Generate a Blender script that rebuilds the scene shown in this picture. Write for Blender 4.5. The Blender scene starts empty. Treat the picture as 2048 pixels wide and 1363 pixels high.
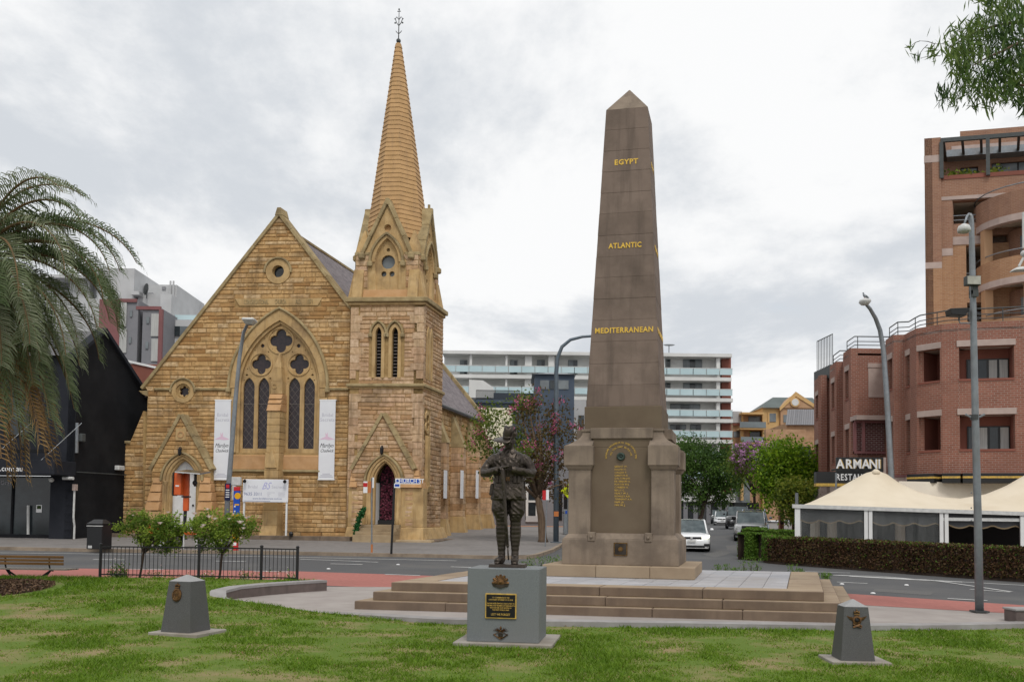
import bpy, bmesh, math, random
import numpy as np
from math import sin, cos, tan, pi, radians, sqrt, atan2, hypot
from mathutils import Vector, Matrix
S = bpy.context.scene
COL = S.collection
# ------------------------------------------------------------------ camera
F = 1900.0; HZ = 1035.0; PITCH = radians(2.8); ROLL = radians(0.7); H = 1.72
CYP = HZ - F * tan(PITCH)
cam_d = bpy.data.cameras.new('camera'); cam = bpy.data.objects.new('camera', cam_d); COL.objects.link(cam)
cam_d.sensor_width = 36; cam_d.lens = F / 2048 * 36; cam_d.shift_y = (CYP - 681.5) / 2048
cam_d.clip_start = 0.1; cam_d.clip_end = 6000
CM = Matrix.Rotation(pi / 2 + PITCH, 3, 'X') @ Matrix.Rotation(ROLL, 3, 'Z')
cam.matrix_world = Matrix.Translation((0, 0, H)) @ CM.to_4x4()
S.camera = cam
# ------------------------------------------------------------------ sky
SUN_EL = radians(56); SUN_AZ = radians(168)      # azimuth measured from +Y towards +X: behind the camera, slightly to the right
W = bpy.data.worlds.new('World'); S.world = W; W.use_nodes = True
def build_world():
 nt = W.node_tree; N = nt.nodes; L = nt.links; N.clear()
 out = N.new('ShaderNodeOutputWorld'); bg = N.new('ShaderNodeBackground'); L.new(bg.outputs[0], out.inputs[0])
 sky = N.new('ShaderNodeTexSky'); sky.sky_type = 'NISHITA'; sky.sun_disc = False
 sky.sun_elevation = SUN_EL; sky.sun_rotation = SUN_AZ
 sk = N.new('ShaderNodeMix'); sk.data_type = 'RGBA'; sk.blend_type = 'MULTIPLY'; sk.inputs[0].default_value = 1
 L.new(sky.outputs[0], sk.inputs[6]); sk.inputs[7].default_value = (0.17, 0.15, 0.14, 1)
 pale = N.new('ShaderNodeMix'); pale.data_type = 'RGBA'; pale.inputs[0].default_value = 0.45
 L.new(sk.outputs[2], pale.inputs[6]); pale.inputs[7].default_value = (0.70, 0.82, 0.93, 1)
 tc = N.new('ShaderNodeTexCoord'); sp = N.new('ShaderNodeSeparateXYZ'); L.new(tc.outputs['Generated'], sp.inputs[0])
 def math_(op, a, b=None, c=None):
  n = N.new('ShaderNodeMath'); n.operation = op
  for i, x in enumerate((a, b, c)):
   if x is None: continue
   if isinstance(x, (int, float)): n.inputs[i].default_value = x
   else: L.new(x, n.inputs[i])
  return n.outputs[0]
 zc = math_('ADD', math_('ABSOLUTE', sp.outputs[2]), 0.22)
 cb = N.new('ShaderNodeCombineXYZ')
 L.new(math_('DIVIDE', sp.outputs[0], zc), cb.inputs[0]); L.new(math_('DIVIDE', sp.outputs[1], zc), cb.inputs[1])
 def noise(scale, det, off, rough=.5, dist=0.0):
  mp = N.new('ShaderNodeMapping'); L.new(cb.outputs[0], mp.inputs[0]); mp.inputs[1].default_value = off
  mp.inputs[3].default_value = (1, .8, 1)
  n = N.new('ShaderNodeTexNoise'); n.inputs['Scale'].default_value = scale; n.inputs['Detail'].default_value = det
  n.inputs['Roughness'].default_value = rough; n.inputs['Distortion'].default_value = dist
  L.new(mp.outputs[0], n.inputs['Vector']); return n.outputs[0]
 def ramp(x, a, b):
  n = N.new('ShaderNodeMapRange'); n.interpolation_type = 'SMOOTHSTEP'; L.new(x, n.inputs[0])
  n.inputs[1].default_value = a; n.inputs[2].default_value = b; return n.outputs[0]
 cover = ramp(noise(1.15, 5, (1.2, 6.4, 0.0), .52), .26, .40)     # thin breaks of pale blue
 shade = ramp(noise(1.55, 9, (9.1, 6.3, 0.5), .62, .15), .35, .56)   # grey undersides
 cl = N.new('ShaderNodeMix'); cl.data_type = 'RGBA'; L.new(shade, cl.inputs[0])
 cl.inputs[6].default_value = (0.66, 0.695, 0.74, 1); cl.inputs[7].default_value = (0.97, 0.975, 0.98, 1)
 mx = N.new('ShaderNodeMix'); mx.data_type = 'RGBA'; L.new(cover, mx.inputs[0])
 L.new(pale.outputs[2], mx.inputs[6]); L.new(cl.outputs[2], mx.inputs[7])
 L.new(mx.outputs[2], bg.inputs[0]); bg.inputs[1].default_value = 1.0
build_world()
sun_d = bpy.data.lights.new('sun', 'SUN'); sun = bpy.data.objects.new('sun', sun_d); COL.objects.link(sun)
sun_d.energy = 1.5; sun_d.angle = radians(16); sun_d.color = (1, .96, .9)
_sd = Vector((sin(SUN_AZ) * cos(SUN_EL), cos(SUN_AZ) * cos(SUN_EL), sin(SUN_EL)))
sun.rotation_euler = _sd.to_track_quat('Z', 'Y').to_euler()
S.view_settings.view_transform = 'Standard'; S.view_settings.look = 'None'
S.view_settings.exposure = 0.0; S.view_settings.gamma = 1; S.view_settings.use_curve_mapping = False
# ------------------------------------------------------------------ picking points of the place
def ray(px, py):
 return CM @ Vector(((px - 1024) / F, (CYP - py) / F, -1))
def P(px, py, Y):
 d = ray(px, py); t = Y / d.y
 return Vector((d.x * t, Y, H + d.z * t))
def interp(x, xs, ys):
 return float(np.interp(x, xs, ys))
ZY = [(-50, -.3), (16.5, -.3), (17.1, .055), (28, .10), (43, .20), (50, .46), (59, .85), (70, 1.0), (110, 1.3), (200, 1.7), (3000, 1.7)]
ZX = [(-3000, 0), (7, 0), (20, -.2), (3000, -.2)]
def zg(x, y):
 return interp(y, *zip(*ZY)) + interp(x, *zip(*ZX)) * (1 if y < 43 else max(0, 1 - (y - 43) / 10))
def PG(px, py, dz=0.0, zf=zg):
 d = ray(px, py); lo, hi = 4.0, 400.0
 f = lambda Y: (H + d.z * Y / d.y) - (zf(d.x * Y / d.y, Y) + dz)
 a = lo
 for i in range(400):
  b = lo * (hi / lo) ** ((i + 1) / 400)
  if f(b) <= 0:
   for _ in range(30):
    m = (a + b) / 2
    if f(m) > 0: a = m
    else: b = m
   return Vector((d.x * b / d.y, b, H + d.z * b / d.y))
  a = b
 return P(px, py, hi)
class Frame:
 """plan frame: origin, u to the right, v away from the viewer"""
 def __init__(s, ox, oy, au=0.0, bv=None):
  s.o = Vector((ox, oy)); bv = au if bv is None else bv
  s.eu = Vector((cos(radians(au)), -sin(radians(au)))); s.ev = Vector((sin(radians(bv)), cos(radians(bv))))
 def T(s, u, v, z):
  p = s.o + s.eu * u + s.ev * v
  return Vector((p.x, p.y, z))
 def pick(s, px, py, v=0.0):
  d = ray(px, py); o = s.o + s.ev * v; e = s.eu
  det = -d.x * e.y + e.x * d.y
  t = (-o.x * e.y + e.x * o.y) / det
  q = Vector((d.x * t, d.y * t)) - o
  return (q.dot(e), H + d.z * t)
 def pickside(s, px, py, u=0.0):
  d = ray(px, py); o = s.o + s.eu * u; e = s.ev
  det = -d.x * e.y + e.x * d.y
  t = (-o.x * e.y + e.x * o.y) / det
  q = Vector((d.x * t, d.y * t)) - o
  return (q.dot(e), H + d.z * t)
# ------------------------------------------------------------------ objects
def tag(o, label=None, cat=None, group=None, kind=None):
 if label: o['label'] = label
 if cat: o['category'] = cat
 if group: o['group'] = group
 if kind: o['kind'] = kind
 return o
def thing(name, loc, label, cat, group=None):
 o = bpy.data.objects.new(name, None); COL.objects.link(o); o.location = loc; o.empty_display_size = .2
 return tag(o, label, cat, group)
def wloc(o):
 v = Vector((0, 0, 0))
 while o is not None:
  v = v + o.location; o = o.parent
 return v
def link_mesh(name, me, parent=None, mats=(), smooth=False, bevel=0, kind=None, label=None, seg=1):
 o = bpy.data.objects.new(name, me); COL.objects.link(o)
 if parent is not None: o.parent = parent
 if not isinstance(mats, (list, tuple)): mats = [mats]
 for m in mats: me.materials.append(m)
 if smooth and len(me.polygons): me.polygons.foreach_set('use_smooth', [True] * len(me.polygons))
 if bevel:
  b = o.modifiers.new('bevel', 'BEVEL'); b.width = bevel; b.segments = seg; b.limit_method = 'ANGLE'; b.angle_limit = radians(35)
 if kind: o['kind'] = kind
 if label: o['label'] = label
 return o
class MB:
 def __init__(s, T=None):
  s.v = []; s.f = []; s.m = []; s.r = []; s.T = T; s.uv = None
 def add(s, vs, fs, mi=0, rnd=0.5):
  n = len(s.v)
  s.v += [s.T(*p) if s.T else Vector(p) for p in vs]
  for f in fs:
   s.f.append([i + n for i in f]); s.m.append(mi); s.r.append(rnd)
  return s
 def box(s, x0, x1, y0, y1, z0, z1, mi=0, rnd=.5):
  v = [(x0, y0, z0), (x1, y0, z0), (x1, y1, z0), (x0, y1, z0), (x0, y0, z1), (x1, y0, z1), (x1, y1, z1), (x0, y1, z1)]
  return s.add(v, [(0, 3, 2, 1), (4, 5, 6, 7), (0, 1, 5, 4), (1, 2, 6, 5), (2, 3, 7, 6), (3, 0, 4, 7)], mi, rnd)
 def frustum(s, x0, x1, y0, y1, z0, X0, X1, Y0, Y1, z1, mi=0, rnd=.5):
  v = [(x0, y0, z0), (x1, y0, z0), (x1, y1, z0), (x0, y1, z0), (X0, Y0, z1), (X1, Y0, z1), (X1, Y1, z1), (X0, Y1, z1)]
  return s.add(v, [(0, 3, 2, 1), (4, 5, 6, 7), (0, 1, 5, 4), (1, 2, 6, 5), (2, 3, 7, 6), (3, 0, 4, 7)], mi, rnd)
 def prism(s, poly, y0, y1, mi=0, rnd=.5):
  """polygon in (x,z), extruded along y (y0 front, y1 back)"""
  n = len(poly)
  v = [(x, y0, z) for x, z in poly] + [(x, y1, z) for x, z in poly]
  f = [list(range(n)), list(range(2 * n - 1, n - 1, -1))] + [(i, i + n, (i + 1) % n + n, (i + 1) % n) for i in range(n)]
  return s.add(v, f, mi, rnd)
 def prismx(s, poly, x0, x1, mi=0, rnd=.5):
  """polygon in (y,z), extruded along x"""
  n = len(poly)
  v = [(x0, y, z) for y, z in poly] + [(x1, y, z) for y, z in poly]
  f = [list(range(n)), list(range(2 * n - 1, n - 1, -1))] + [(i, i + n, (i + 1) % n + n, (i + 1) % n) for i in range(n)]
  return s.add(v, f, mi, rnd)
 def slab(s, poly, z0, z1, mi=0, rnd=.5):
  n = len(poly)
  v = [(x, y, z0) for x, y in poly] + [(x, y, z1) for x, y in poly]
  f = [list(range(n - 1, -1, -1)), list(range(n, 2 * n))] + [(i, (i + 1) % n, (i + 1) % n + n, i + n) for i in range(n)]
  return s.add(v, f, mi, rnd)
 def band(s, outer, inner, y0, y1, mi=0, rnd=.5, closed=False):
  """strip between two polylines in (x,z) given thickness along y"""
  n = len(outer); v = []
  for (a, b), (c, d) in zip(outer, inner): v += [(a, y0, b), (c, y0, d), (a, y1, b), (c, y1, d)]
  f = []
  for i in range(n if closed else n - 1):
   a = 4 * i; b = 4 * ((i + 1) % n)
   f += [(a, a + 1, b + 1, b), (a + 2, b + 2, b + 3, a + 3), (a, b, b + 2, a + 2), (a + 1, a + 3, b + 3, b + 1)]
  if not closed: f += [(0, 2, 3, 1), (4 * n - 4, 4 * n - 3, 4 * n - 1, 4 * n - 2)]
  return s.add(v, f, mi, rnd)
 def lathe(s, prof, c=(0, 0, 0), n=12, mi=0, rnd=.5, rot=0, sx=1, sy=1, cap=True):
  v = []; f = []
  for r, z in prof:
   for k in range(n):
    a = 2 * pi * k / n + rot
    v.append((c[0] + r * cos(a) * sx, c[1] + r * sin(a) * sy, c[2] + z))
  for i in range(len(prof) - 1):
   for k in range(n):
    f.append((i * n + k, i * n + (k + 1) % n, (i + 1) * n + (k + 1) % n, (i + 1) * n + k))
  if cap: f.append(list(range(n - 1, -1, -1))); f.append(list(range((len(prof) - 1) * n, len(prof) * n)))
  return s.add(v, f, mi, rnd)
 def tube(s, pts, rad, n=6, mi=0, rnd=.5, sq=1.0):
  pts = [Vector(p) for p in pts]; m = len(pts)
  rad = [rad] * m if isinstance(rad, (int, float)) else rad
  v = []; f = []; up = Vector((0, 0, 1)); prev = None
  for i, p in enumerate(pts):
   d = (pts[min(i + 1, m - 1)] - pts[max(i - 1, 0)]).normalized()
   if prev is None:
    a = up.cross(d)
    if a.length < .05: a = Vector((1, 0, 0)).cross(d)
    if a.length < .05: a = Vector((0, 1, 0)).cross(d)
   else:
    a = prev - d * prev.dot(d)
   a.normalize(); prev = a; b = d.cross(a)
   for k in range(n):
    t = 2 * pi * k / n + pi / n
    v.append(p + a * (cos(t) * rad[i]) + b * (sin(t) * rad[i] * sq))
  for i in range(m - 1):
   for k in range(n):
    f.append((i * n + k, i * n + (k + 1) % n, (i + 1) * n + (k + 1) % n, (i + 1) * n + k))
  f.append(list(range(n - 1, -1, -1))); f.append(list(range((m - 1) * n, m * n)))
  return s.add(v, f, mi, rnd)
 def ball(s, c, r, n=8, mi=0, rnd=.5, sz=1.0):
  prof = [(max(.001, r * sin(pi * i / (n // 2 + 1))), -r * sz * cos(pi * i / (n // 2 + 1))) for i in range(n // 2 + 2)]
  return s.lathe(prof, c, n, mi, rnd)
 def mesh(s, off=Vector((0, 0, 0)), name='m'):
  me = bpy.data.meshes.new(name)
  me.from_pydata([tuple(p - off) for p in s.v], [], s.f)
  me.polygons.foreach_set('material_index', s.m)
  if any(r != .5 for r in s.r):
   a = me.attributes.new('rnd', 'FLOAT', 'FACE'); a.data.foreach_set('value', s.r)
  return me
 def build(s, name, mats, parent=None, smooth=False, bevel=0, kind=None, label=None, fix=True, auto=False):
  me = s.mesh(wloc(parent) if parent is not None else Vector((0, 0, 0)), name)
  if fix:
   bm = bmesh.new(); bm.from_mesh(me); bmesh.ops.recalc_face_normals(bm, faces=bm.faces); bm.to_mesh(me); bm.free()
  o = link_mesh(name, me, parent, mats, smooth, bevel, kind, label)
  if auto: me.set_sharp_from_angle(angle=radians(38))
  return o
 def solo(s, name, mats, label, cat, loc=None, group=None, **k):
  """one mesh that is a thing of its own, with its origin at its base"""
  loc = Vector(loc) if loc is not None else Vector((sum(p.x for p in s.v) / len(s.v), sum(p.y for p in s.v) / len(s.v), min(p.z for p in s.v)))
  for i, p in enumerate(s.v): s.v[i] = p - loc
  o = s.build(name, mats, None, **k); o.location = loc
  return tag(o, label, cat, group)
def dup(src, loc=None, label=None, parent=None, rz=None):
 c = src.copy(); COL.objects.link(c)
 if parent is not None: c.parent = parent
 if loc is not None: c.location = loc
 if rz is not None: c.rotation_euler[2] = rz
 if label: c['label'] = label
 for ch in list(src.children): dup(ch, parent=c)
 return c
DG = None
def eval_mesh(o):
 dg = bpy.context.evaluated_depsgraph_get(); dg.update()
 me = bpy.data.meshes.new_from_object(o.evaluated_get(dg))
 return me
def plate(outer, holes, d0, d1, T, uvscale=None):
 """flat wall of outline `outer` with holes, in (s,z), thickness from depth d0 to d1; T(s,d,z)->world. returns a MB-like mesh"""
 cu = bpy.data.curves.new('tmp', 'CURVE'); cu.dimensions = '2D'; cu.fill_mode = 'BOTH'
 for ring in [outer] + list(holes):
  sp = cu.splines.new('POLY'); sp.points.add(len(ring) - 1); sp.use_cyclic_u = True
  for p, (x, z) in zip(sp.points, ring): p.co = (x, z, 0, 1)
 cu.extrude = abs(d1 - d0) / 2
 o = bpy.data.objects.new('tmp', cu); COL.objects.link(o)
 me = eval_mesh(o); bpy.data.objects.remove(o); bpy.data.curves.remove(cu)
 loc = [v.co.copy() for v in me.vertices]
 while me.uv_layers: me.uv_layers.remove(me.uv_layers[0])
 uv = me.uv_layers.new(name='uv'); dm = (d0 + d1) / 2
 for lp in me.loops:
  c = loc[lp.vertex_index]; uv.data[lp.index].uv = (c.x + c.z, c.y)
 for v in me.vertices:
  c = loc[v.index]; v.co = T(c.x, dm + c.z, c.y)
 me.materials.clear()
 return me
def rect_wall(name, s0, s1, z0, z1, holes, d0, d1, T, m, parent):
 """wall with rectangular openings (a, b, za, zb) built on a grid, with reveals"""
 xs = sorted(set([s0, s1] + [v for h in holes for v in h[:2]])); zs = sorted(set([z0, z1] + [v for h in holes for v in h[2:]]))
 nx, nz = len(xs) - 1, len(zs) - 1
 solid = lambda i, j: 0 <= i < nx and 0 <= j < nz and not any(a < (xs[i] + xs[i + 1]) / 2 < b and c < (zs[j] + zs[j + 1]) / 2 < d for a, b, c, d in holes)
 V = []; Fc = []; UV = []
 def quad(ps):
  n = len(V)
  for s_, d_, z_ in ps: V.append(T(s_, d_, z_)); UV.append((s_ + d_, z_))
  Fc.append((n, n + 1, n + 2, n + 3))
 for i in range(nx):
  for j in range(nz):
   if not solid(i, j): continue
   a, b, c, d = xs[i], xs[i + 1], zs[j], zs[j + 1]
   quad([(a, d0, c), (b, d0, c), (b, d0, d), (a, d0, d)]); quad([(b, d1, c), (a, d1, c), (a, d1, d), (b, d1, d)])
   if not solid(i - 1, j): quad([(a, d1, c), (a, d0, c), (a, d0, d), (a, d1, d)])
   if not solid(i + 1, j): quad([(b, d0, c), (b, d1, c), (b, d1, d), (b, d0, d)])
   if not solid(i, j - 1): quad([(a, d1, c), (b, d1, c), (b, d0, c), (a, d0, c)])
   if not solid(i, j + 1): quad([(a, d0, d), (b, d0, d), (b, d1, d), (a, d1, d)])
 off = wloc(parent); me = bpy.data.meshes.new(name); me.from_pydata([tuple(v - off) for v in V], [], Fc); uv = me.uv_layers.new(name='uv')
 for lp in me.loops: uv.data[lp.index].uv = UV[lp.vertex_index]
 return link_mesh(name, me, parent, m)
def plate_obj(name, outer, holes, d0, d1, T, mats, parent=None, bevel=0, kind=None):
 me = plate(outer, holes, d0, d1, T)
 off = wloc(parent) if parent is not None else Vector((0, 0, 0))
 for v in me.vertices: v.co = v.co - off
 bm = bmesh.new(); bm.from_mesh(me); bmesh.ops.remove_doubles(bm, verts=bm.verts, dist=1e-4); bmesh.ops.recalc_face_normals(bm, faces=bm.faces); bm.to_mesh(me); bm.free()
 return link_mesh(name, me, parent, mats, False, bevel, kind)
def text_mesh(txt, size, depth=.01, bold=0.0, align='CENTER', space=1.0, shear=0.0, sx=1.0):
 cu = bpy.data.curves.new('tmp', 'FONT'); cu.body = txt; cu.size = size; cu.extrude = depth / 2; cu.offset = bold
 cu.align_x = align; cu.align_y = 'CENTER'; cu.space_character = space; cu.shear = shear; cu.resolution_u = 2
 o = bpy.data.objects.new('tmp', cu); COL.objects.link(o)
 me = eval_mesh(o); bpy.data.objects.remove(o); bpy.data.curves.remove(cu)
 me.materials.clear()
 if sx != 1:
  for v in me.vertices: v.co.x *= sx
 return me
def text_obj(name, txt, size, T, mat_, parent=None, at=(0, 0), d=0.0, label=None, **k):
 """T(s, d, z) -> world; letters stand on the surface at depth d"""
 me = text_mesh(txt, size, **k); off = wloc(parent) if parent is not None else Vector((0, 0, 0))
 for v in me.vertices: v.co = T(at[0] + v.co.x, d - v.co.z, at[1] + v.co.y) - off
 return link_mesh(name, me, parent, mat_, label=label)
def circle(cx, cz, r, n=20, a0=0.0):
 return [(cx + r * cos(a0 + 2 * pi * k / n), cz + r * sin(a0 + 2 * pi * k / n)) for k in range(n)]
def foil(cx, cz, r, k=4, rl=.52, n=7, a0=0.0):
 """k-lobed opening"""
 pts = []
 for i in range(k):
  a = a0 + 2 * pi * i / k; ox, oz = cx + r * (1 - rl) * cos(a), cz + r * (1 - rl) * sin(a); sp = pi / 2 + pi / k - math.acos(min(1.0, (1 - rl) * sin(pi / k) / rl))
  for j in range(n):
   t = a - sp + 2 * sp * j / (n - 1)
   pts.append((ox + r * rl * cos(t), oz + r * rl * sin(t)))
 return pts
def arch(cx, half, spring, apex, n=8):
 """pointed arch polyline from left spring over the apex to right spring"""
 h = apex - spring; R = (half * half + h * h) / (2 * half); L = []
 a1 = atan2(h, R - half)
 for i in range(n + 1):
  t = a1 * i / n; L.append((cx - half + R - R * cos(t), spring + R * sin(t)))
 return L + [(2 * cx - x, z) for x, z in reversed(L[:-1])]
def lancet(cx, half, z0, spring, apex, n=6):
 return [(cx - half, z0)] + arch(cx, half, spring, apex, n) + [(cx + half, z0)]
# ------------------------------------------------------------------ materials
M = {}
def lin(h):
 return h
def mat(name, c1, c2=None, rough=.8, scale=4.0, detail=5, bump=0.0, bscale=None, metal=0.0, spec=.3, pal=None, stain=None, sscale=.6,
  stretch=None, alpha=1.0, trans=0.0, coat=0.0, uv=False, brick=None, contrast=(.35, .65), emit=None, ior=1.45, streak=None, sub=0.0):
 m = bpy.data.materials.new(name); m.use_nodes = True; nt = m.node_tree; N = nt.nodes; L = nt.links
 b = N['Principled BSDF']; b.inputs['Roughness'].default_value = rough; b.inputs['Metallic'].default_value = metal
 b.inputs['Specular IOR Level'].default_value = spec; b.inputs['IOR'].default_value = ior
 b.inputs['Coat Weight'].default_value = coat; b.inputs['Transmission Weight'].default_value = trans; b.inputs['Alpha'].default_value = alpha
 tc = N.new('ShaderNodeTexCoord'); co = tc.outputs['Object']
 if uv:
  un = N.new('ShaderNodeUVMap'); un.uv_map = 'uv'; co = un.outputs[0]
 if stretch:
  mp = N.new('ShaderNodeMapping'); L.new(co, mp.inputs[0]); mp.inputs[3].default_value = stretch; co2 = mp.outputs[0]
 else: co2 = co
 def mix(fac, a, c, mode='MIX'):
  n = N.new('ShaderNodeMix'); n.data_type = 'RGBA'; n.blend_type = mode
  if isinstance(fac, (int, float)): n.inputs[0].default_value = fac
  else: L.new(fac, n.inputs[0])
  for i, x in ((6, a), (7, c)):
   if isinstance(x, tuple): n.inputs[i].default_value = (*x[:3], 1)
   else: L.new(x, n.inputs[i])
  return n.outputs[2]
 def nz(vec, sc, de, lo=None, hi=None, ro=.55):
  n = N.new('ShaderNodeTexNoise'); L.new(vec, n.inputs['Vector']); n.inputs['Scale'].default_value = sc
  n.inputs['Detail'].default_value = de; n.inputs['Roughness'].default_value = ro
  if lo is None: return n.outputs[0]
  r = N.new('ShaderNodeMapRange'); L.new(n.outputs[0], r.inputs[0]); r.inputs[1].default_value = lo; r.inputs[2].default_value = hi
  return r.outputs[0]
 col = c1; hgt = None
 if pal:
  at = N.new('ShaderNodeAttribute'); at.attribute_name = 'rnd'
  cr = N.new('ShaderNodeValToRGB'); cr.color_ramp.interpolation = 'LINEAR'; e = cr.color_ramp.elements
  while len(e) < len(pal): e.new(.5)
  for i, c in enumerate(pal): e[i].position = i / (len(pal) - 1); e[i].color = (*c, 1)
  L.new(at.outputs['Fac'], cr.inputs[0]); col = cr.outputs[0]
  if c2 is not None: col = mix(nz(co2, scale, detail, *contrast), col, mix(.55, col, c2))
 elif brick:
  bt = N.new('ShaderNodeTexBrick'); L.new(co, bt.inputs['Vector'])
  bt.inputs['Color1'].default_value = (*c1, 1); bt.inputs['Color2'].default_value = (*c2, 1); bt.inputs['Mortar'].default_value = (*brick['mortar'], 1)
  bt.inputs['Scale'].default_value = 1; bt.inputs['Mortar Size'].default_value = brick.get('ms', .006); bt.inputs['Mortar Smooth'].default_value = .2
  bt.inputs['Brick Width'].default_value = brick.get('w', .24); bt.inputs['Row Height'].default_value = brick.get('h', .086); bt.inputs['Bias'].default_value = brick.get('bias', 0)
  if 'off' in brick: bt.offset = brick['off']
  col = mix(nz(co, 1.1, 6, .3, .7), bt.outputs[0], mix(.35, bt.outputs[0], brick.get('tint', (.2, .1, .07))))
  hgt = bt.outputs['Fac']
 elif c2 is not None:
  col = mix(nz(co2, scale, detail, *contrast), c1, c2)
 if stain:
  col = mix(nz(co, sscale, 7, .48, .72, .62), col, mix(.75, col, stain))
 if streak:
  mp2 = N.new('ShaderNodeMapping'); L.new(co, mp2.inputs[0]); mp2.inputs[3].default_value = (3.2, 3.2, .28)
  col = mix(nz(mp2.outputs[0], 1.6, 6, .5, .75, .6), col, mix(.7, col, streak))
 if isinstance(col, tuple): b.inputs['Base Color'].default_value = (*col[:3], 1)
 else: L.new(col, b.inputs['Base Color'])
 if bump:
  bn = N.new('ShaderNodeBump'); bn.inputs['Strength'].default_value = 1; bn.inputs['Distance'].default_value = bump
  if hgt is not None:
   iv = N.new('ShaderNodeMath'); iv.operation = 'SUBTRACT'; iv.inputs[0].default_value = 1; L.new(hgt, iv.inputs[1]); L.new(iv.outputs[0], bn.inputs['Height'])
  else: L.new(nz(co2, bscale or scale * 3, 6), bn.inputs['Height'])
  L.new(bn.outputs[0], b.inputs['Normal'])
 if emit:
  b.inputs['Emission Color'].default_value = (*emit[0], 1); b.inputs['Emission Strength'].default_value = emit[1]
 if sub:
  tr = N.new('ShaderNodeBsdfTranslucent'); ms = N.new('ShaderNodeMixShader'); ms.inputs[0].default_value = sub
  if isinstance(col, tuple): tr.inputs[0].default_value = (*col[:3], 1)
  else: L.new(col, tr.inputs[0])
  L.new(b.outputs[0], ms.inputs[1]); L.new(tr.outputs[0], ms.inputs[2]); L.new(ms.outputs[0], N['Material Output'].inputs[0])
 M[name] = m
 return m
mat('stone', (0.472, 0.309, 0.121), (0.315, 0.175, 0.060), .9, 7, 6, .012, 22, pal=[(0.361, 0.188, 0.071), (0.553, 0.336, 0.145), (0.638, 0.420, 0.204), (0.597, 0.378, 0.167), (0.703, 0.514, 0.300), (0.467, 0.263, 0.108)], stain=(0.136, 0.088, 0.045), sscale=.9, streak=(0.158, 0.098, 0.051))
mat('stone_tower', (.45, .3, .12), (.32, .18, .08), .9, 7, 6, .012, 22, pal=[(0.457, 0.265, 0.132), (0.589, 0.377, 0.216), (0.670, 0.489, 0.311), (0.589, 0.387, 0.252), (0.690, 0.510, 0.348), (0.487, 0.295, 0.156)], stain=(.17, .105, .055), sscale=.8, streak=(.19, .12, .065))
mat('trim', (.54, .375, .185), (.45, .295, .13), .85, 2.2, 6, .006, 30, stain=(.20, .13, .07), sscale=.9, streak=(.24, .155, .08))
mat('trim_red', (.54, .325, .165), (.47, .265, .12), .85, 2.5, 6, .004, 30, stain=(.30, .18, .09))
mat('coping', (.42, .33, .18), (.30, .22, .11), .9, 2, 6, .005, 20, stain=(.13, .10, .06), sscale=1.2)
mat('mortar', (.40, .27, .12), (.30, .19, .08), .95, 6, 4)
mat('spire_board', (0.508, 0.312, 0.146), (0.442, 0.269, 0.119), .75, 2.0, 4, stain=(0.348, 0.216, 0.108), sscale=.5, streak=(0.357, 0.226, 0.119))
mat('slate', (0.221, 0.189, 0.195), (0.130, 0.111, 0.117), .75, brick={'mortar': (0.065, 0.058, 0.065), 'w': .32, 'h': .16, 'ms': .012, 'tint': (0.325, 0.286, 0.286)}, bump=.01, uv=True)
mat('base_stone', (.20, .15, .11), (.13, .10, .075), .9, 2.2, 6, .006, 18, stain=(.06, .05, .04))
mat('step_stone', (.42, .32, .20), (.34, .25, .15), .9, 2.2, 6, .004, 18, stain=(.18, .13, .08))
mat('stained_glass', (.035, .022, .024), (.016, .012, .016), .25, 9, 2, spec=.5)
mat('lead', (.16, .14, .13), None, .5)
mat('glass', (.035, .045, .05), (.02, .024, .028), .08, 1.5, 2, spec=.6)
mat('glass_grey', (.19, .215, .225), (.12, .135, .145), .15, .7, 2, spec=.5)
mat('curtain', (.50, .50, .48), (.38, .38, .37), .8, 3, 2, stretch=(6, 6, .2))
mat('dark', (.010, .010, .011), None, .8)
mat('white_paint', (.74, .74, .73), (.68, .68, .67), .5, 3)
mat('white_door', (.72, .72, .72), (.64, .64, .64), .5, 3)
mat('trachyte', (0.203, 0.151, 0.122), (0.164, 0.122, 0.099), .82, 2.0, 6, .002, 60, pal=[(0.180, 0.134, 0.108), (0.209, 0.157, 0.128), (0.227, 0.172, 0.141)], stain=(0.090, 0.068, 0.054), sscale=.8, streak=(0.090, 0.068, 0.056))
mat('trachyte_dark', (.155, .118, .080), (.135, .10, .068), .8, 2.2, 5, .001, 60, stain=(.11, .082, .055))
mat('trachyte_pale', (0.252, 0.199, 0.152), (0.190, 0.150, 0.114), .85, 2.0, 6, .003, 50, stain=(0.123, 0.095, 0.076), sscale=1.0, streak=(0.104, 0.081, 0.067))
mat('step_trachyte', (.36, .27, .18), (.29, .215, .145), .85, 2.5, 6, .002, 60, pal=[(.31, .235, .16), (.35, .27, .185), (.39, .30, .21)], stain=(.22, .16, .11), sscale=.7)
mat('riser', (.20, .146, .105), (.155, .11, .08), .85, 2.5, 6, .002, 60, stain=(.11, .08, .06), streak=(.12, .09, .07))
mat('gold', (.80, .52, .07), (.62, .38, .05), .45, 20, 2, metal=.0, spec=.5)
mat('gold_worn', (.62, .40, .08), (.40, .27, .08), .5, 12, 3)
mat('bronze', (.058, .048, .041), (.088, .072, .059), .40, 5, 5, .002, 40, metal=.75, stain=(.032, .025, .021), sscale=4)
mat('bronze_gold', (.22, .125, .045), (.10, .06, .028), .4, 18, 4, metal=.8)
mat('bronze_badge', (.19, .10, .04), (.075, .045, .025), .42, 25, 4, metal=.75)
mat('verdigris', (.06, .085, .07), (.03, .045, .04), .5, 14, 3, metal=.4)
mat('plaque_black', (.012, .012, .012), None, .35)
mat('granite', (.205, .220, .226), (.125, .136, .142), .55, 260, 3, .0006, 200, contrast=(.42, .58), stain=(.19, .19, .185), sscale=.8)
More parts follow.
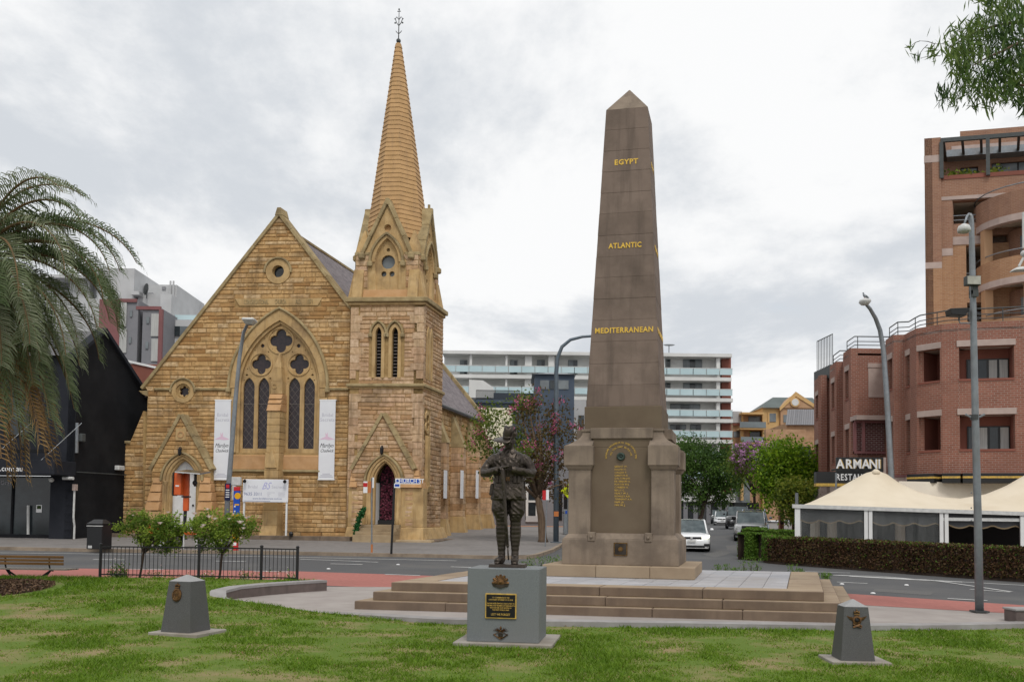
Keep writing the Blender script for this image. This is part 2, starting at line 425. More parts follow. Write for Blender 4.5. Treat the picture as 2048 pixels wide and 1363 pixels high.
mat('granite_dark', (.115, .115, .114), (.065, .065, .066), .6, 240, 3, .0008, 200, contrast=(.42, .58), stain=(.085, .082, .075), sscale=1.2)
mat('granite_top', (.36, .36, .36), (.24, .24, .24), .65, 240, 3, contrast=(.4, .6))
mat('slab_stone', (.36, .335, .30), (.27, .245, .215), .85, 3, 5, .002, 40, stain=(.2, .16, .12))
mat('asphalt', (.098, .099, .102), (.075, .076, .079), .85, 30, 6, .003, 120, stain=(.135, .131, .125), sscale=.22)
mat('asphalt_patch', (.135, .132, .128), (.105, .103, .10), .88, 20, 6, .003, 120)
mat('bus_lane', (.40, .155, .13), (.33, .125, .105), .85, 9, 6, .002, 120, stain=(.30, .12, .10), sscale=.35)
mat('line_paint', (.68, .68, .66), (.50, .50, .49), .7, 3.5, 6)
mat('paving', (.36, .325, .30), (.31, .275, .255), .85, 2.0, 6, .001, 80, stain=(.25, .22, .20), sscale=.35)
mat('tile', (.40, .40, .42), (.33, .33, .35), .75, 3, 5, .001, 60, pal=[(.36, .36, .38), (.42, .42, .44), (.46, .45, .46)], stain=(.33, .30, .28))
mat('coping_wall', (.34, .325, .32), (.28, .265, .26), .8, 4, 5, .001, 80, stain=(.21, .19, .18))
mat('wall_face', (.16, .125, .115), (.12, .095, .088), .8, 4, 5, .002, 80, streak=(.08, .065, .06))
mat('footpath', (.225, .21, .20), (.185, .172, .165), .9, 3, 6, .002, 80, stain=(.14, .13, .12), sscale=.3)
mat('kerb', (.33, .265, .20), (.25, .195, .145), .9, 3, 6, .003, 50, stain=(.13, .10, .075))
mat('brick_path', (.42, .22, .13), (.34, .17, .10), .9, 8, 4)
mat('mulch', (.10, .058, .035), (.055, .032, .02), .95, 12, 6, .01, 40, pal=[(.05, .028, .018), (.12, .07, .04), (.20, .13, .08)])
mat('brick_red', (0.282, 0.111, 0.078), (0.215, 0.081, 0.056), .85, brick={'mortar': (0.344, 0.293, 0.247), 'ms': .009, 'w': .25, 'h': .095, 'tint': (0.344, 0.164, 0.113)}, bump=.004, uv=True, stain=(0.191, 0.087, 0.061), sscale=.25)
mat('brick_brown', (0.304, 0.165, 0.113), (0.242, 0.122, 0.084), .85, brick={'mortar': (0.361, 0.270, 0.206), 'ms': .007, 'w': .25, 'h': .09, 'tint': (0.399, 0.220, 0.124)}, bump=.003, uv=True, stain=(0.209, 0.120, 0.082), sscale=.25)
mat('brick_tan', (.40, .23, .125), (.325, .175, .095), .85, brick={'mortar': (.42, .31, .22), 'ms': .007, 'w': .25, 'h': .09, 'tint': (.40, .21, .12)}, bump=.003, uv=True)
mat('brick_dark', (.16, .055, .05), (.12, .042, .04), .85, brick={'mortar': (.45, .38, .36), 'ms': .012, 'w': .25, 'h': .095, 'tint': (.14, .04, .04)}, bump=.004, uv=True)
mat('lintel', (.47, .375, .335), (.40, .31, .275), .85, 2.5, 5, stain=(.30, .24, .22))
mat('render_white', (.70, .70, .68), (.62, .62, .60), .8, .5, 4, stain=(.55, .55, .53), sscale=.2)
mat('render_grey', (.52, .525, .53), (.46, .465, .47), .8, .5, 4, stain=(.40, .40, .40), sscale=.25)
mat('render_mid', (.235, .235, .25), (.20, .20, .215), .8, .6, 4)
mat('render_red', (.24, .105, .105), (.20, .09, .09), .8, .6, 4)
mat('render_yellow', (.66, .43, .19), (.58, .37, .16), .8, .5, 4, stain=(.48, .32, .16))
mat('render_tan', (.50, .31, .18), (.43, .26, .15), .8, .5, 4)
mat('render_cream', (.76, .71, .54), (.70, .65, .48), .8, .5, 4)
mat('rubble', (.48, .30, .18), (.36, .21, .12), .9, 1.6, 6)
mat('brick_far', (.25, .092, .066), (.20, .075, .055), .85, .8, 5)
mat('blue_render', (.075, .098, .135), (.06, .08, .112), .7, .6, 4)
mat('black_paint', (.014, .0145, .017), (.010, .011, .013), .7, 1.2, 5, spec=.15, stain=(.022, .023, .025), sscale=.8)
mat('black_fascia', (.024, .026, .033), (.019, .021, .027), .65, 1.5, 4, spec=.15)
mat('black_metal', (.012, .012, .013), None, .4, spec=.5)
mat('roof_green', (.11, .135, .13), (.085, .105, .10), .6, .5, 3)
mat('roof_grey', (.20, .20, .21), (.15, .15, .16), .6, brick={'mortar': (.1, .1, .105), 'ms': .03, 'w': 40, 'h': .3, 'tint': (.22, .2, .2)}, bump=.03, uv=True)
mat('balustrade', (.50, .64, .67), (.44, .58, .61), .15, .4, 2, spec=.5)
mat('balustrade_clear', (.22, .26, .27), (.17, .2, .21), .12, .4, 2, spec=.5)
mat('steel', (.27, .29, .31), (.22, .24, .26), .5, 8, 4, metal=.55, stain=(.19, .18, .17), sscale=1.2)
mat('steel_blue', (.115, .145, .175), (.095, .12, .145), .5, 5, 4, metal=.3, stain=(.16, .17, .18))
mat('steel_dark', (.075, .082, .082), (.06, .065, .065), .5, 5, 3)
mat('lamp_white', (.62, .62, .60), (.50, .50, .49), .45, 6)
mat('lamp_glass', (.48, .47, .42), (.36, .35, .31), .2, 8)
mat('orange', (.66, .115, .02), (.58, .095, .018), .4, 4, spec=.5)
mat('white_plastic', (.80, .80, .80), None, .5)
mat('banner_white', (.78, .79, .82), (.72, .73, .77), .6, 1.0, 3)
mat('pink_print', (.72, .52, .64), None, .6)
mat('grey_print', (.50, .50, .56), None, .6)
mat('ink', (.03, .03, .035), None, .6)
mat('ink_blue', (.16, .19, .34), None, .6)
mat('ink_lilac', (.42, .42, .68), None, .6)
mat('sign_blue', (.015, .075, .42), None, .45)
mat('sign_navy', (.012, .016, .06), None, .45)
mat('sign_red', (.52, .025, .03), None, .45)
mat('sign_yellow', (.62, .72, .01), None, .45)
mat('sign_amber', (.75, .38, .01), None, .45)
mat('sign_brown', (.50, .17, .05), None, .5)
mat('canvas', (.76, .67, .53), (.70, .61, .47), .85, .8, 5, stain=(.64, .54, .40), sscale=.5, sub=.12)
mat('canvas_white', (.72, .66, .56), (.64, .58, .50), .85, .9, 4, stain=(.55, .49, .42), sub=.1)
mat('vinyl', (.30, .31, .31), (.16, .17, .17), .18, 1.6, 5, alpha=.15, spec=.5, stretch=(3, 3, .5))
mat('valance', (.075, .077, .08), (.055, .056, .06), .8, 2)
mat('valance_edge', (.20, .15, .09), None, .8)
mat('cloth_red', (.20, .03, .035), None, .8)
mat('wood', (.30, .155, .055), (.20, .098, .033), .65, 3, 5, .002, 30, stretch=(.4, 8, 8), stain=(.13, .08, .04))
mat('wood_grey', (.34, .31, .27), (.25, .225, .19), .75, 3, 5, .002, 30, stretch=(.4, 8, 8))
def leafmat(name, pal, sub=.35, rough=.6):
 return mat(name, pal[0], None, rough, pal=pal, spec=.25, sub=sub)
leafmat('grass', [(0.078, 0.154, 0.007), (0.123, 0.219, 0.013), (0.160, 0.257, 0.020), (0.264, 0.270, 0.068), (0.365, 0.280, 0.126)], .25)
leafmat('leaf_rose', [(.075, .13, .018), (.19, .29, .035), (.31, .40, .06)])
leafmat('leaf_gum', [(0.033, 0.070, 0.018), (0.074, 0.132, 0.030), (0.140, 0.202, 0.048)])
leafmat('leaf_myrtle', [(.055, .09, .014), (.11, .16, .022), (.17, .21, .035)])
leafmat('leaf_russet', [(.05, .045, .016), (.10, .07, .024), (.15, .085, .03), (.10, .11, .022)])
leafmat('leaf_dark', [(.030, .065, .014), (.060, .12, .022), (.10, .18, .032)])
leafmat('leaf_bright', [(.055, .12, .008), (.14, .26, .010), (.24, .36, .022)])
leafmat('leaf_olive', [(0.041, 0.078, 0.012), (0.124, 0.178, 0.018), (0.223, 0.240, 0.030)])
leafmat('leaf_hedge', [(0.041, 0.096, 0.012), (0.099, 0.194, 0.018), (0.148, 0.240, 0.033)], .25)
leafmat('leaf_hedge_brown', [(0.033, 0.020, 0.013), (0.075, 0.037, 0.019), (0.112, 0.057, 0.027), (0.068, 0.069, 0.015)], .15)
leafmat('palm_leaf', [(.045, .075, .022), (.085, .125, .045), (.14, .175, .085), (.24, .26, .165)], .25, .5)
leafmat('palm_dead', [(.16, .085, .03), (.28, .165, .065), (.40, .27, .12)], .2)
leafmat('blossom_pink', [(.42, .06, .17), (.60, .14, .28), (.70, .26, .38)], .3)
leafmat('blossom_lilac', [(.45, .22, .42), (.60, .34, .55)], .3)
leafmat('petal', [(.72, .50, .48), (.80, .66, .62), (.82, .76, .72)], .3)
leafmat('leaf_plant', [(0.049, 0.116, 0.018), (0.116, 0.217, 0.030), (0.181, 0.279, 0.045)])
leafmat('garland', [(.010, .055, .014), (.02, .11, .03), (.03, .16, .045)], .2)
leafmat('curtain_flowers', [(.030, .006, .012), (.12, .018, .04), (.24, .07, .10)], .15)
mat('bark', (.165, .115, .078), (.10, .068, .046), .9, 4, 6, .01, 22, stretch=(3, 3, .6))
mat('bark_dark', (.075, .052, .038), (.045, .032, .025), .9, 4, 6, .01, 22, stretch=(3, 3, .6))
mat('palm_stem', (.20, .115, .055), (.12, .085, .045), .8, 3)
mat('lawn_soil', (0.102, 0.158, 0.020), (0.250, 0.197, 0.097), .95, 1.1, 8, .01, 30, contrast=(.45, .66))
# ------------------------------------------------------------------ ground, road, paths, lawn
rng = random.Random(7)
def PZ(px, py, z):
 d = ray(px, py); t = (z - H) / d.z
 return Vector((d.x * t, d.y * t, z))
def smooth01(t):
 t = max(0., min(1., t)); return t * t * (3 - 2 * t)
def make_ground():
 ys = sorted(set([a for a, b in ZY] + list(range(-40, 120, 4)) + [150, 250, 400, 800, 1500] + list(np.arange(43, 54, 1))))
 xs = sorted(set([a for a, b in ZX] + list(range(-120, 121, 6)) + [-800, -400, -200, 200, 400, 800]))
 V = [(x, y, zg(x, y)) for y in ys for x in xs]; n = len(xs)
 Fc = [(j * n + i, j * n + i + 1, (j + 1) * n + i + 1, (j + 1) * n + i) for j in range(len(ys) - 1) for i in range(n - 1)]
 me = bpy.data.meshes.new('ground'); me.from_pydata(V, [], Fc)
 link_mesh('road', me, None, M['asphalt'], kind='structure')
make_ground()
def resample(pts, n):
 pts = [Vector((p[0], p[1])) for p in pts]
 d = [0]
 for a, b in zip(pts, pts[1:]): d.append(d[-1] + (b - a).length)
 return [Vector((interp(d[-1] * i / (n - 1), d, [p.x for p in pts]), interp(d[-1] * i / (n - 1), d, [p.y for p in pts]))) for i in range(n)]
def strip(name, A, B, dz, m, n=80, rows=4, kind='structure', zf=zg, drop=0.0):
 A = resample(A, n); B = resample(B, n); V = []; Fc = []
 for i in range(n):
  for r in range(rows + 1):
   p = A[i].lerp(B[i], r / rows); V.append((p.x, p.y, zf(p.x, p.y) + dz))
 k = rows + 1
 for i in range(n - 1):
  for r in range(rows): Fc.append((i * k + r, i * k + r + 1, (i + 1) * k + r + 1, (i + 1) * k + r))
 if drop:
  b = len(V)
  for i in range(n): V.append((V[i * k][0], V[i * k][1], V[i * k][2] - drop))
  for i in range(n - 1): Fc.append((i * k, (i + 1) * k, b + i + 1, b + i))
 me = bpy.data.meshes.new(name); me.from_pydata(V, [], Fc)
 bm = bmesh.new(); bm.from_mesh(me); bmesh.ops.recalc_face_normals(bm, faces=bm.faces)
 if sum(f.normal.z * f.calc_area() for f in bm.faces) < 0: bmesh.ops.reverse_faces(bm, faces=bm.faces)
 bm.to_mesh(me); bm.free()
 return link_mesh(name, me, None, m, kind=kind)
LANE_FAR = [PG(x, y) for x, y in [(-250, 1131), (140, 1136), (600, 1142), (840, 1150), (1300, 1168), (1701, 1187), (1974, 1205), (2300, 1226)]]
LANE_NEAR = [PG(x, y) for x, y in [(-250, 1152), (140, 1156), (400, 1160), (660, 1171), (1000, 1183), (1300, 1194), (1735, 1210), (2022, 1226), (2300, 1243)]]
strip('bus_lane', LANE_NEAR, LANE_FAR, .006, M['bus_lane'], 120, 3)
def line(px, wid=.12, dz=.012, n=24):
 pts = [PG(x, y) for x, y in px]; A = []; B = []
 for i, p in enumerate(pts):
  t = (pts[min(i + 1, len(pts) - 1)] - pts[max(i - 1, 0)]); t.z = 0; t.normalize(); q = Vector((-t.y, t.x, 0)) * wid / 2
  A.append(p - q); B.append(p + q)
 strip('lane_marking', A, B, dz, M['line_paint'], n, 1)
line([(-60, 1104.5), (250, 1108), (600, 1114), (913, 1121)], .14)
for a, b in [((186, 1118.5), (250, 1119)), ((430, 1121.5), (492, 1122.5)), ((661, 1127), (725, 1128.5)), ((902, 1133), (990, 1136))]:
 line([a, b], .16)
line([(600, 1118), (665, 1120), (756, 1124)], .13)
for a, b in [((259, 1138), (326, 1139)), ((508, 1142), (578, 1143.5)), ((770, 1148.5), (840, 1151))]:
 line([a, b], .13, .016)
line([(1650, 1149), (1800, 1156), (1960, 1165.5), (2100, 1173)], .15)
line([(1660, 1149.5), (1760, 1152), (1880, 1162), (2022, 1183)], .12)
line([(1674, 1163.5), (1735, 1166.5)], .12); line([(1940, 1178), (2020, 1184)], .12); line([(1895, 1197), (1975, 1201.5)], .13, .016)
line([(1700, 1151.5), (1780, 1156), (1860, 1160), (1925, 1163.5)], .35, .009)
line([(1600, 1142), (1700, 1145.5)], .10)
for px, py in [(657, 1137.5), (796, 1129), (1746, 1186.5), (1813, 1170), (1684, 1168)]:
 p = PG(px, py); MB().lathe([(.06, 0), (.055, .02), (.02, .03)], (p.x, p.y, p.z + .006), 8).build('road_stud', M['white_plastic'], None, kind='structure')
for q in ([(1404, 1108), (1440, 1100), (1462, 1104), (1430, 1114)], [(1452, 1090), (1490, 1089), (1492, 1098), (1455, 1100)], [(300, 1112), (420, 1113.5), (425, 1117), (300, 1115.5)], [(1750, 1176), (1870, 1183), (1860, 1190), (1745, 1182)]):
 p = [PG(*v) for v in q]; strip('road_patch', p[0:2], [p[3], p[2]], .005, M['asphalt_patch'], 24, 6)
KERB_L = [PG(x, y) for x, y in [(-500, 1091), (-100, 1097), (200, 1103.5), (500, 1107.5), (690, 1111), (850, 1114), (990, 1117.5), (1050, 1117.5), (1075, 1114.5), (1095, 1107.5), (1128, 1091)]]
KERB_L += [Vector((KERB_L[-1].x + t * sin(radians(11)), KERB_L[-1].y + t * cos(radians(11)), 0)) for t in (6, 14, 24, 40, 60)]
def offs(line_, d):
 o = []
 for i, p in enumerate(line_):
  t = line_[min(i + 1, len(line_) - 1)] - line_[max(i - 1, 0)]; t = Vector((t[0], t[1], 0)).normalized()
  o.append(Vector((p[0] - t.y * d, p[1] + t.x * d, 0)))
 return o
_back = [Vector((-40, 70, 0)), Vector((-30, 70, 0)), Vector((-20, 70, 0)), Vector((-12, 70, 0)), Vector((-8, 75, 0)), Vector((-4, 82, 0)), Vector((-2, 88, 0)), Vector((0, 95, 0)), Vector((2, 100, 0)), Vector((4, 105, 0)), Vector((5, 108, 0))]
strip('kerb', offs(KERB_L, 0), offs(KERB_L, .17), .135, M['kerb'], 160, 1, drop=.14)
_ki = resample(offs(KERB_L, .17), 60)
_front = _ki; _bk = [Vector((min(p.x, -14 + .25 * (p.y - 36)) - 6 - .02 * max(0, p.y - 40), max(p.y + 2, 58 + (i / 59) * 60))) for i, p in enumerate(_ki)]
strip('footpath', _ki, _bk, .13, M['footpath'], 160, 30)
KERB_R = [Vector((13.6 + .23 * (t - 46), t, 0)) for t in (115, 90, 70, 58, 50)] + [PG(x, y) for x, y in [(1486, 1103), (1492, 1112), (1520, 1119), (1570, 1124), (1660, 1130.5), (1760, 1138.5), (1900, 1148), (2048, 1158.5), (2400, 1185)]]
strip('kerb', offs(KERB_R, .17), KERB_R, .135, M['kerb'], 160, 1)
strip('kerb_face', KERB_R, [Vector((p.x - .01, p.y - .01)) for p in KERB_R], .0, M['kerb'], 160, 1)
_rk = resample(offs(KERB_R, .17), 60)
strip('footpath', _rk, [Vector((p.x + 26, p.y + 22)) for p in _rk], .13, M['footpath'], 160, 14)
def kerb_wall(line_, dz, m):
 L_ = resample(line_, 160); V = []; Fc = []
 for p in L_: z = zg(p.x, p.y); V += [(p.x, p.y, z - .05), (p.x, p.y, z + dz)]
 Fc = [(2 * i, 2 * i + 2, 2 * i + 3, 2 * i + 1) for i in range(159)]
 me = bpy.data.meshes.new('kerb'); me.from_pydata(V, [], Fc); link_mesh('kerb', me, None, m, kind='structure')
kerb_wall(KERB_R, .135, M['kerb'])
WALL_O = [(-4.25, 21.1, .31), (-4.75, 20.5, .31), (-5.25, 19.7, .31), (-5.62, 18.95, .30), (-5.78, 18.35, .26), (-5.62, 17.85, .17), (-5.15, 17.4, .10), (-4.55, 16.98, .075), (-3.4, 16.3, .065)]
PAVE_NEAR = [Vector((a, b, 0)) for a, b, c in WALL_O] + [PZ(x, y, .055) for x, y in [(740, 1230), (870, 1238), (1000, 1241), (1200, 1244), (1360, 1246), (1700, 1251), (1900, 1250), (2048, 1247), (2300, 1240)]]
PN = resample(PAVE_NEAR, 100)
PAVE_FAR = resample([PG(x, y) for x, y in [(655, 1173), (800, 1174), (1000, 1183), (1300, 1194), (1735, 1211), (2022, 1227), (2048, 1229), (2400, 1252)]], 100)
def zp(x, y): return interp(y, [0, 16, 28], [.05, .05, .10]) + interp(x, *zip(*ZX))
strip('plaza_paving', PN, PAVE_FAR, .012, M['paving'], 100, 12, zf=zp)
def zlawn(x, y):
 k = smooth01((-1.0 - x) / 4.0)
 return -.02 + .03 * k + k * interp(y, [0, 12, 14, 20.5, 22, 26], [-.03, 0.02, .06, .27, .27, .2])
def lawn():
 V = []; Fc = []
 def sheet(cols):
  for c in cols: c.sort()
  b0 = len(V); n = len(cols[0])
  for c in cols:
   for (x, y) in [(p[0], p[1]) for p in c]: V.append((x, y, zlawn(x, y)))
  for i in range(len(cols) - 1):
   for j in range(n - 1): Fc.append((b0 + i * n + j, b0 + (i + 1) * n + j, b0 + (i + 1) * n + j + 1, b0 + i * n + j + 1))
 near = [p for p in PN if True]
 xs = list(np.arange(-45, -5.9, 1.0)) + [-5.79] + [p.x for p in PN if p.x > -5.79 and (p.y < 18.3)] + [20, 45]
 xs = sorted(set(round(x, 3) for x in xs)); bx = sorted([(p.x, p.y) for p in PN if p.y < 18.36]);
 def top(x):
  if x <= -5.785: return 18.4
  return interp(x, [a for a, b in bx], [b for a, b in bx]) + .02
 global lawn_top; lawn_top = top
 nj = 26
 sheet([[(x, -6 + (top(x) + 6) * (j / nj)) for j in range(nj + 1)] for x in xs])
 wl = sorted([(a, b) for a, b, c in WALL_O if b >= 18.34])
 def bot(x): return 18.4 if x < -5.785 else interp(x, [a for a, b in wl], [b for a, b in wl]) - .02
 xs2 = list(np.arange(-45, -5.9, 1.0)) + list(np.arange(-5.79, -4.2, .2))
 sheet([[(x, bot(x) + (21.35 - bot(x)) * j / 8) for j in range(9)] for x in xs2])
 n0 = len(V)                                         # earth edge at the back towards the road
 for i, x in enumerate(xs2): V.append((x, 21.35, zlawn(x, 21.35))); V.append((x, 21.6, .02))
 for i in range(len(xs2) - 1): Fc.append((n0 + 2 * i, n0 + 2 * i + 2, n0 + 2 * i + 3, n0 + 2 * i + 1))
 me = bpy.data.meshes.new('lawn'); me.from_pydata(V, [], Fc)
 bm = bmesh.new(); bm.from_mesh(me); bmesh.ops.remove_doubles(bm, verts=bm.verts, dist=1e-3); bmesh.ops.recalc_face_normals(bm, faces=bm.faces)
 if sum(f.normal.z * f.calc_area() for f in bm.faces) < 0: bmesh.ops.reverse_faces(bm, faces=bm.faces)
 bm.to_mesh(me); bm.free()
 link_mesh('lawn', me, None, M['lawn_soil'], smooth=True, kind='structure')
 return bot
lawn_bot2 = lawn()
def curved_wall():
 L_ = [Vector(p) for p in WALL_O]; d = [0]
 for a, b in zip(L_, L_[1:]): d.append(d[-1] + (b - a).length)
 n = 44; pts = []
 for i in range(n):
  t = d[-1] * i / (n - 1); pts.append(Vector([interp(t, d, [p[k] for p in L_]) for k in range(3)]))
 root = thing('curved_wall', (pts[0].x, pts[0].y, .07), 'low curved grey stone wall at the edge of the lawn, left of the monument steps', 'wall')
 body = MB(); cop = []
 inn = []
 for i, p in enumerate(pts):
  t = pts[min(i + 1, n - 1)] - pts[max(i - 1, 0)]; t.z = 0; t.normalize(); inn.append(p + Vector((-t.y, t.x, 0)) * .30)
 k = 6; blocks = [(0, 8), (8, 16), (16, 24), (24, 31), (31, 37), (37, 43)]
 for a, b in blocks:                                   # coping stones
  mb = MB(); vs = []; fs = []
  for i in range(a, b + 1):
   e = .004 if i in (a, b) else 0
   o_, q = pts[i], inn[i]
   vs += [(o_.x, o_.y, o_.z), (q.x, q.y, o_.z), (q.x, q.y, o_.z - .05), (o_.x, o_.y, o_.z - .05)]
  m_ = b - a + 1
  for i in range(m_ - 1):
   for j in range(4): fs.append((4 * i + j, 4 * i + (j + 1) % 4, 4 * i + 4 + (j + 1) % 4, 4 * i + 4 + j))
  fs += [(0, 1, 2, 3), (4 * m_ - 4, 4 * m_ - 3, 4 * m_ - 2, 4 * m_ - 1)]
  mb.add(vs, fs); mb.build('coping_stone', M['coping_wall'], root)
 vs = []; fs = []
 for i in range(n):
  o_, q = pts[i].lerp(inn[i], .03), pts[i].lerp(inn[i], .97); z = pts[i].z - .051
  vs += [(o_.x, o_.y, z), (q.x, q.y, z), (q.x, q.y, -.02), (o_.x, o_.y, -.02)]
 for i in range(n - 1):
  for j in range(4): fs.append((4 * i + j, 4 * i + (j + 1) % 4, 4 * i + 4 + (j + 1) % 4, 4 * i + 4 + j))
 fs += [(0, 1, 2, 3), (4 * n - 4, 4 * n - 3, 4 * n - 2, 4 * n - 1)]
 MB().add(vs, fs).build('wall_body', M['wall_face'], root)
curved_wall()
def paving_edge():
 pts = [p for p in PN if p.x > -3.45]; o = offs(pts, 0); q = offs(pts, .32)
 V = []; Fc = []
 for a, b in zip(o, q): V += [(a.x, a.y, -.06), (a.x, a.y, .062), (b.x, b.y, .066), (b.x, b.y, .0)]
 for i in range(len(pts) - 1):
  for j in range(3): Fc.append((4 * i + j, 4 * i + 4 + j, 4 * i + 5 + j, 4 * i + 1 + j))
 me = bpy.data.meshes.new('paving_edge'); me.from_pydata(V, [], Fc); link_mesh('paving_edge', me, None, M['coping_wall'], kind='structure')
paving_edge()
def right_wall():
 a = PZ(2023, 1240, .06);
 mb = MB(); mb.frustum(a.x, a.x + 2.5, a.y - .15, a.y + .25, .0, a.x, a.x + 2.5, a.y - .15, a.y + .25, .235)
 r = thing('low_wall', (a.x, a.y, .0), 'end of a low grey stone wall at the right edge beside the lamp pole', 'wall')
 mb.build('wall_body', M['wall_face'], r, bevel=.01)
 MB().box(a.x - .02, a.x + 2.52, a.y - .17, a.y + .27, .236, .275).build('coping_stone', M['coping_wall'], r, bevel=.008)
right_wall()
# ------------------------------------------------------------------ war memorial obelisk and its platform
MF = Frame(2.537, 20.9, 13, 14); MS = 1.055; PLF = Frame(2.5, 20.0, 8.8, 17)
PT = .53                                         # top of the platform
def platform():
 root = thing('memorial_platform', PLF.T(0, -.3, .05), 'wide stepped stone platform with pale paved top under the obelisk', 'platform')
 g = rng
 v1 = 3.25
 def ring(u0, u1, v0, z0, z1, dep, name):
  """stones of one step: front row and both sides"""
  def cut(a, b, l):
   n = max(1, round((b - a) / l)); c = [a + (b - a) * i / n + (g.uniform(-.2, .2) if 0 < i < n else 0) for i in range(n + 1)]
   return list(zip(c, c[1:]))
  for a, b in cut(u0, u1, 1.9):
   m = MB(PLF.T); m.box(a + .003, b - .003, v0 + g.uniform(-.004, .004), v0 + dep, z0, z1 + g.uniform(-.003, .003), 0, g.random())
   stone(m, name)
  for s in (0, 1):
   for a, b in cut(v0 + dep, v1, 1.7):
    x0, x1 = (u0, u0 + dep) if s == 0 else (u1 - dep, u1)
    m = MB(PLF.T); m.box(x0, x1, a + .003, b - .003, z0, z1 + g.uniform(-.003, .003), 0, g.random()); stone(m, name)
 def stone(m, name):
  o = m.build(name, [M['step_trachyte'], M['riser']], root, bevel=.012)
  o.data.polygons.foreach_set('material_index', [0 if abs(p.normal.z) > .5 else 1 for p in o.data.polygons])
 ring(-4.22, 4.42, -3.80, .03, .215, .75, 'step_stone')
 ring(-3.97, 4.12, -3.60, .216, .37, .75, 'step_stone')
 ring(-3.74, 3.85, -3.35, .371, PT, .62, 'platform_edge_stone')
 MB(PLF.T).box(-3.5, 3.6, -3.1, 3.15, .05, .49).build('platform_core', M['mortar'], root)
 nu, nv = 15, 12; U0, U1, V0, V1 = -3.115, 3.225, -2.725, 3.25
 mesh = None
 du, dv = (U1 - U0) / nu, (V1 - V0) / nv
 for i in range(nu):
  for j in range(nv):
   m = MB(PLF.T)
   m.box(U0 + i * du + .005, U0 + (i + 1) * du - .005, V0 + j * dv + .005, V0 + (j + 1) * dv - .005, .495, PT - .004 + g.uniform(-.002, .002), 0, g.random())
   m.build('paving_tile', M['tile'], root)
platform()
def monument():
 root = thing('war_memorial_obelisk', MF.T(0, 0, PT), 'tall tapering brown stone obelisk with gold lettering, on a pedestal in mid picture', 'monument')
 T = lambda u, v, z: MF.T(u * MS, v * MS, z); g = random.Random(3)
 pick = lambda x, y, v: (lambda q: (q[0] / MS, q[1]))(MF.pick(x, y, v * MS))
 def sq(name, a, z0, z1, m='trachyte', b=None, rnd=None, bevel=.012, parent=root):
  b = a if b is None else b
  return MB(T).frustum(-a, a, -a, a, z0, -b, b, -b, b, z1, 0, g.random() if rnd is None else rnd).build(name, M[m], parent, bevel=bevel)
 def Zf(py, a, px=1246):                   # height of a feature on the front face at half width a
  return pick(px, py, -a)[1]
 for u0, u1 in ((-1.47, -.42), (-.415, .62), (.625, 1.47)):
  MB(T).box(u0, u1, -1.47, 1.47, PT - .003, .77, 0, g.random()).build('base_slab_stone', M['step_trachyte'], root, bevel=.012)
 a = 1.145
 z1 = Zf(1078, a); z2 = Zf(1066, a - .05)
 sq('pedestal_base', a, .768, z1, 'trachyte_pale', rnd=.7)
 MB(T).frustum(-a + .01, a - .01, -a + .01, a - .01, z1, -a + .12, a - .12, -a + .12, a - .12, z2, 0, .8).build('base_moulding', M['trachyte_pale'], root, bevel=.01)
 zc0, zc1, zc2 = Zf(938, a), Zf(930, a), Zf(890, a)      # corner caps
 zt = Zf(856, .9)
 core = MB(T).box(-.93, .93, -.93, .93, z2 - .02, zc2 - .02, 0, .4).box(-.58, .58, -.93, .93, zc2 - .021, zt, 0, .4).box(-.93, .93, -.58, .58, zc2 - .021, zt - .001, 0, .4).build('pedestal_core', M['trachyte_dark'], root, bevel=.008)
 MB(T).box(-.62, .62, -.965, .965, Zf(876, .97), zt + .004, 0, .9).build('pedestal_frieze', M['trachyte_pale'], root, bevel=.008)
 MB(T).box(-.965, .965, -.62, .62, Zf(876, .97), zt + .002, 0, .9).build('pedestal_frieze', M['trachyte_pale'], root, bevel=.008)
 for su in (-1, 1):
  for sv in (-1, 1):
   def TT(u, v, z, su=su, sv=sv): return T(su * u, sv * v, z)
   ci, co_ = .60, 1.045
   m = MB(TT).box(ci, co_, ci, co_, z2 - .03, zc0, 0, g.uniform(.6, 1)).build('corner_pier', M['trachyte_pale'], root, bevel=.012)
   m = MB(TT).frustum(ci - .01, co_ + .01, ci - .01, co_ + .01, zc0, ci - .05, co_ + .07, ci - .05, co_ + .07, zc1, 0, .6)
   m.box(ci - .06, co_ + .085, ci - .06, co_ + .085, zc1, zc2, 0, .35).build('corner_cap', M['trachyte_pale'], root, bevel=.012)
   m = MB(TT); n = 8; prev = None
   for k in range(n + 1):
    t = k / n; w = (co_ + .08) - (.32) * (1 - (1 - t) ** 2.2); z = zc2 + (zt - .05 - zc2) * t
    if prev: m.frustum(.56, prev[0], .56, prev[0], prev[1], .56, w, .56, w, z, 0, .75)
    prev = (w, z)
   m.box(.56, prev[0] + .02, .56, prev[0] + .02, prev[1], zt + .003, 0, .75)
   m.build('corner_shoulder', M['trachyte_pale'], root)
 for u in (-.56, .56):
  b = MB(T).box(u - .075, u + .075, -a - .02, -a + .15, z1 - .05, z2 + .02, 0, .6).build('moulding_block', M['trachyte_pale'], root, bevel=.015)
  MB(lambda x, y, z, u=u: T(u + x, -a - .02 - z, (z1 + z2) / 2 - .02 + y)).lathe([(.035, 0), (.03, .02), (.012, .03)], n=10).build('boss', M['trachyte_pale'], b, smooth=True)
 ys = [813, 769, 726, 681.6, 638.5, 596, 553, 512, 469, 425, 384, 341.5, 300, 258, 217.5]
 zb = Zf(812, .75); sq('shaft_plinth', .778, zt - .01, zb, 'trachyte_dark', rnd=.3)
 aB, aT = .748, .432; zs = [zb + .002]
 zs += [Zf(y, aB + (aT - aB) * (i + 1) / 14, 1250) for i, y in enumerate(ys[1:])]
 zT = zs[-1]
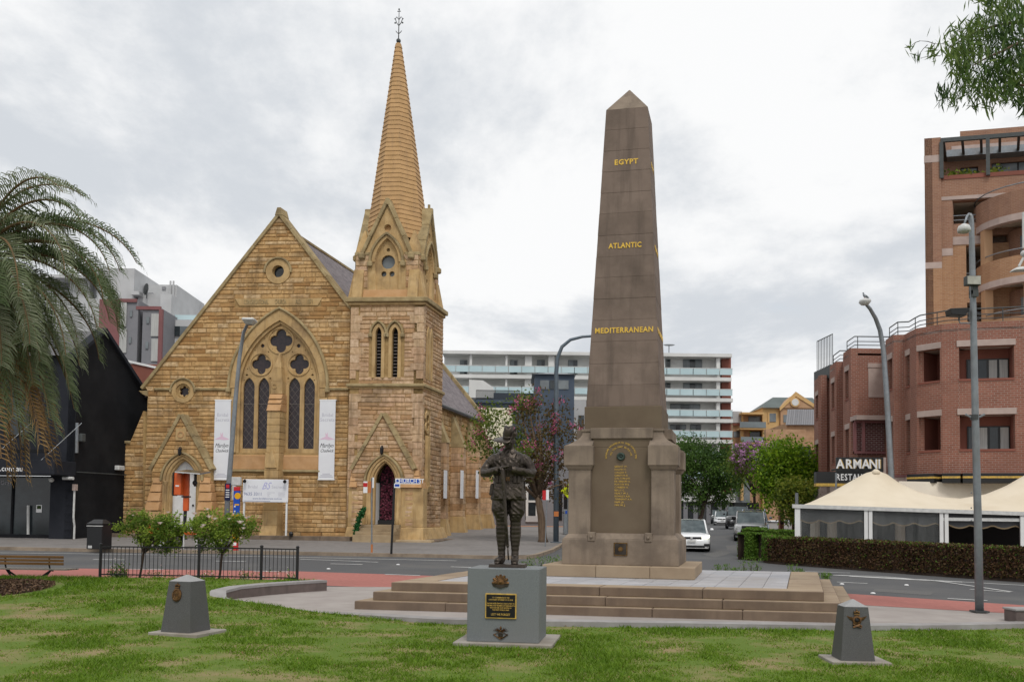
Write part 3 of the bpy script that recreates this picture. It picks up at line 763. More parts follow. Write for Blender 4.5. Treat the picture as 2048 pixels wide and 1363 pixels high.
 def half(z): return aB + (aT - aB) * (z - zb) / (zT - zb)
 for i in range(14):
  e = g.uniform(-.002, .002); ad, bd = half(zs[i]) + e, half(zs[i + 1]) + e
  MB(T).frustum(-ad, ad, -ad, ad, zs[i] + .001, -bd, bd, -bd, bd, zs[i + 1] - .001, 0, g.random()).build('shaft_block', M['trachyte'], root, bevel=.004)
 zA = pick(1256, 181, 0)[1]
 MB(T).frustum(-aT, aT, -aT, aT, zT + .002, -.01, .01, -.01, .01, zA, 0, .9).build('pyramidion', M['trachyte_pale'], root)
 for py, txt, wpx in ((320.5, 'EGYPT', 48), (490.5, 'ATLANTIC', 67), (661.5, 'MEDITERRANEAN', 117)):
  z = Zf(py, .6, 1248); hw = half(z)
  for side in (0, 1):
   w = wpx / 1900 * 20.2 / MS
   me = text_mesh(txt, .16, .012, .0045, space=1.12); xs = [v.co.x for v in me.vertices]; s_ = w / (max(xs) - min(xs)); off = wloc(root)
   for v in me.vertices:
    c = v.co.copy(); d = half(z + c.y) + .003 + max(0, c.z)
    v.co = (T(c.x * s_, -d, z + c.y) if side == 0 else T(d, c.x * s_, z + c.y)) - off
   link_mesh('gold_lettering', me, root, M['gold'])
 d0 = -.93 - .003
 uc, zc = pick(1242, 912.5, -.93)
 MB(lambda x, y, z: T(uc + x, d0 - z, zc + y)).lathe([(.082, 0), (.086, .02), (.075, .045), (.052, .05), (.04, .028), (.022, .03), (.015, .04)], n=24).build('ring_boss', M['verdigris'], root, smooth=True)
 def arc_text(txt, r, a0, a1, size):
  n = len(txt); off = wloc(root); bm_all = None; MBt = MB()
  for i, ch in enumerate(txt):
   if ch == ' ': continue
   an = a0 + (a1 - a0) * (i + .5) / n; me = text_mesh(ch, size, .006, .0006)
   vs = []
   for v in me.vertices:
    x, y = v.co.x, v.co.y
    q = (r + y); px_ = q * sin(an) + x * cos(an); pz_ = q * cos(an) - x * sin(an)
    vs.append(tuple(T(uc + px_, d0 - .002 - max(0, v.co.z), zc + pz_)))
   MBt.add(vs, [tuple(p.vertices) for p in me.polygons]); bpy.data.meshes.remove(me)
  MBt.build('arched_inscription', M['gold_worn'], root)
 arc_text('WITHIN ARE THE NAMES OF ALL THOSE FROM THIS TOWN', .295, radians(-96), radians(97), .050)
 arc_text('WHO TOOK PART IN THE WAR', .205, radians(-82), radians(86), .050)
 rows = ['GRANT W.', 'HALPIN T.', 'CALDER P.', 'CANTOR R.', 'DALTON J.W.', 'PATERSON A.', 'PORTER W.J.', 'CARBERY R.', 'KELLY C.', 'HEALY W. J.', 'ROWLEY A.B.', 'TENNANT A.A.', 'PAPP J.R.', 'PIKE W. J.']
 for i, t in enumerate(rows):
  u, z = pick(1229, 932.5 + 5.92 * i, -.93)
  text_obj('inscribed_name', t, .052, T, M['gold_worn'], root, (u, z), d0, depth=.006, bold=.0008, align='LEFT')
 u0, z0 = pick(1227.5, 1110, -a); u1, z1_ = pick(1255, 1084.5, -a)
 p = MB(T).box(u0, u1, -a - .022, -a + .02, z0, z1_).build('bronze_plate', M['bronze_gold'], root, bevel=.004)
 MB(T).box(u0 + .02, u1 - .02, -a - .025, -a, z0 + .02, z1_ - .02).build('plate_panel', M['bronze'], p)
 uc2, zc2_ = (u0 + u1) / 2, (z0 + z1_) / 2
 MB(lambda x, y, z: T(uc2 + x, -a - .026 - z, zc2_ + y)).lathe([(.05, .0), (.045, .008)], n=12).build('plate_relief', M['bronze_gold'], p)
monument()
def badge_sunburst(root, T, u, z, w):
 m = MB(lambda x, y, d: T(u + x, -d, z + y)); n = 13
 for k in range(n):
  a = pi * (k / (n - 1)); L_ = w * (.5 if k % 2 == 0 else .42); t = .022 * w / .14
  c, s = cos(a), sin(a)
  m.add([(c * .2 * w - s * t, s * .2 * w + c * t, 0), (c * .2 * w + s * t, s * .2 * w - c * t, 0), (c * L_ + s * t * .4, s * L_ - c * t * .4, .004), (c * L_ - s * t * .4, s * L_ + c * t * .4, .004),
      (c * .2 * w, s * .2 * w, .014), (c * L_, s * L_, .010)], [(0, 4, 5, 3), (4, 1, 2, 5), (0, 3, 2, 1)])
 m.lathe([(.22 * w, 0), (.21 * w, .014), (.1 * w, .02)], (0, .03 * w, 0), 16)
 o = m.build('rising_sun_badge', M['bronze_badge'], root)
 r = MB(lambda x, y, d: T(u + x, -d, z + y))
 r.add([(-.5 * w, -.02 * w, .006), (-.44 * w, -.2 * w, .006), (-.2 * w, -.24 * w, .016), (0, -.30 * w, .02), (.2 * w, -.24 * w, .016), (.44 * w, -.2 * w, .006), (.5 * w, -.02 * w, .006), (.25 * w, -.07 * w, .016), (0, -.1 * w, .02), (-.25 * w, -.07 * w, .016)], [(0, 1, 2, 9), (9, 2, 3, 8), (8, 3, 4, 7), (7, 4, 5, 6)])
 r.build('scroll', M['bronze'], o)
 c = MB(lambda x, y, d: T(u + x, -d, z + y))
 c.lathe([(.09 * w, .014), (.08 * w, .026), (.03 * w, .03)], (0, .05 * w, 0), 10); c.build('crown', M['bronze_gold'], o)
def badge_wings(root, T, u, z, w, flame=True):
 m = MB(lambda x, y, d: T(u + x, -d, z + y))
 for s in (-1, 1):
  for k in range(4):                          # feathers of the spread wing
   a = radians(8 + 13 * k); L_ = w * (.5 - .06 * k); b = (s * .06 * w, .02 * w)
   c_, s_ = cos(a) * s, sin(a); t = .035 * w
   m.add([(b[0] - s_ * t * s, b[1] + abs(c_) * t, .004), (b[0] + s_ * t * s, b[1] - abs(c_) * t, .004), (c_ * L_, s_ * L_, .004), (b[0], b[1], .016), (c_ * L_ * .9, s_ * L_ * .9 + t * .6, .010)], [(0, 3, 4), (3, 1, 2), (3, 2, 4), (0, 4, 2, 1)])
  m.tube([(s * .42 * w, -.18 * w, .008), (-s * .06 * w, .06 * w, .012)], .02 * w, 5)
  m.tube([(s * .44 * w, -.15 * w, .008), (s * .12 * w, -.38 * w, .010), (0, -.44 * w, .012)], .035 * w, 5)
 m.ball((0, .08 * w, .008), .07 * w, 8); m.ball((0, .22 * w, .010), .075 * w, 8); m.ball((0, .31 * w, .010), .035 * w, 6)
 o = m.build('winged_badge', M['bronze_badge'], root)
 c = MB(lambda x, y, d: T(u + x, -d, z + y))
 c.lathe([(.15 * w, .004), (.15 * w, .014), (.10 * w, .016), (.10 * w, .008)], (0, -.18 * w, 0), 16); c.build('medallion', M['bronze'], o)
 c = MB(lambda x, y, d: T(u + x, -d, z + y)); c.box(-.17 * w, .17 * w, -.36 * w, -.30 * w, .004, .018); c.build('scroll', M['bronze_gold'], o)
PF = Frame(-.035, 13.42, 8.5)                 # plinth centre
def plinth():
 hw, hd = .495, .44
 zt = 1.03
 root = thing('statue_plinth', PF.T(0, 0, .0), 'blue-grey granite block plinth with black plaque and bronze badges, under the soldier statue', 'plinth')
 MB(PF.T).box(-hw - .17, hw + .19, -hd - .12, hd + .2, -.06, .035).build('ground_slab', M['slab_stone'], root, bevel=.01)
 MB(PF.T).box(-hw, hw, -hd, hd, .034, zt).build('granite_block', M['granite'], root, bevel=.008)
 d0 = -hd - .002
 u0, z0 = PF.pick(970.5, 1235, -hd); u1, z1 = PF.pick(1033.5, 1186.5, -hd)
 p = MB(PF.T).box(u0, u1, -hd - .022, -hd + .01, z0, z1).build('plaque_frame', M['gold_worn'], root, bevel=.004)
 MB(PF.T).box(u0 + .016, u1 - .016, -hd - .026, -hd, z0 + .016, z1 - .016).build('plaque', M['plaque_black'], p)
 uc, h = (u0 + u1) / 2, z1 - z0
 for t, fy, sz in [('TO COMMEMORATE THE', .835, .026), ('CENTENARY OF ARMISTICE IN 2018', .75, .026), ('THIS BRONZE STATUE IS DEDICATED TO', .60, .026), ('THE MEN AND WOMEN OF PARRAMATTA', .515, .026), ('WHO SERVED OUR NATION IN', .43, .026), ('THE FIRST WORLD WAR', .345, .026), ('LEST WE FORGET', .165, .042)]:
  text_obj('plaque_lettering', t, sz, PF.T, M['gold_worn'], p, (uc, z0 + h * fy), -hd - .0265, depth=.004, bold=.0004, sx=.80)
 u, z = PF.pick(1001, 1165, -hd); badge_sunburst(root, lambda x, d, zz: PF.T(x, -hd - .001 + d, zz), u, z, .235)
 u, z = PF.pick(1001.5, 1262, -hd); badge_wings(root, lambda x, d, zz: PF.T(x, -hd - .001 + d, zz), u, z, .225)
 return zt
PL_Z = plinth()
def marker(name, fr, px_off, label, kind):
 z0 = zlawn(*fr.o)
 root = thing('memorial_marker', (fr.o.x, fr.o.y, z0), label, 'memorial stone', 'flanking memorial stones')
 b, t, h = (.208, .146, .69) if kind == 'r' else (.238, .172, .73)
 MB(fr.T).box(-b - .13, b + .17, -b - .1, b + .14, z0 - .06, z0 + .035).build('ground_slab', M['slab_stone'], root, bevel=.008)
 MB(fr.T).frustum(-b, b, -b, b, z0 + .034, -t, t, -t, t, z0 + h).build('granite_body', M['granite_dark'], root, bevel=.004)
 MB(fr.T).frustum(-t + .001, t - .001, -t + .001, t - .001, z0 + h + .0005, -.01, .01, -.01, .01, z0 + h + .085).build('pointed_top', M['granite_top'], root)
 def FT(x, d, z):                                    # battered front face
  k = (z - z0) / h; return fr.T(x, -(b + (t - b) * k) - .002 + d, z)
 return root, FT, z0
FRL = Frame(-4.54, 13.4, 17); FRR = Frame(4.30, 12.0, 3)
def markers():
 root, FT, z0 = marker('l', FRL, 0, 'dark granite marker stone with oval crowned badge, on the lawn at left', 'l')
 m = MB(lambda x, y, d: FT(-.02 + x, -d, z0 + .545 + y)); m.lathe([(.085, 0), (.085, .016), (.066, .02), (.06, .012)], n=20, sx=.86, sy=1.08)
 o = m.build('oval_badge', M['bronze_badge'], root)
 m = MB(lambda x, y, d: FT(-.02 + x, -d, z0 + .545 + y)); m.tube([(0, -.04, .014), (0, .045, .014)], .007, 5); m.tube([(-.035, -.01, .014), (-.02, -.04, .014), (0, -.045, .014), (.02, -.04, .014), (.035, -.01, .014)], .006, 5); m.tube([(-.02, .025, .014), (.02, .025, .014)], .005, 5)
 m.build('anchor', M['bronze_gold'], o)
 m = MB(lambda x, y, d: FT(-.02 + x, -d, z0 + .545 + y))
 m.box(-.035, .035, .095, .115, .002, .02); m.ball((-.026, .132, .008), .017, 6); m.ball((.026, .132, .008), .017, 6); m.ball((0, .138, .009), .018, 6); m.ball((0, .162, .009), .009, 6)
 m.build('crown', M['bronze_badge'], o)
 root, FT, z0 = marker('r', FRR, 0, 'dark granite marker stone with winged badge, on the lawn at right', 'r')
 m = MB(lambda x, y, d: FT(x, -d, z0 + .53 + y))
 m.lathe([(.055, 0), (.055, .016), (.036, .02), (.032, .008)], n=18); m.tube([(-.05, -.045, .01), (-.02, -.07, .012), (.03, -.055, .012), (.055, -.075, .01)], .012, 5); m.tube([(-.05, -.085, .01), (0, -.072, .012), (.05, -.09, .01)], .011, 5)
 o = m.build('winged_badge', M['bronze_badge'], root)
 for s in (-1, 1):
  m = MB(lambda x, y, d: FT(x, -d, z0 + .53 + y)); m.add([(s * .03, .03, .012), (s * .035, -.012, .010), (s * .085, .008, .008), (s * .125, .052, .004), (s * .07, .035, .014)], [(0, 1, 4), (1, 2, 4), (2, 3, 4), (0, 4, 3)]); m.build('wing', M['bronze_badge'], o)
 m = MB(lambda x, y, d: FT(x, -d, z0 + .53 + y)); m.box(-.034, .034, .062, .082, .002, .02); m.ball((-.025, .097, .008), .016, 6); m.ball((.025, .097, .008), .016, 6); m.ball((0, .102, .009), .017, 6); m.ball((0, .125, .009), .009, 6)
 m.build('crown', M['bronze_gold'], o)
 m = MB(lambda x, y, d: FT(x, -d, z0 + .53 + y)); m.ball((0, 0, .008), .03, 8, sz=.5); m.build('medallion', M['plaque_black'], o)
markers()
# ------------------------------------------------------------------ bronze soldier resting on his reversed rifle
from mathutils import noise as MN
def statue():
 SF = Frame(-.045, 13.5, 5); z0 = PL_Z + .046
 root = thing('soldier_statue', SF.T(0, 0, PL_Z), 'dark bronze soldier statue in slouch hat, head bowed, hands on a reversed rifle', 'statue')
 MB(SF.T).frustum(-.245, .265, -.26, .20, PL_Z + .001, -.24, .26, -.255, .195, z0).build('base_plate', M['bronze'], root, bevel=.006)
 def T(x, y, z): return SF.T(x, y, z0 + z)
 b = MB()
 def rings(R, n=20):                                     # (z, cx, cy, rx, ry)
  v = []; f = []
  for (z, cx, cy, rx, ry) in R:
   for k in range(n):
    a = 2 * pi * k / n; v.append((cx + rx * cos(a), cy + ry * sin(a), z))
  for i in range(len(R) - 1):
   for k in range(n): f.append((i * n + k, i * n + (k + 1) % n, (i + 1) * n + (k + 1) % n, (i + 1) * n + k))
  f.append(list(range(n - 1, -1, -1))); f.append(list(range((len(R) - 1) * n, len(R) * n)))
  b.add(v, f)
 def blob(c, rx, ry, rz, n=12):
  v = []; f = []; m = 8
  for i in range(m + 1):
   t = pi * i / m
   for k in range(n):
    a = 2 * pi * k / n; s_ = max(.02, sin(t)); v.append((c[0] + rx * s_ * cos(a), c[1] + ry * s_ * sin(a), c[2] - rz * cos(t)))
  for i in range(m):
   for k in range(n): f.append((i * n + k, i * n + (k + 1) % n, (i + 1) * n + (k + 1) % n, (i + 1) * n + k))
  f.append(list(range(n - 1, -1, -1))); f.append(list(range(m * n, (m + 1) * n))); b.add(v, f)
 rings([(.895, 0, .0, .240, .165), (.91, 0, 0, .258, .182), (.98, 0, 0, .246, .172), (1.06, 0, 0, .232, .160), (1.13, 0, 0, .218, .146), (1.18, 0, 0, .212, .140), (1.24, 0, 0, .216, .144),
     (1.33, 0, -.005, .226, .150), (1.42, 0, -.01, .234, .150), (1.50, 0, -.005, .226, .136), (1.55, 0, 0, .196, .118), (1.585, 0, 0, .135, .098), (1.61, 0, -.01, .085, .082), (1.64, 0, -.02, .07, .075)], 28)
 b.tube([(0, 0, 1.58), (.002, -.035, 1.66), (.004, -.06, 1.72)], [.068, .062, .065], 12)
 blob((.005, -.075, 1.735), .083, .098, .112, 16)
 blob((.005, -.125, 1.675), .055, .052, .055); blob((.005, -.150, 1.640), .030, .026, .024)          # jaw, chin
 b.tube([(.005, -.168, 1.745), (.005, -.192, 1.698)], [.012, .018], 6); blob((.005, -.178, 1.668), .024, .012, .008)
 blob((-.03, -.158, 1.70), .022, .018, .02); blob((.04, -.158, 1.70), .022, .018, .02)
 for s in (-1, 1): blob((.005 + s * .082, -.06, 1.72), .012, .024, .034)
 for s in (-1, 1): b.add([(s * .012, -.105, 1.605), (s * .085, -.085, 1.625), (s * .10, -.095, 1.575), (s * .055, -.135, 1.545), (s * .012, -.085, 1.60), (s * .08, -.065, 1.62), (s * .095, -.075, 1.57), (s * .055, -.115, 1.54)], [(0, 1, 2, 3), (7, 6, 5, 4), (0, 4, 5, 1), (1, 5, 6, 2), (2, 6, 7, 3), (3, 7, 4, 0)])
 b.tube([(-.185, 0, 1.515), (-.24, .005, 1.465), (-.295, .0, 1.39), (-.345, -.02, 1.305), (-.345, -.05, 1.275), (-.28, -.13, 1.275), (-.19, -.215, 1.295), (-.11, -.262, 1.318)], [.055, .068, .070, .064, .064, .060, .052, .046], 14)
 b.tube([(.185, 0, 1.515), (.24, .005, 1.465), (.295, .0, 1.39), (.335, -.02, 1.30), (.33, -.055, 1.275), (.26, -.145, 1.28), (.15, -.225, 1.305), (.055, -.268, 1.325)], [.055, .068, .071, .065, .065, .061, .053, .046], 14)
 b.tube([(-.155, -.238, 1.303), (-.125, -.256, 1.312)], [.056, .054], 14); b.tube([(.105, -.245, 1.312), (.075, -.260, 1.320)], [.058, .056], 14)
 blob((-.085, -.282, 1.332), .045, .034, .024); blob((-.01, -.285, 1.358), .050, .036, .022)
 for k in range(4):
  y = -.262 - .017 * k; L_ = (.052, .06, .056, .044)[k]
  b.tube([(-.03, y, 1.372 - .003 * k), (-.03 - L_ * .6, y - .004, 1.370 - .004 * k), (-.03 - L_, y - .008, 1.350 - .005 * k), (-.03 - L_ * 1.08, y - .01, 1.325)], [.0105, .010, .0095, .008], 7)
  b.tube([(-.055, y, 1.345), (-.055 + L_ * .5, y - .004, 1.343), (-.055 + L_ * .9, y - .008, 1.325)], [.0105, .010, .0085], 7)
 b.tube([(.005, -.30, 1.362), (-.02, -.328, 1.352), (-.045, -.335, 1.335)], [.013, .0115, .009], 7)
 b.tube([(-.105, -.30, 1.335), (-.09, -.325, 1.32), (-.07, -.335, 1.30)], [.013, .0115, .009], 7)
 for s, xk, xf in ((-1, -.098, -.088), (1, .105, .100)):
  R = [(.96, s * .110, 0, .112, .136), (.90, s * .115, 0, .114, .134), (.84, s * .120, .0, .118, .136), (.78, s * .122, -.004, .120, .136), (.735, s * .120, -.01, .114, .126), (.70, xk * 1.12, -.012, .106, .114), (.64, xk, -.012, .084, .094), (.60, xk, -.006, .080, .090)]
  rings(R, 20)
  R = []
  for i in range(61):
   z = .62 - .52 * i / 60; k = interp(z, [.10, .16, .24, .36, .46, .56, .62], [.052, .050, .057, .074, .079, .074, .078])
   w = .0045 * (1 - abs(((z * 17) % 1) * 2 - 1)); xc = interp(z, [.1, .62], [xf, xk])
   R.append((z, xc, interp(z, [.1, .4, .62], [.01, .018, -.004]), k + w, k * 1.08 + w))
  rings(R, 20)
  tx, ty = (-.05, -.235) if s < 0 else (.012, -.235)
  b.tube([(xf, .065, .04), (xf, .03, .058), (xf + tx * .2, -.03, .062), (xf + tx * .55, -.11, .050), (xf + tx * .85, -.175, .040), (xf + tx, ty + .03, .032)], [.045, .054, .057, .053, .05, .030], 12)
  b.tube([(xf, .075, .012), (xf + tx * .3, -.04, .012), (xf + tx * .8, -.155, .012), (xf + tx, ty + .015, .012)], [.04, .046, .054, .03], 12, sq=.28)
  rings([(.05, xf, .01, .056, .064), (.10, xf, .012, .053, .06), (.155, xf, .012, .054, .06), (.165, xf, .012, .045, .05)], 14)
  b.tube([(xk - .09, -.02, .735), (xk - .03, -.12, .700), (xk + .04, -.115, .705), (xk + .09, -.02, .745)], .020, 8)
  b.tube([(xk - .085, -.03, .69), (xk - .02, -.11, .665), (xk + .05, -.10, .665), (xk + .08, -.02, .69)], .014, 8)
 def pad(x, z, w, h, th, ybase):
  b.add([(x - w, ybase + .03, z - h), (x + w, ybase + .03, z - h), (x + w, ybase + .03, z + h), (x - w, ybase + .03, z + h), (x - w * .96, ybase - th, z - h * .96), (x + w * .96, ybase - th, z - h * .96), (x + w * .96, ybase - th, z + h * .96), (x - w * .96, ybase - th, z + h * .96)],
     [(0, 3, 2, 1), (4, 5, 6, 7), (0, 1, 5, 4), (1, 2, 6, 5), (2, 3, 7, 6), (3, 0, 4, 7)])
 for s in (-1, 1):
  pad(s * .105, 1.415, .062, .062, .012, -.138); pad(s * .105, 1.462, .066, .020, .020, -.132)
  pad(s * .125, 1.00, .070, .065, .014, -.145); pad(s * .125, 1.055, .074, .020, .022, -.138)
  b.tube([(s * .14, -.03, 1.585), (s * .125, -.12, 1.53), (s * .115, -.158, 1.42), (s * .11, -.15, 1.30), (s * .105, -.135, 1.20)], .016, 6, sq=.5)
  b.tube([(s * .10, .0, 1.592), (s * .19, .0, 1.548)], [.024, .028], 6, sq=.3)
 b.tube([(0, -.10, 1.57), (0, -.155, 1.48), (0, -.16, 1.36), (0, -.145, 1.22), (0, -.16, 1.06), (0, -.176, .92)], .012, 6)
 for z in (1.52, 1.44, 1.36, 1.27): blob((0, -.168 + abs(z - 1.42) * .12, z), .010, .008, .010, 8)
 me = b.mesh(); o = bpy.data.objects.new('tmp', me); COL.objects.link(o)
 bm = bmesh.new(); bm.from_mesh(me); bmesh.ops.recalc_face_normals(bm, faces=bm.faces); bm.to_mesh(me); bm.free()
 r = o.modifiers.new('r', 'REMESH'); r.mode = 'VOXEL'; r.voxel_size = .0075
 sm = o.modifiers.new('s', 'SMOOTH'); sm.factor = .5; sm.iterations = 3
 m2 = eval_mesh(o); bpy.data.objects.remove(o)
 off = wloc(root); m2.materials.clear()
 nv = len(m2.vertices)
 nrm = [v.normal.copy() for v in m2.vertices]
 for i, v in enumerate(m2.vertices):
  c = v.co.copy(); a = 0
  if c.z > .9 and c.z < 1.56: a = .006
  elif .62 < c.z <= .9: a = .007
  if abs(c.x) > .2 and c.z > 1.2: a = .008
  if abs(c.x) < .13 and c.y < -.24: a = 0.001
  if a:
   n_ = .75 - 2.6 * abs(MN.noise(Vector((c.x * 7, c.y * 6, c.z * 13 + c.x * 12)))) + .3 * MN.noise(Vector((c.x * 14, c.y * 12, c.z * 34 - c.x * 20)))
   c = c + nrm[i] * (a * n_)
  v.co = T(*c) - off
 link_mesh('body', m2, root, M['bronze'], smooth=True)
 tilt = Matrix.Rotation(radians(17), 3, 'X')
 hc = Vector((.0, -.075, 1.775))
 def HT(x, y, z):
  q = tilt @ Vector((x, y, z)); return T(*(hc + q))
 prof = [(.106, -.012), (.108, .02), (.106, .06), (.103, .11), (.096, .150), (.082, .170), (.05, .158), (.02, .150)]
 m = MB(HT); n = 24; v = []; f = []
 for r_, z in prof:
  for k in range(n):
   a = 2 * pi * k / n; pinch = 1 - .16 * (z > .09) * abs(cos(a)) ** 1.5
   v.append((r_ * .80 * cos(a) * pinch, r_ * .98 * sin(a), z + (.012 if z > .12 and abs(sin(a)) < .35 else 0) - (.018 if z > .125 and abs(cos(a)) < .35 else 0)))
 for i in range(len(prof) - 1):
  for k in range(n): f.append((i * n + k, i * n + (k + 1) % n, (i + 1) * n + (k + 1) % n, (i + 1) * n + k))
 f.append(list(range((len(prof) - 1) * n, len(prof) * n))); m.add(v, f)
 hat = m.build('hat', M['bronze'], root, smooth=True)
 m = MB(HT); v = []; f = []; n = 32
 for j, (q, th) in enumerate(((.0, .004), (.5, .003), (1., .002), (1., -.004), (.5, -.004), (0., -.004))):
  for k in range(n):
   a = 2 * pi * k / n; c_, s_ = cos(a), sin(a); ro = .205
   x = (.080 + (ro - .080) * q) * c_; y = (.098 + (.215 - .098) * q) * s_; z = -.006 + th - .020 * q * q
   up = smooth01((c_ - .05) / .55) * q                      # right side turned up against the crown
   x = x * (1 - up) + (.108 * c_ + .004) * up; z = z + .130 * up; y = y * (1 - .35 * up)
   if c_ < -.2: x -= .012 * q
   v.append((x, y, z))
 for j in range(5):
  for k in range(n): f.append((j * n + k, j * n + (k + 1) % n, (j + 1) * n + (k + 1) % n, (j + 1) * n + k))
 m.add(v, f); m.build('brim', M['bronze'], hat, smooth=True)
 m = MB(HT); m.lathe([(.104, .002), (.1105, .004), (.1105, .034), (.104, .036)], n=24, sx=.80, sy=.98); m.build('hat_band', M['bronze'], hat, smooth=True)
 m = MB(T); A = Vector((-.062, -.30, 1.335)); B = Vector((.035, -.265, .06)); d = B - A
 def rp(t, dx=0, dy=0): q = A + d * t; return (q.x + dx, q.y + dy, q.z)
 m.tube([rp(0), rp(.03), rp(.12), rp(.20), rp(.235), rp(.30), rp(.42), rp(.60), rp(.86)], [.030, .033, .031, .026, .021, .025, .024, .021, .019], 8)
 rf = m.build('rifle', M['bronze'], root, smooth=True)
 m = MB(T); m.tube([rp(.84), rp(.93), rp(1.0)], [.012, .011, .010], 8); m.build('barrel', M['bronze'], rf, smooth=True)
 for t in (.40, .55, .70, .84): MB(T).tube([rp(t - .008), rp(t + .008)], .0255 - .005 * (t - .4), 8).build('barrel_band', M['bronze'], rf)
 m = MB(T); m.tube([rp(.245, .0, -.022), rp(.26, .0, -.048), rp(.285, .0, -.048), rp(.30, 0, -.022)], .005, 5); m.build('trigger_guard', M['bronze'], rf)
 m = MB(T); m.tube([rp(.28, .02), rp(.275, .05, .0), rp(.27, .058, 0)], [.006, .006, .011], 6); m.build('bolt_handle', M['bronze'], rf)
 m = MB(T); m.tube([rp(.12, .012, .026), rp(.3, .02, .034), rp(.5, .018, .034), rp(.70, .008, .024)], .008, 5, sq=.4); m.build('sling', M['bronze'], rf)
 m = MB(T); R = []
 m.lathe([(.218, 1.165), (.225, 1.17), (.225, 1.205), (.218, 1.21)], n=28, sy=.68); bl = m.build('belt', M['bronze'], root, smooth=False)
 MB(T).box(-.03, .03, -.162, -.13, 1.16, 1.215).build('buckle', M['bronze_badge'], bl, bevel=.004)
 for x, y in ((-.155, -.118), (-.10, -.145), (.10, -.145), (.155, -.118)):
  MB(T).frustum(x - .026, x + .026, y - .02, y + .03, 1.135, x - .024, x + .024, y - .012, y + .03, 1.235).build('ammunition_pouch', M['bronze'], root, bevel=.006)
 MB(T).frustum(-.275, -.205, -.06, .07, .96, -.255, -.20, -.055, .06, 1.13).build('hip_bag', M['bronze'], root, bevel=.015)
 m = MB(T); m.tube([(.225, .0, 1.16), (.235, .005, 1.02)], [.016, .02], 6, sq=.5); m.tube([(.235, .005, 1.02), (.245, .01, .62)], [.020, .011], 6, sq=.45)
 m.build('bayonet_scabbard', M['bronze'], root)
statue()
# ------------------------------------------------------------------ sandstone church
_o = P(697, 1075, 48.7)
CF = Frame(_o.x, 48.7, 5, 13)
church = thing('sandstone_church', CF.T(0, 0, .6), 'golden sandstone church with steep gable, traceried window and corner spire', 'church')
crng = random.Random(11)
STONES = []                                             # (area, verts, faces, rnd, material key)
def lay(T, spans, z0, z1, hr=(.17, .27), lr=(.45, 1.15), d=.045, key='stone', bias=0.0, gap=.012):
 """courses of rock-faced stones; T(s, depth_out, z); spans(z) -> list of (a, b)"""
 z = z0
 while z < z1 - .06:
  h = crng.uniform(*hr)
  if z + h > z1 - .1: h = z1 - z
  lo, hi, mi_ = spans(z + .002), spans(z + h - .002), spans(z + h / 2)
  if len(lo) != len(hi): lo = hi = mi_
  for (a0, b0), (a1, b1) in zip(lo, hi):
   L_, R_ = max(a0, a1), min(b0, b1)
   if max(b0, b1) - min(a0, a1) < .1: continue
   cuts = []; x = min(a0, a1) + crng.uniform(*lr)
   while x < max(b0, b1) - .3:
    if L_ + .08 < x < R_ - .08: cuts.append(x)
    x += crng.uniform(*lr)
   bot = [a0] + cuts + [b0]; top = [a1] + cuts + [b1]
   for i in range(len(bot) - 1):
    q = [(bot[i], z), (bot[i + 1], z), (top[i + 1], z + h), (top[i], z + h)]
    if bot[i + 1] - bot[i] < .02 and top[i + 1] - top[i] < .02: continue
    cx = sum(p[0] for p in q) / 4; cz = z + h / 2
    v = []; wdt = max(bot[i + 1] - bot[i], top[i + 1] - top[i])
    for k, (f1, f2) in enumerate(((gap, 0), (gap + .022, 1))):
     for px_, pz_ in q:
      sx = max(0, 1 - 2 * f1 / max(wdt, .1)); sz = max(0, 1 - 2 * f1 / h)
      v.append(tuple(T(cx + (px_ - cx) * sx, (0 if k == 0 else d * crng.uniform(.5, 1)), cz + (pz_ - cz) * sz)))
    v.append(tuple(T(cx + crng.uniform(-.2, .2) * wdt, d * crng.uniform(.55, 1.15), cz + crng.uniform(-.2, .2) * h)))
    fc = [(0, 1, 5, 4), (1, 2, 6, 5), (2, 3, 7, 6), (3, 0, 4, 7), (4, 5, 8), (5, 6, 8), (6, 7, 8), (7, 4, 8)]
    STONES.append((wdt * h, v, fc, min(1, max(0, crng.random() + bias)), key))
  z += h
def sub(spans, holes):
 """cut intervals out of spans"""
 for (h0, h1) in holes:
  out = []
  for a, b in spans:
   if h1 <= a or h0 >= b: out.append((a, b)); continue
   if h0 - a > .06: out.append((a, h0))
   if b - h1 > .06: out.append((h1, b))
  spans = out
 return spans
def poly_int(poly, z):
 """intersection interval of a polygon with height z"""
 xs = []
 for (x0, z0), (x1, z1) in zip(poly, poly[1:] + poly[:1]):
  if (z0 <= z < z1) or (z1 <= z < z0): xs.append(x0 + (x1 - x0) * (z - z0) / (z1 - z0))
 xs.sort()
 return [(xs[0], xs[-1])] if len(xs) >= 2 else []
def CT(v0):                                             # plane parallel to the front at depth v0; depth counts outwards
 return lambda s, d, z: CF.T(s, v0 - d, z)
def CS(u0):                                             # plane of the right side
 return lambda s, d, z: CF.T(u0 + d, s, z)
pk = CF.pick
def pts(L_, v=0.0): return [pk(x, y, v) for x, y in L_]
ZB = .68                                                # foot of the walls
def part(m, name, mt, bevel=0, parent=church, **k): return m.build(name, M[mt], parent, bevel=bevel, **k)
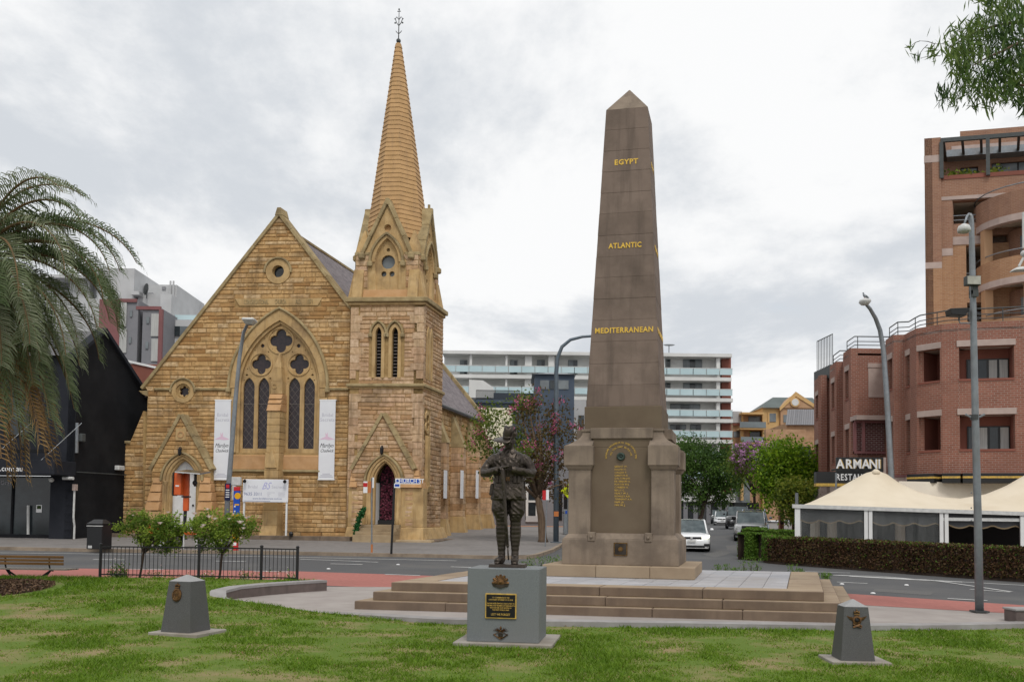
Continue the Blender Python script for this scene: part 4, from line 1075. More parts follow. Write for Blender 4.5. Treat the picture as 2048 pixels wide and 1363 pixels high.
def front():
 apex = pk(560, 428); kl = pk(285, 777); kr = pk(702, 608)
 slope = (apex[1] - kl[1]) / (apex[0] - kl[0]); R = 2 * apex[0] - kl[0]          # right foot of the gable (behind the tower)
 lft = pk(292, 900)[0]
 outline = [(lft, ZB), (R - .15, ZB), (R - .15, kl[1]), (R, kl[1]), apex, kl, (lft, kl[1])]
 cx = pk(557.5, 780)[0]; hw = pk(640.5, 776)[0] - cx; zs = pk(557, 776)[1]; za = pk(557.5, 641)[1]; zsill = pk(557, 905)[1]
 win = [(cx - hw, zsill)] + arch(cx, hw, zs, za, 12) + [(cx + hw, zsill)]
 rc = pk(557, 543); rr = pk(569, 543)[0] - rc[0]; sc_ = pk(367, 782); sr = .30
 dc = pk(364, 1000)[0]; dh = pk(390, 1000)[0] - dc; dz0 = pk(364, 1052)[1]; dzs = pk(364, 962)[1]; dza = pk(363, 920)[1]
 plate_obj('front_wall', outline, [win, circle(*rc, rr * 1.02, 20), circle(*sc_, sr, 16), lancet(dc, dh + .1, ZB + .05, dzs, dza + .1)], 0, -.55, CT(0), M['mortar'], church)
 outr = [(cx - hw - .42, zsill - .2)] + arch(cx, hw + .42, zs, pk(557, 622)[1], 12) + [(cx + hw + .42, zsill - .2)]
 pz = pts([(303, 1075), (305, 940), (363, 830), (421, 940), (424, 1075)])
 sill = pts([(463, 943), (463, 905), (646, 905), (646, 943)])
 st = pts([(470, 613), (470, 595), (642, 595), (642, 613)])
 but = pts([(533, 1075), (533, 905), (566, 905), (566, 1075)])
 def sp(z):
  s = poly_int([(lft, ZB), (pk(697, 900)[0], ZB), (pk(697, 900)[0], kl[1] + .01), (R, kl[1]), apex, (kl[0] + .02, kl[1]), (lft, kl[1])], z)
  s = [(a, min(b, pk(700, 700)[0])) for a, b in s]
  h = []
  for p in (outr, circle(*rc, rr * 2.1, 24), circle(*sc_, sr * 1.75, 20), pz, sill, st, but): h += poly_int(p, z)
  return sub(s, h)
 lay(CT(0), sp, ZB + .42, apex[1] - .12, key='stone')
 def sp2(z): return sub([(lft - .1, pk(697, 900)[0])], poly_int(pz, z) + poly_int(but, z))
 lay(CT(-.06), sp2, ZB - .05, ZB + .43, hr=(.22, .24), lr=(.7, 1.4), key='stone', bias=-.1)
 bl = pts([(240, 1072), (247, 1000), (253, 886), (264, 886), (285, 836), (291, 822), (291, 1072)], .3)
 plate_obj('side_buttress', bl, [], 0, -.7, CT(.12), M['mortar'], church)
 def spb(z): return poly_int(bl, z)
 lay(CT(.12), spb, bl[0][1] + .02, bl[5][1] - .05, lr=(.4, .9), key='stone')
 tl = pk(251, 884, .3); part(MB(CF.T).box(tl[0] - .05, tl[0] + .42, .0, .75, tl[1] - .08, tl[1] + .06), 'buttress_cap', 'coping', .02)
 for sgn in (-1, 1):
  n = 11; foot = kl if sgn < 0 else (R, kl[1]);
  for i in range(n):
   t0, t1 = i / n, (i + 1) / n - .0004
   A = Vector(foot).lerp(Vector(apex), t0); B = Vector(foot).lerp(Vector(apex), t1); nx = Vector((-(B - A).y, (B - A).x)).normalized() * (1 if sgn < 0 else -1)
   if nx.y < 0: nx = -nx
   p = [A - nx * .08, B - nx * .08, B + nx * .09, A + nx * .09]
   part(MB(CF.T).prism([(q.x, q.y) for q in p], -.13, .62), 'gable_coping_stone', 'coping', .015)
 part(MB(CF.T).prism([(apex[0] - .22, apex[1] - .1), (apex[0] + .22, apex[1] - .1), (apex[0] + .1, apex[1] + .32), (apex[0] - .1, apex[1] + .32)], -.15, .6), 'apex_stone', 'coping', .02)
 part(MB(CF.T).prism([(kl[0] - .12, kl[1] - .12), (kl[0] + .35, kl[1] - .12), (kl[0] + .35, kl[1] - .42), (kl[0] + .08, kl[1] - .3)], -.16, .6), 'kneeler_stone', 'coping', .02)
 (s0, zA), (s1, zB) = pk(476, 612), pk(640, 596)
 m = MB(CT(0)); m.prism([(s0 + .1, zA), (s1 - .1, zA), (s1 + .15, zB), (s0 - .15, zB)], 0, .05); band = part(m, 'inscription_band', 'trim', .01)
 for t, px in (('CONGREGATIONAL', 513.5), ('CHURCH', 562), ('A.D.', 598), ('1871', 621)):
  text_obj('carved_letters', t, .36, lambda s, d, z: CF.T(s, d, z), M['coping'], band, (pk(px, 604)[0], (zA + zB) / 2), -.053, depth=.03, bold=.004, sx={'CONGREGATIONAL': .40, 'CHURCH': .40, 'A.D.': .45, '1871': .45}[t])
 zo = pk(557.5, 614)[1]; ho = hw + .50
 W_ = MB(CT(0)); inner = arch(cx, hw, zs, za, 12); outer = arch(cx, ho - .12, zs, zo - .10, 12)
 for i in range(0, 24, 2):
  m = MB(CT(0)); m.band(outer[i:i + 3], inner[i:i + 3], .02, .10); part(m, 'arch_stone', 'trim', .012)
 m = MB(CT(0)); m.band(arch(cx, ho, zs, zo, 14), arch(cx, ho - .13, zs, zo - .13, 14), .0, .20); part(m, 'hood_mould', 'coping', .03)
 for s in (-1, 1):
  MBx = MB(CT(0)); MBx.box(cx + s * (ho - .06) - .12, cx + s * (ho - .06) + .12, .0, .24, zs - .24, zs + .04); part(MBx, 'hood_stop', 'coping', .05)
  for k in range(7):                                # quoined jambs
   z0_ = zsill + (zs - zsill) * k / 7; z1_ = zsill + (zs - zsill) * (k + 1) / 7; w_ = .40 if k % 2 else .30
   a, b_ = sorted((cx + s * hw, cx + s * (hw + w_))); part(MB(CT(0)).box(a, b_, -.02, .075, z0_ + .006, z1_ - .006, 0, crng.random()), 'jamb_stone', 'trim', .012)
 m = MB(CT(0)); m.band([(cx - hw + .0, zsill)] + arch(cx, hw, zs, za, 12) + [(cx + hw, zsill)], [(cx - hw + .13, zsill)] + arch(cx, hw - .13, zs, za - .15, 12) + [(cx + hw - .13, zsill)], -.28, -.02); part(m, 'inner_order', 'trim')
 hi_ = hw - .10; zi = za - .11
 plate_out = [(cx - hi_, zsill)] + arch(cx, hi_, zs, zi, 14) + [(cx + hi_, zsill)]
 L_x = [(483, 505), (513, 534.5), (574, 596.5), (605, 626)]
 lanc = []
 for a, b_ in L_x:
  c = pk((a + b_) / 2, 800)[0]; h_ = (pk(b_, 800)[0] - pk(a, 800)[0]) / 2 + .015
  lanc.append((c, h_));
 zl0, zls, zla = pk(557, 897)[1], pk(557, 770)[1], pk(557, 756)[1] + .06
 zls = zla - .52
 holes = [lancet(c, h_, zl0 + .02, zls, zla) for c, h_ in lanc]
 quad = [pk(559, 680), pk(519.5, 727), pk(595.5, 727)]
 for (q, r_) in zip(quad, (.62, .53, .53)): holes.append(foil(q[0], q[1], r_, 4, .46, 8))
 dots = [(522, 690, .11, 8), (594.5, 690, .11, 8), (490.5, 748.5, .085, 4), (622, 748.5, .085, 4), (537.5, 755.5, .07, 4), (573.5, 755.5, .07, 4)]
 for x, y, r_, k in dots: p = pk(x, y); holes.append(foil(p[0], p[1], r_, k, .4, 4))
 for x, y in [(558.5, 647), (526, 675), (590.5, 675), (507, 699), (608, 699), (534, 702), (582, 702), (492, 736.5), (621, 736.5), (485, 759), (626, 759), (542, 664), (575, 664), (541, 697), (576, 697)]:
  p = pk(x, y); holes.append(circle(p[0], p[1], .034, 7))
 plate_obj('tracery', plate_out, holes, -.16, -.34, CT(0), M['trim'], church)
 for (q, r_) in zip(quad, (.66, .57, .57)):
  m = MB(CT(0)); n = 28; m.band(circle(*q, r_ + .05, n), circle(*q, r_ - .02, n), -.165, -.11, closed=True); part(m, 'roundel', 'trim')
 gl = MB(CT(0)); gl.prism([(cx - hi_ - .05, zsill)] + arch(cx, hi_ + .05, zs, zi, 10) + [(cx + hi_ + .05, zsill)], -.40, -.30); g_ = part(gl, 'glazing', 'stained_glass')
 for c, h_ in lanc:                                    # lead lattice
  m = MB(CT(0)); z = zl0
  while z < zla - .15:
   for s in (-1, 1): m.tube([(c - s * h_, -.296, z), (c + s * h_, -.296, z + 2 * h_ * 1.25)], .010, 4)
   z += .42
  m.tube([(c - h_, -.29, zl0 + 2.35), (c + h_, -.29, zl0 + 2.35)], .02, 4)
  part(m, 'lead_lattice', 'lead', parent=g_)
 a0, z_1 = pk(463, 943); a1, z_2 = pk(640, 912)
 m = MB(CT(0)); m.prismx([(-.3, zsill + .05), (.09, zsill - .16), (.09, z_1 + .14), (-.3, z_1 + .14)], a0 + .05, a1); part(m, 'sill_panel', 'trim_red', .01)
 part(MB(CT(0)).box(a0, a1 + .08, .0, .16, z_1, z_1 + .13), 'sill_string', 'coping', .03)
 bx = pk(547, 900, -.45)[0]
 def stage(name, hw_, d0, d1, y0, y1, mt='trim', top=None):
  z0_, z1_ = pk(547, y0, -d0)[1], pk(547, y1, -d0)[1]; t = top if top is not None else hw_
  part(MB(CT(0)).frustum(bx - hw_, bx + hw_, -.25, d0, z0_, bx - t, bx + t, -.25, d1, z1_), name, mt, .015)
 stage('buttress_base', .46, .95, .70, 1073, 1050, 'trim', .40); stage('buttress_foot', .40, .70, .66, 1050, 1020)
 n = 5
 for i in range(n): stage('buttress_stone', .37, .66, .66, 1020 - 16 * i - .3, 1020 - 16 * (i + 1) + .3)
 stage('buttress_stone', .36, .66, .60, 940, 905)
 for i in range(6): stage('buttress_stone', .335, .55, .55, 905 - 14 * i - .3, 905 - 14 * (i + 1) + .3)
 stage('set_off', .36, .62, .45, 821, 806, 'trim_red'); stage('set_off', .35, .52, .36, 806, 797, 'trim_red'); stage('set_off', .34, .44, .30, 797, 787, 'trim_red')
 stage('buttress_panel', .30, .28, .28, 787, 762); stage('pinnacle', .27, .26, .24, 762, 735, 'trim', .20); stage('pinnacle_top', .20, .24, .06, 735, 706, 'trim', .04)
 p = pk(549, 772, -.28); m = MB(CT(0)); m.band(circle(p[0], p[1], .14, 14), circle(p[0], p[1], .09, 14), .28, .31, closed=True); part(m, 'rosette', 'trim')
 p = pk(547, 930, -.68); m = MB(CT(0)); m.lathe([(.14, 0), (.1, .05)], (0, 0, 0), 10) if False else m.box(p[0] - .12, p[0] + .12, .6, .70, p[1] - .12, p[1] + .12); part(m, 'carved_boss', 'coping', .05)
 stage('niche_gable', .30, .72, .64, 935, 900, 'trim', .05)
 for xa, xb in ((310, 346), (388, 456), (653, 699)):
  s0_, z_ = pk(xa, 778); s1_, _ = pk(xb, 778)
  part(MB(CT(0)).box(s0_, s1_, 0, .13, z_ - .07, z_ + .07), 'string_course', 'coping', .03)
 for (c, r_, nm) in ((rc, rr, 'round_window'), (sc_, sr, 'foiled_window')):
  w_ = thing_part = MB(CT(0)); n = 28; w_.band(circle(*c, r_ * 2.05, n), circle(*c, r_ * (.98 if nm == 'round_window' else 1.3), n), -.02, .07, closed=True)
  o = part(w_, nm, 'trim', .01)
  m = MB(CT(0)); m.band([(c[0] + r_ * 2.35 * cos(a), c[1] + r_ * 2.35 * sin(a)) for a in np.linspace(-.1, pi + .1, 16)], [(c[0] + r_ * 2.05 * cos(a), c[1] + r_ * 2.05 * sin(a)) for a in np.linspace(-.1, pi + .1, 16)], 0, .15); part(m, 'hood_mould', 'coping', .02)
  if nm == 'foiled_window':
   plate_obj('foil', circle(*c, r_ * 1.35, 24), [foil(c[0], c[1], r_ * .95, 6, .36, 6, pi / 6)], -.06, -.2, CT(0), M['trim'], church)
  m = MB(CT(0)); m.prism(circle(*c, r_ * 1.3, 16), -.35, -.24); part(m, 'window_pane', 'stained_glass' if nm != 'round_window' else 'glass', parent=o)
 ap, fl, fr_ = pk(363, 829, -.45), pk(302, 939, -.45), pk(423, 939, -.45); b0 = pk(296, 1072, -.45); b1 = pk(430, 1072, -.45)
 dcp = pk(364, 1000, -.45)[0]
 po = [(b0[0] + .12, ZB), (b1[0] - .12, ZB), (fr_[0] - .05, fr_[1]), ap, (fl[0] + .05, fl[1])]
 plate_obj('porch', po, [lancet(dcp, dh + .05, ZB - .02 + .05, dzs, dza + .05, 8)], .45, -.02, CT(0), M['mortar'], church)
 dop = [(dcp - dh - .55, ZB)] + arch(dcp, dh + .50, dzs, dza + .46, 10) + [(dcp + dh + .55, ZB)]
 lay(CT(-.45), lambda z: sub(poly_int(po, z), poly_int(dop, z)), ZB + .3, ap[1] - .15, lr=(.4, .9), key='stone', bias=.1)
 for f_, in ((fl,), (fr_,)):
  n = 5
  for i in range(n):
   A = Vector(f_).lerp(Vector(ap), i / n); B = Vector(f_).lerp(Vector(ap), (i + 1) / n - .004); nx = Vector((-(B - A).y, (B - A).x)).normalized()
   if nx.y < 0: nx = -nx
   p = [A - nx * .06, B - nx * .06, B + nx * .12, A + nx * .12]; part(MB(CT(0)).prism([tuple(q) for q in p], -.02, .56), 'porch_coping_stone', 'coping', .012)
 p = pk(362, 868, -.5); part(MB(CT(0)).box(p[0] - .28, p[0] + .28, .44, .53, p[1] - .32, p[1] + .32), 'carved_panel', 'trim', .015)
 part(MB(CT(0)).band(circle(p[0], p[1] - .02, .17, 16), circle(p[0], p[1] - .02, .12, 16), .53, .56, closed=True), 'carved_ring', 'trim_red')
 def doorcase(c, h_, z0_, zs_, za_, v, door, pane=None):
  o2 = arch(c, h_ + .46, zs_, za_ + .42, 10); i2 = arch(c, h_ + .36, zs_, za_ + .32, 10); m = MB(CT(v)); m.band(o2, i2, 0, .16); part(m, 'hood_mould', 'coping', .02)
  for k, (w0, w1, d0, d1) in enumerate(((.34, .20, -.05, .08), (.20, .06, -.16, .02), (.06, -.03, -.3, -.08))):
   m = MB(CT(v)); m.band([(c - h_ - w0, z0_)] + arch(c, h_ + w0, zs_, za_ + w0, 10) + [(c + h_ + w0, z0_)], [(c - h_ - w1, z0_)] + arch(c, h_ + w1, zs_, za_ + w1, 10) + [(c + h_ + w1, z0_)], d0, d1); part(m, 'door_arch', 'trim', .015)
  for s in (-1, 1):
   x = c + s * (h_ + .17); m = MB(CT(v)); part(MB(lambda a, b_, z: CF.T(x + a, v - .05 - b_, z)).lathe([(.09, z0_ + .5), (.06, z0_ + .6), (.055, zs_ - .28), (.07, zs_ - .24), (.12, zs_ - .05), (.13, zs_)], n=10), 'shaft_column', 'trim', smooth=True)
  m = MB(CT(v)); m.prism(lancet(c, h_ + .02, z0_, zs_, za_, 8), -.42, -.36); return part(m, 'door', door)
 dz = pk(364, 1058, -.45)[1]
 d_ = doorcase(dcp, dh, dz, dzs, dza, -.45, 'white_door')
 MB(CT(-.45)).tube([(dcp + .0, -.355, dz + .1), (dcp + .0, -.355, dza - .3)], .012, 4).build('door_joint', M['grey_print'], d_)
 MB(CT(-.45)).ball((dcp + .4, -.34, dz + 1.25), .06, 6).build('door_handle', M['black_metal'], d_)
 part(MB(CT(-.45)).box(dcp - dh - .3, dcp + dh + .3, -.5, .25, ZB - .25, dz - .002), 'door_step', 'step_stone', .02)
 for s, xa, xb in ((-1, 286, 317), (1, 394, 419)):      # weathered red buttresses of the porch
  for i, (ya, yb) in enumerate(((1072, 1021), (1020, 1002), (1001.5, 983), (982.5, 966), (965.5, 952))):
   a = pk(xa + (i * 3.2 if s < 0 else 0), ya, -.8)[0]; b_ = pk(xb - (i * 3.0 if s > 0 else 0) + (0 if s < 0 else 8), ya, -.8)[0]
   z0_, z1_ = pk(xa, ya, -.8)[1], pk(xa, yb, -.8)[1]; d0 = .95 - .09 * i
   part(MB(CT(0)).frustum(a, b_, .2, d0, z0_ + .008, a + (.04 if s < 0 else 0), b_ - (.04 if s > 0 else 0), .2, d0 - .14, z1_ - .008), 'porch_buttress_stone', 'trim_red' if i else 'trim', .015)
 lantern(pk(359, 903, -.7), -.55)
 return apex, kl, R, slope
def lantern(p, v):
 m = MB(lambda x, y, z: CF.T(p[0] + x, v - .14 + y, p[1] + z)); m.lathe([(.02, .24), (.11, .12), (.10, .10), (.085, -.12), (.05, -.16), (.02, -.2)], n=6); m.tube([(0, .2, .16), (0, .1, .26), (0, 0, .24)], .018, 5)
 m.build('lantern', M['black_metal'], church)
APEX, KL, RFOOT, SLOPE = front()
TV = -.55                                                # tower front plane (in front of the gable wall)
def tower():
 pt = lambda x, y: CF.pick(x, y, TV)
 u0, u1 = pt(697, 900)[0], pt(843, 900)[0]; W_ = u1 - u0; D_ = 3.3; um = (u0 + u1) / 2; vm = TV + D_ / 2
 zstr = pt(770, 772)[1]; zcor = pt(770, 603)[1]; zgr = .34
 core = MB(CF.T).box(u0 + .05, u1 - .05, TV + .05, TV + D_, .2, zcor).build('tower_core', M['mortar'], church)
 dc = pt(768, 1000)[0]; dh = pt(789.5, 1000)[0] - dc; dz0 = pt(768, 1048)[1]; dzs = pt(768, 965)[1]; dza = pt(769, 924)[1]
 l1 = pt(757, 700)[0]; l2 = pt(790, 700)[0]; lh = .155; lz0 = pt(770, 752)[1]; lza = pt(770, 654)[1]; lzs = lza - .34
 wallh = [lancet(dc, dh + .34, dz0 - .4, dzs, dza + .34), lancet(l1, lh + .17, lz0 - .1, lzs, lza + .2), lancet(l2, lh + .17, lz0 - .1, lzs, lza + .2)]
 core.data.clear_geometry()
 bm = MB(CF.T); bm.box(u0 + .05, u1 - .05, TV + .55, TV + D_ - .05, .2, zcor)
 me = bm.mesh(wloc(church)); core.data = me; me.materials.append(M['mortar'])
 plate_obj('tower_front', [(u0, .2), (u1, .2), (u1, zcor), (u0, zcor)], wallh, 0, -.55, CT(TV), M['mortar'], church)
 TS = CS(u1)
 vs = lambda x, y: CF.pickside(x, y, u1)
 sl = [(vs(858, 690)[0] - .25, .10), (vs(858, 690)[0] + .25, .10)]
 zs0, zsa = lz0, lza - .1
 sbig = vs(853, 850)[0]; zb0, zb1 = vs(853, 865)[1], vs(853, 824)[1]
 plate_obj('tower_side', [(TV, .2), (TV + D_, .2), (TV + D_, zcor), (TV, zcor)], [lancet(c, w, zs0, zsa - .4, zsa) for c, w in sl] + [foil(sbig, (zb0 + zb1) / 2, .42, 2, .55, 8, pi / 2)], 0, -.5, TS, M['mortar'], church)
 part(MB(TS).box(TV + .3, TV + D_ - .3, -.7, -.4, zs0 - .2, zsa + .2), 'window_pane', 'stained_glass'); part(MB(TS).box(sbig - .5, sbig + .5, -.7, -.4, zb0 - .3, zb1 + .3), 'window_pane', 'stained_glass')
 for c, w in sl:
  m = MB(TS); m.band(lancet(c, w + .16, zs0 - .1, zsa - .4, zsa + .25), lancet(c, w, zs0 - .1, zsa - .4, zsa), -.1, .07); part(m, 'lancet_surround', 'trim', .01)
 m = MB(TS); m.band(foil(sbig, (zb0 + zb1) / 2, .60, 2, .55, 8, pi / 2), foil(sbig, (zb0 + zb1) / 2, .42, 2, .55, 8, pi / 2), -.1, .07, closed=True); part(m, 'window_surround', 'trim')
 for k in (-1, 1):                                    # tall shafts under it
  zt_, zb_ = vs(853, 872)[1], vs(853, 972)[1]; part(MB(TS).box(sbig + k * .16 - .07, sbig + k * .16 + .07, 0, .16, zb_, zt_), 'wall_shaft', 'trim', .02)
 part(MB(TS).frustum(sbig - .4, sbig + .4, 0, .22, vs(853, 984)[1], sbig - .45, sbig + .45, 0, .3, vs(853, 972)[1]), 'corbel', 'trim', .02)
 z = ZB + .95
 for row in range(200):
  h = crng.uniform(.34, .46)
  if z + h > zcor - .1: break
  if not (zstr - .25 < z + h and z < zstr + .25):
   for a, b in ((u0 - .012, u0 + (.62 if row % 2 else .40) + crng.uniform(-.1, .1)), (u1 - (.62 if row % 2 else .40) + crng.uniform(-.1, .1), u1 + .03)):
    MB(CT(TV)).box(a, b, -.28 if b > u1 else -.1, crng.uniform(.035, .06), z + .006, z + h - .006, 0, crng.uniform(.3, .9)).build('quoin', M['stone_tower'], church, bevel=.012)
  z += h
 gab = [pt(704, 938), pt(767, 825), pt(828, 938), pt(832, 1085), pt(700, 1085)]
 dop = [(dc - dh - .55, ZB - .4)] + arch(dc, dh + .5, dzs, dza + .46, 10) + [(dc + dh + .55, ZB - .4)]
 w1 = [lancet(l, lh + .32, lz0 - .12, lzs, lza + .38) for l in (l1, l2)]
 def spf(zz):
  q = .45; s = [(u0 + q, u1 - q)]
  h = []
  for p in w1: h += poly_int(p, zz)
  if zz < gab[1][1]: h += poly_int(gab, zz)
  return sub(s, h)
 lay(CT(TV), spf, ZB + .95, zstr - .1, key='stone_tower', lr=(.5, 1.2)); lay(CT(TV), spf, zstr + .1, zcor - .05, key='stone_tower', lr=(.5, 1.2))
 def sps(zz):
  h = []
  for c, w in sl: h += poly_int(lancet(c, w + .18, zs0 - .1, zsa - .4, zsa + .28), zz)
  if zb0 - .2 < zz < zb1 + .2: h.append((sbig - .55, sbig + .55))
  if vs(853, 984)[1] < zz < zb0: h.append((sbig - .3, sbig + .3))
  return sub([(TV + .05, TV + D_)], h)
 lay(TS, sps, ZB + .5, zstr - .1, key='stone_tower', lr=(.35, .8)); lay(TS, sps, zstr + .1, zcor - .05, key='stone_tower', lr=(.35, .8))
 V2 = TV - .35; p2 = lambda x, y: CF.pick(x, y, V2)
 ap, fl, fr_ = p2(767, 826), p2(704, 938), p2(828, 938); dcp = p2(768, 1000)[0]
 po = [(fl[0], ZB - .35), (fr_[0], ZB - .35), fr_, ap, fl]
 plate_obj('door_bay', po, [lancet(dcp, dh + .06, ZB - .33, dzs, dza + .06, 8)], .35, -.0, CT(TV), M['mortar'], church)
 dop2 = [(dcp - dh - .55, ZB - .4)] + arch(dcp, dh + .5, dzs, dza + .46, 10) + [(dcp + dh + .55, ZB - .4)]
 lay(CT(V2), lambda z: sub(poly_int(po, z), poly_int(dop2, z)), ZB - .3, ap[1] - .12, lr=(.4, .9), key='stone_tower', bias=.1)
 for f_ in (fl, fr_):
  n = 5
  for i in range(n):
   A = Vector(f_).lerp(Vector(ap), i / n); B = Vector(f_).lerp(Vector(ap), (i + 1) / n - .004); nx = Vector((-(B - A).y, (B - A).x)).normalized()
   if nx.y < 0: nx = -nx
   p = [A - nx * .06, B - nx * .06, B + nx * .11, A + nx * .11]; part(MB(CT(TV)).prism([tuple(q) for q in p], .02, .47), 'porch_coping_stone', 'coping', .012)
 o2 = arch(dcp, dh + .46, dzs, dza + .42, 10); i2 = arch(dcp, dh + .36, dzs, dza + .32, 10); m = MB(CT(V2)); m.band(o2, i2, 0, .16); part(m, 'hood_mould', 'coping', .02)
 for w0_, w1_, d0, d1 in ((.34, .20, -.05, .08), (.20, .06, -.16, .02), (.06, -.03, -.3, -.08)):
  m = MB(CT(V2)); m.band([(dcp - dh - w0_, dz0)] + arch(dcp, dh + w0_, dzs, dza + w0_, 10) + [(dcp + dh + w0_, dz0)], [(dcp - dh - w1_, dz0)] + arch(dcp, dh + w1_, dzs, dza + w1_, 10) + [(dcp + dh + w1_, dz0)], d0, d1); part(m, 'door_arch', 'trim', .015)
 for s in (-1, 1):
  x = dcp + s * (dh + .17); part(MB(lambda a, b_, z: CF.T(x + a, V2 - .05 - b_, z)).lathe([(.10, dz0 - .3), (.10, dz0 + .55), (.06, dz0 + .6), (.055, dzs - .28), (.07, dzs - .24), (.12, dzs - .05), (.13, dzs)], n=10), 'shaft_column', 'trim', smooth=True)
 part(MB(CT(V2)).prism(lancet(dcp, dh + .03, dz0, dzs, dza, 8), -.84, -.80), 'door_recess', 'dark')
 part(MB(CT(V2)).box(dcp - dh - .02, dcp - dh + .03, -.8, -.25, dz0, dzs), 'door', 'white_door')
 part(MB(CT(V2)).box(dcp - dh + .04, dcp + dh, -.62, -.58, dz0, dz0 + .22), 'kick_board', 'black_metal')
 m = MB(CT(V2)); g = random.Random(5)
 for k in range(900):
  x = g.uniform(dcp - dh + .16, dcp + dh); z_ = g.uniform(dz0 + .24, dza - .1);
  if z_ > dzs and abs(x - dcp) > dh * (1 - ((z_ - dzs) / (dza - dzs)) ** 1.5): continue
  r_ = g.uniform(.025, .06); y = g.uniform(-.66, -.56); a = g.uniform(0, pi)
  m.add([(x + r_ * cos(a + t), y + g.uniform(-.03, .03), z_ + r_ * sin(a + t)) for t in (0, pi / 2, pi, 3 * pi / 2)], [(0, 1, 2, 3)], 0, min(1, g.random() * (1.2 - .5 * (z_ - dz0) / 3)))
 m.build('flower_curtain', M['curtain_flowers'], church, kind='stuff', fix=False)
 lantern(CF.pick(765, 901, V2 - .1), V2 - .08)
 for i in range(4):
  zt_ = [1087, 1077, 1066, 1056, 1048]; z1_ = dz0 - .165 * (3 - i) - .01;
  part(MB(CT(V2)).box(dcp - dh - .5, dcp + dh + .35, -.6, 1.35 - .33 * i, z1_ - .168 if i else .15, z1_), 'door_step', 'step_stone', .015)
 for a, b in ((697, 716), (797, 846)):
  xa, xb = p2(a, 1040)[0], p2(b, 1040)[0]
  part(MB(CT(TV)).frustum(xa - .18, xb + .12, -.3, .62, ZB - .40, xa - .06, xb + .03, -.3, .42, ZB + .50), 'base_block', 'trim', .03)
  if a > 780: part(MB(CT(TV)).box(xa + .05, xb, -.3, .38, ZB + .5, dzs - .25), 'door_buttress', 'trim', .02)
  else: part(MB(CT(TV)).box(xa - .03, xb, -.3, .38, ZB + .5, dzs - .25), 'door_buttress', 'trim', .02)
  for i in range(3):
   za = dzs - .25 + .30 * i; part(MB(CT(TV)).frustum(xa + .05, xb - .06 - .1 * i, -.3, .52 - .09 * i, za + .006, xa + .05, xb - .1 - .1 * i, -.3, .40 - .09 * i, za + .29), 'weathering', 'trim_red', .012)
 part(MB(TS).frustum(TV - .4, TV + D_ + .2, -.3, .5, ZB - .40, TV - .3, TV + D_ + .1, -.3, .2, ZB + .50), 'base_block', 'trim', .03)
 for l in (l1, l2):
  m = MB(CT(TV)); m.band(lancet(l, lh + .17, lz0 - .1, lzs, lza + .2), lancet(l, lh, lz0 - .1, lzs, lza), -.16, .06); part(m, 'lancet_surround', 'trim', .012)
  m = MB(CT(TV)); m.band(arch(l, lh + .30, lzs, lza + .36, 8), arch(l, lh + .20, lzs, lza + .25, 8), 0, .15); part(m, 'hood_mould', 'coping', .02)
  for s in (-1, 1): part(MB(CT(TV)).box(l + s * (lh + .25) - .10, l + s * (lh + .25) + .10, 0, .19, lzs - .2, lzs + .02), 'hood_stop', 'coping', .04)
  w_ = part(MB(CT(TV)).prism(lancet(l, lh + .02, lz0 - .1, lzs, lza), -.36, -.30), 'louvre_window', 'dark')
  z = lz0
  while z < lza - .15:
   MB(CT(TV)).prismx([(-.28, z), (-.2, z - .06), (-.19, z - .045), (-.28, z + .02)], l - lh, l + lh).build('louvre', M['lead'], w_); z += .17
 for zz, h, d in ((zstr, .16, .16), (zcor, .24, .26)):
  for nm, dd, z_a, z_b in (('string_course' if zz == zstr else 'cornice', d, zz - h * .2, zz + h * .8), ('cornice_bed', d * .5, zz - h * .8, zz - h * .2)):
   part(MB(CF.T).box(u0 - dd, u1 + dd, TV - dd, TV + D_ + dd * .3, z_a, z_b), nm, 'coping' if nm != 'cornice_bed' else 'trim', .03)
 # ---------------- belfry with four gables
 V3 = TV + .12; p3 = lambda x, y: CF.pick(x, y, V3)
 b0, b1 = p3(709, 560)[0], p3(838, 560)[0]; bw = (b1 - b0); bm_ = (b0 + b1) / 2; hb = bw / 2 - .02; vb = V3 + hb
 zbe = p3(776, 505)[1]; zga = p3(776, 402)[1]; z0_ = zcor + .19
 zw0, zws, zwa = p3(776, 583)[1], p3(776, 524)[1], p3(776, 487)[1]; ww = .62
 def face(k):
  """local frame of belfry face k: s along the face, d outwards"""
  ex, ey = [((1, 0), (0, -1)), ((0, 1), (1, 0)), ((-1, 0), (0, 1)), ((0, -1), (-1, 0))][k]
  return lambda s, d, z: CF.T(bm_ + ex[0] * s + ey[0] * (hb + d), vb + ex[1] * s + ey[1] * (hb + d), z)
 for k in range(4):
  FT = face(k); gw = hb * .70
  op = [(-ww, zw0)] + arch(0, ww, zws, zwa + .28, 8) + [(ww, zw0)]
  plate_obj('belfry_wall', [(-hb, z0_), (hb, z0_), (hb, zbe), (gw, zbe), (0, zga - .2), (-gw, zbe), (-hb, zbe)], [op, circle(0, zbe + (zga - zbe) * .48, .19, 14)], 0, -.4, FT, M['trim'], church)
  part(MB(FT).prism(circle(0, zbe + (zga - zbe) * .48, .2, 12), -.3, -.22), 'gable_roundel', 'trim')
  zc_ = p3(776, 522)[1]; hol = [circle(0, zc_, .36, 18)] + [circle(s * .21, p3(776, 546)[1], .145, 12) for s in (-1, 1)] + [circle(0, p3(776, 498)[1], .10, 9)]
  plate_obj('belfry_tracery', [(-ww - .02, zw0)] + arch(0, ww + .02, zws, zwa + .3, 8) + [(ww + .02, zw0)], hol, -.16, -.32, FT, M['trim'], church)
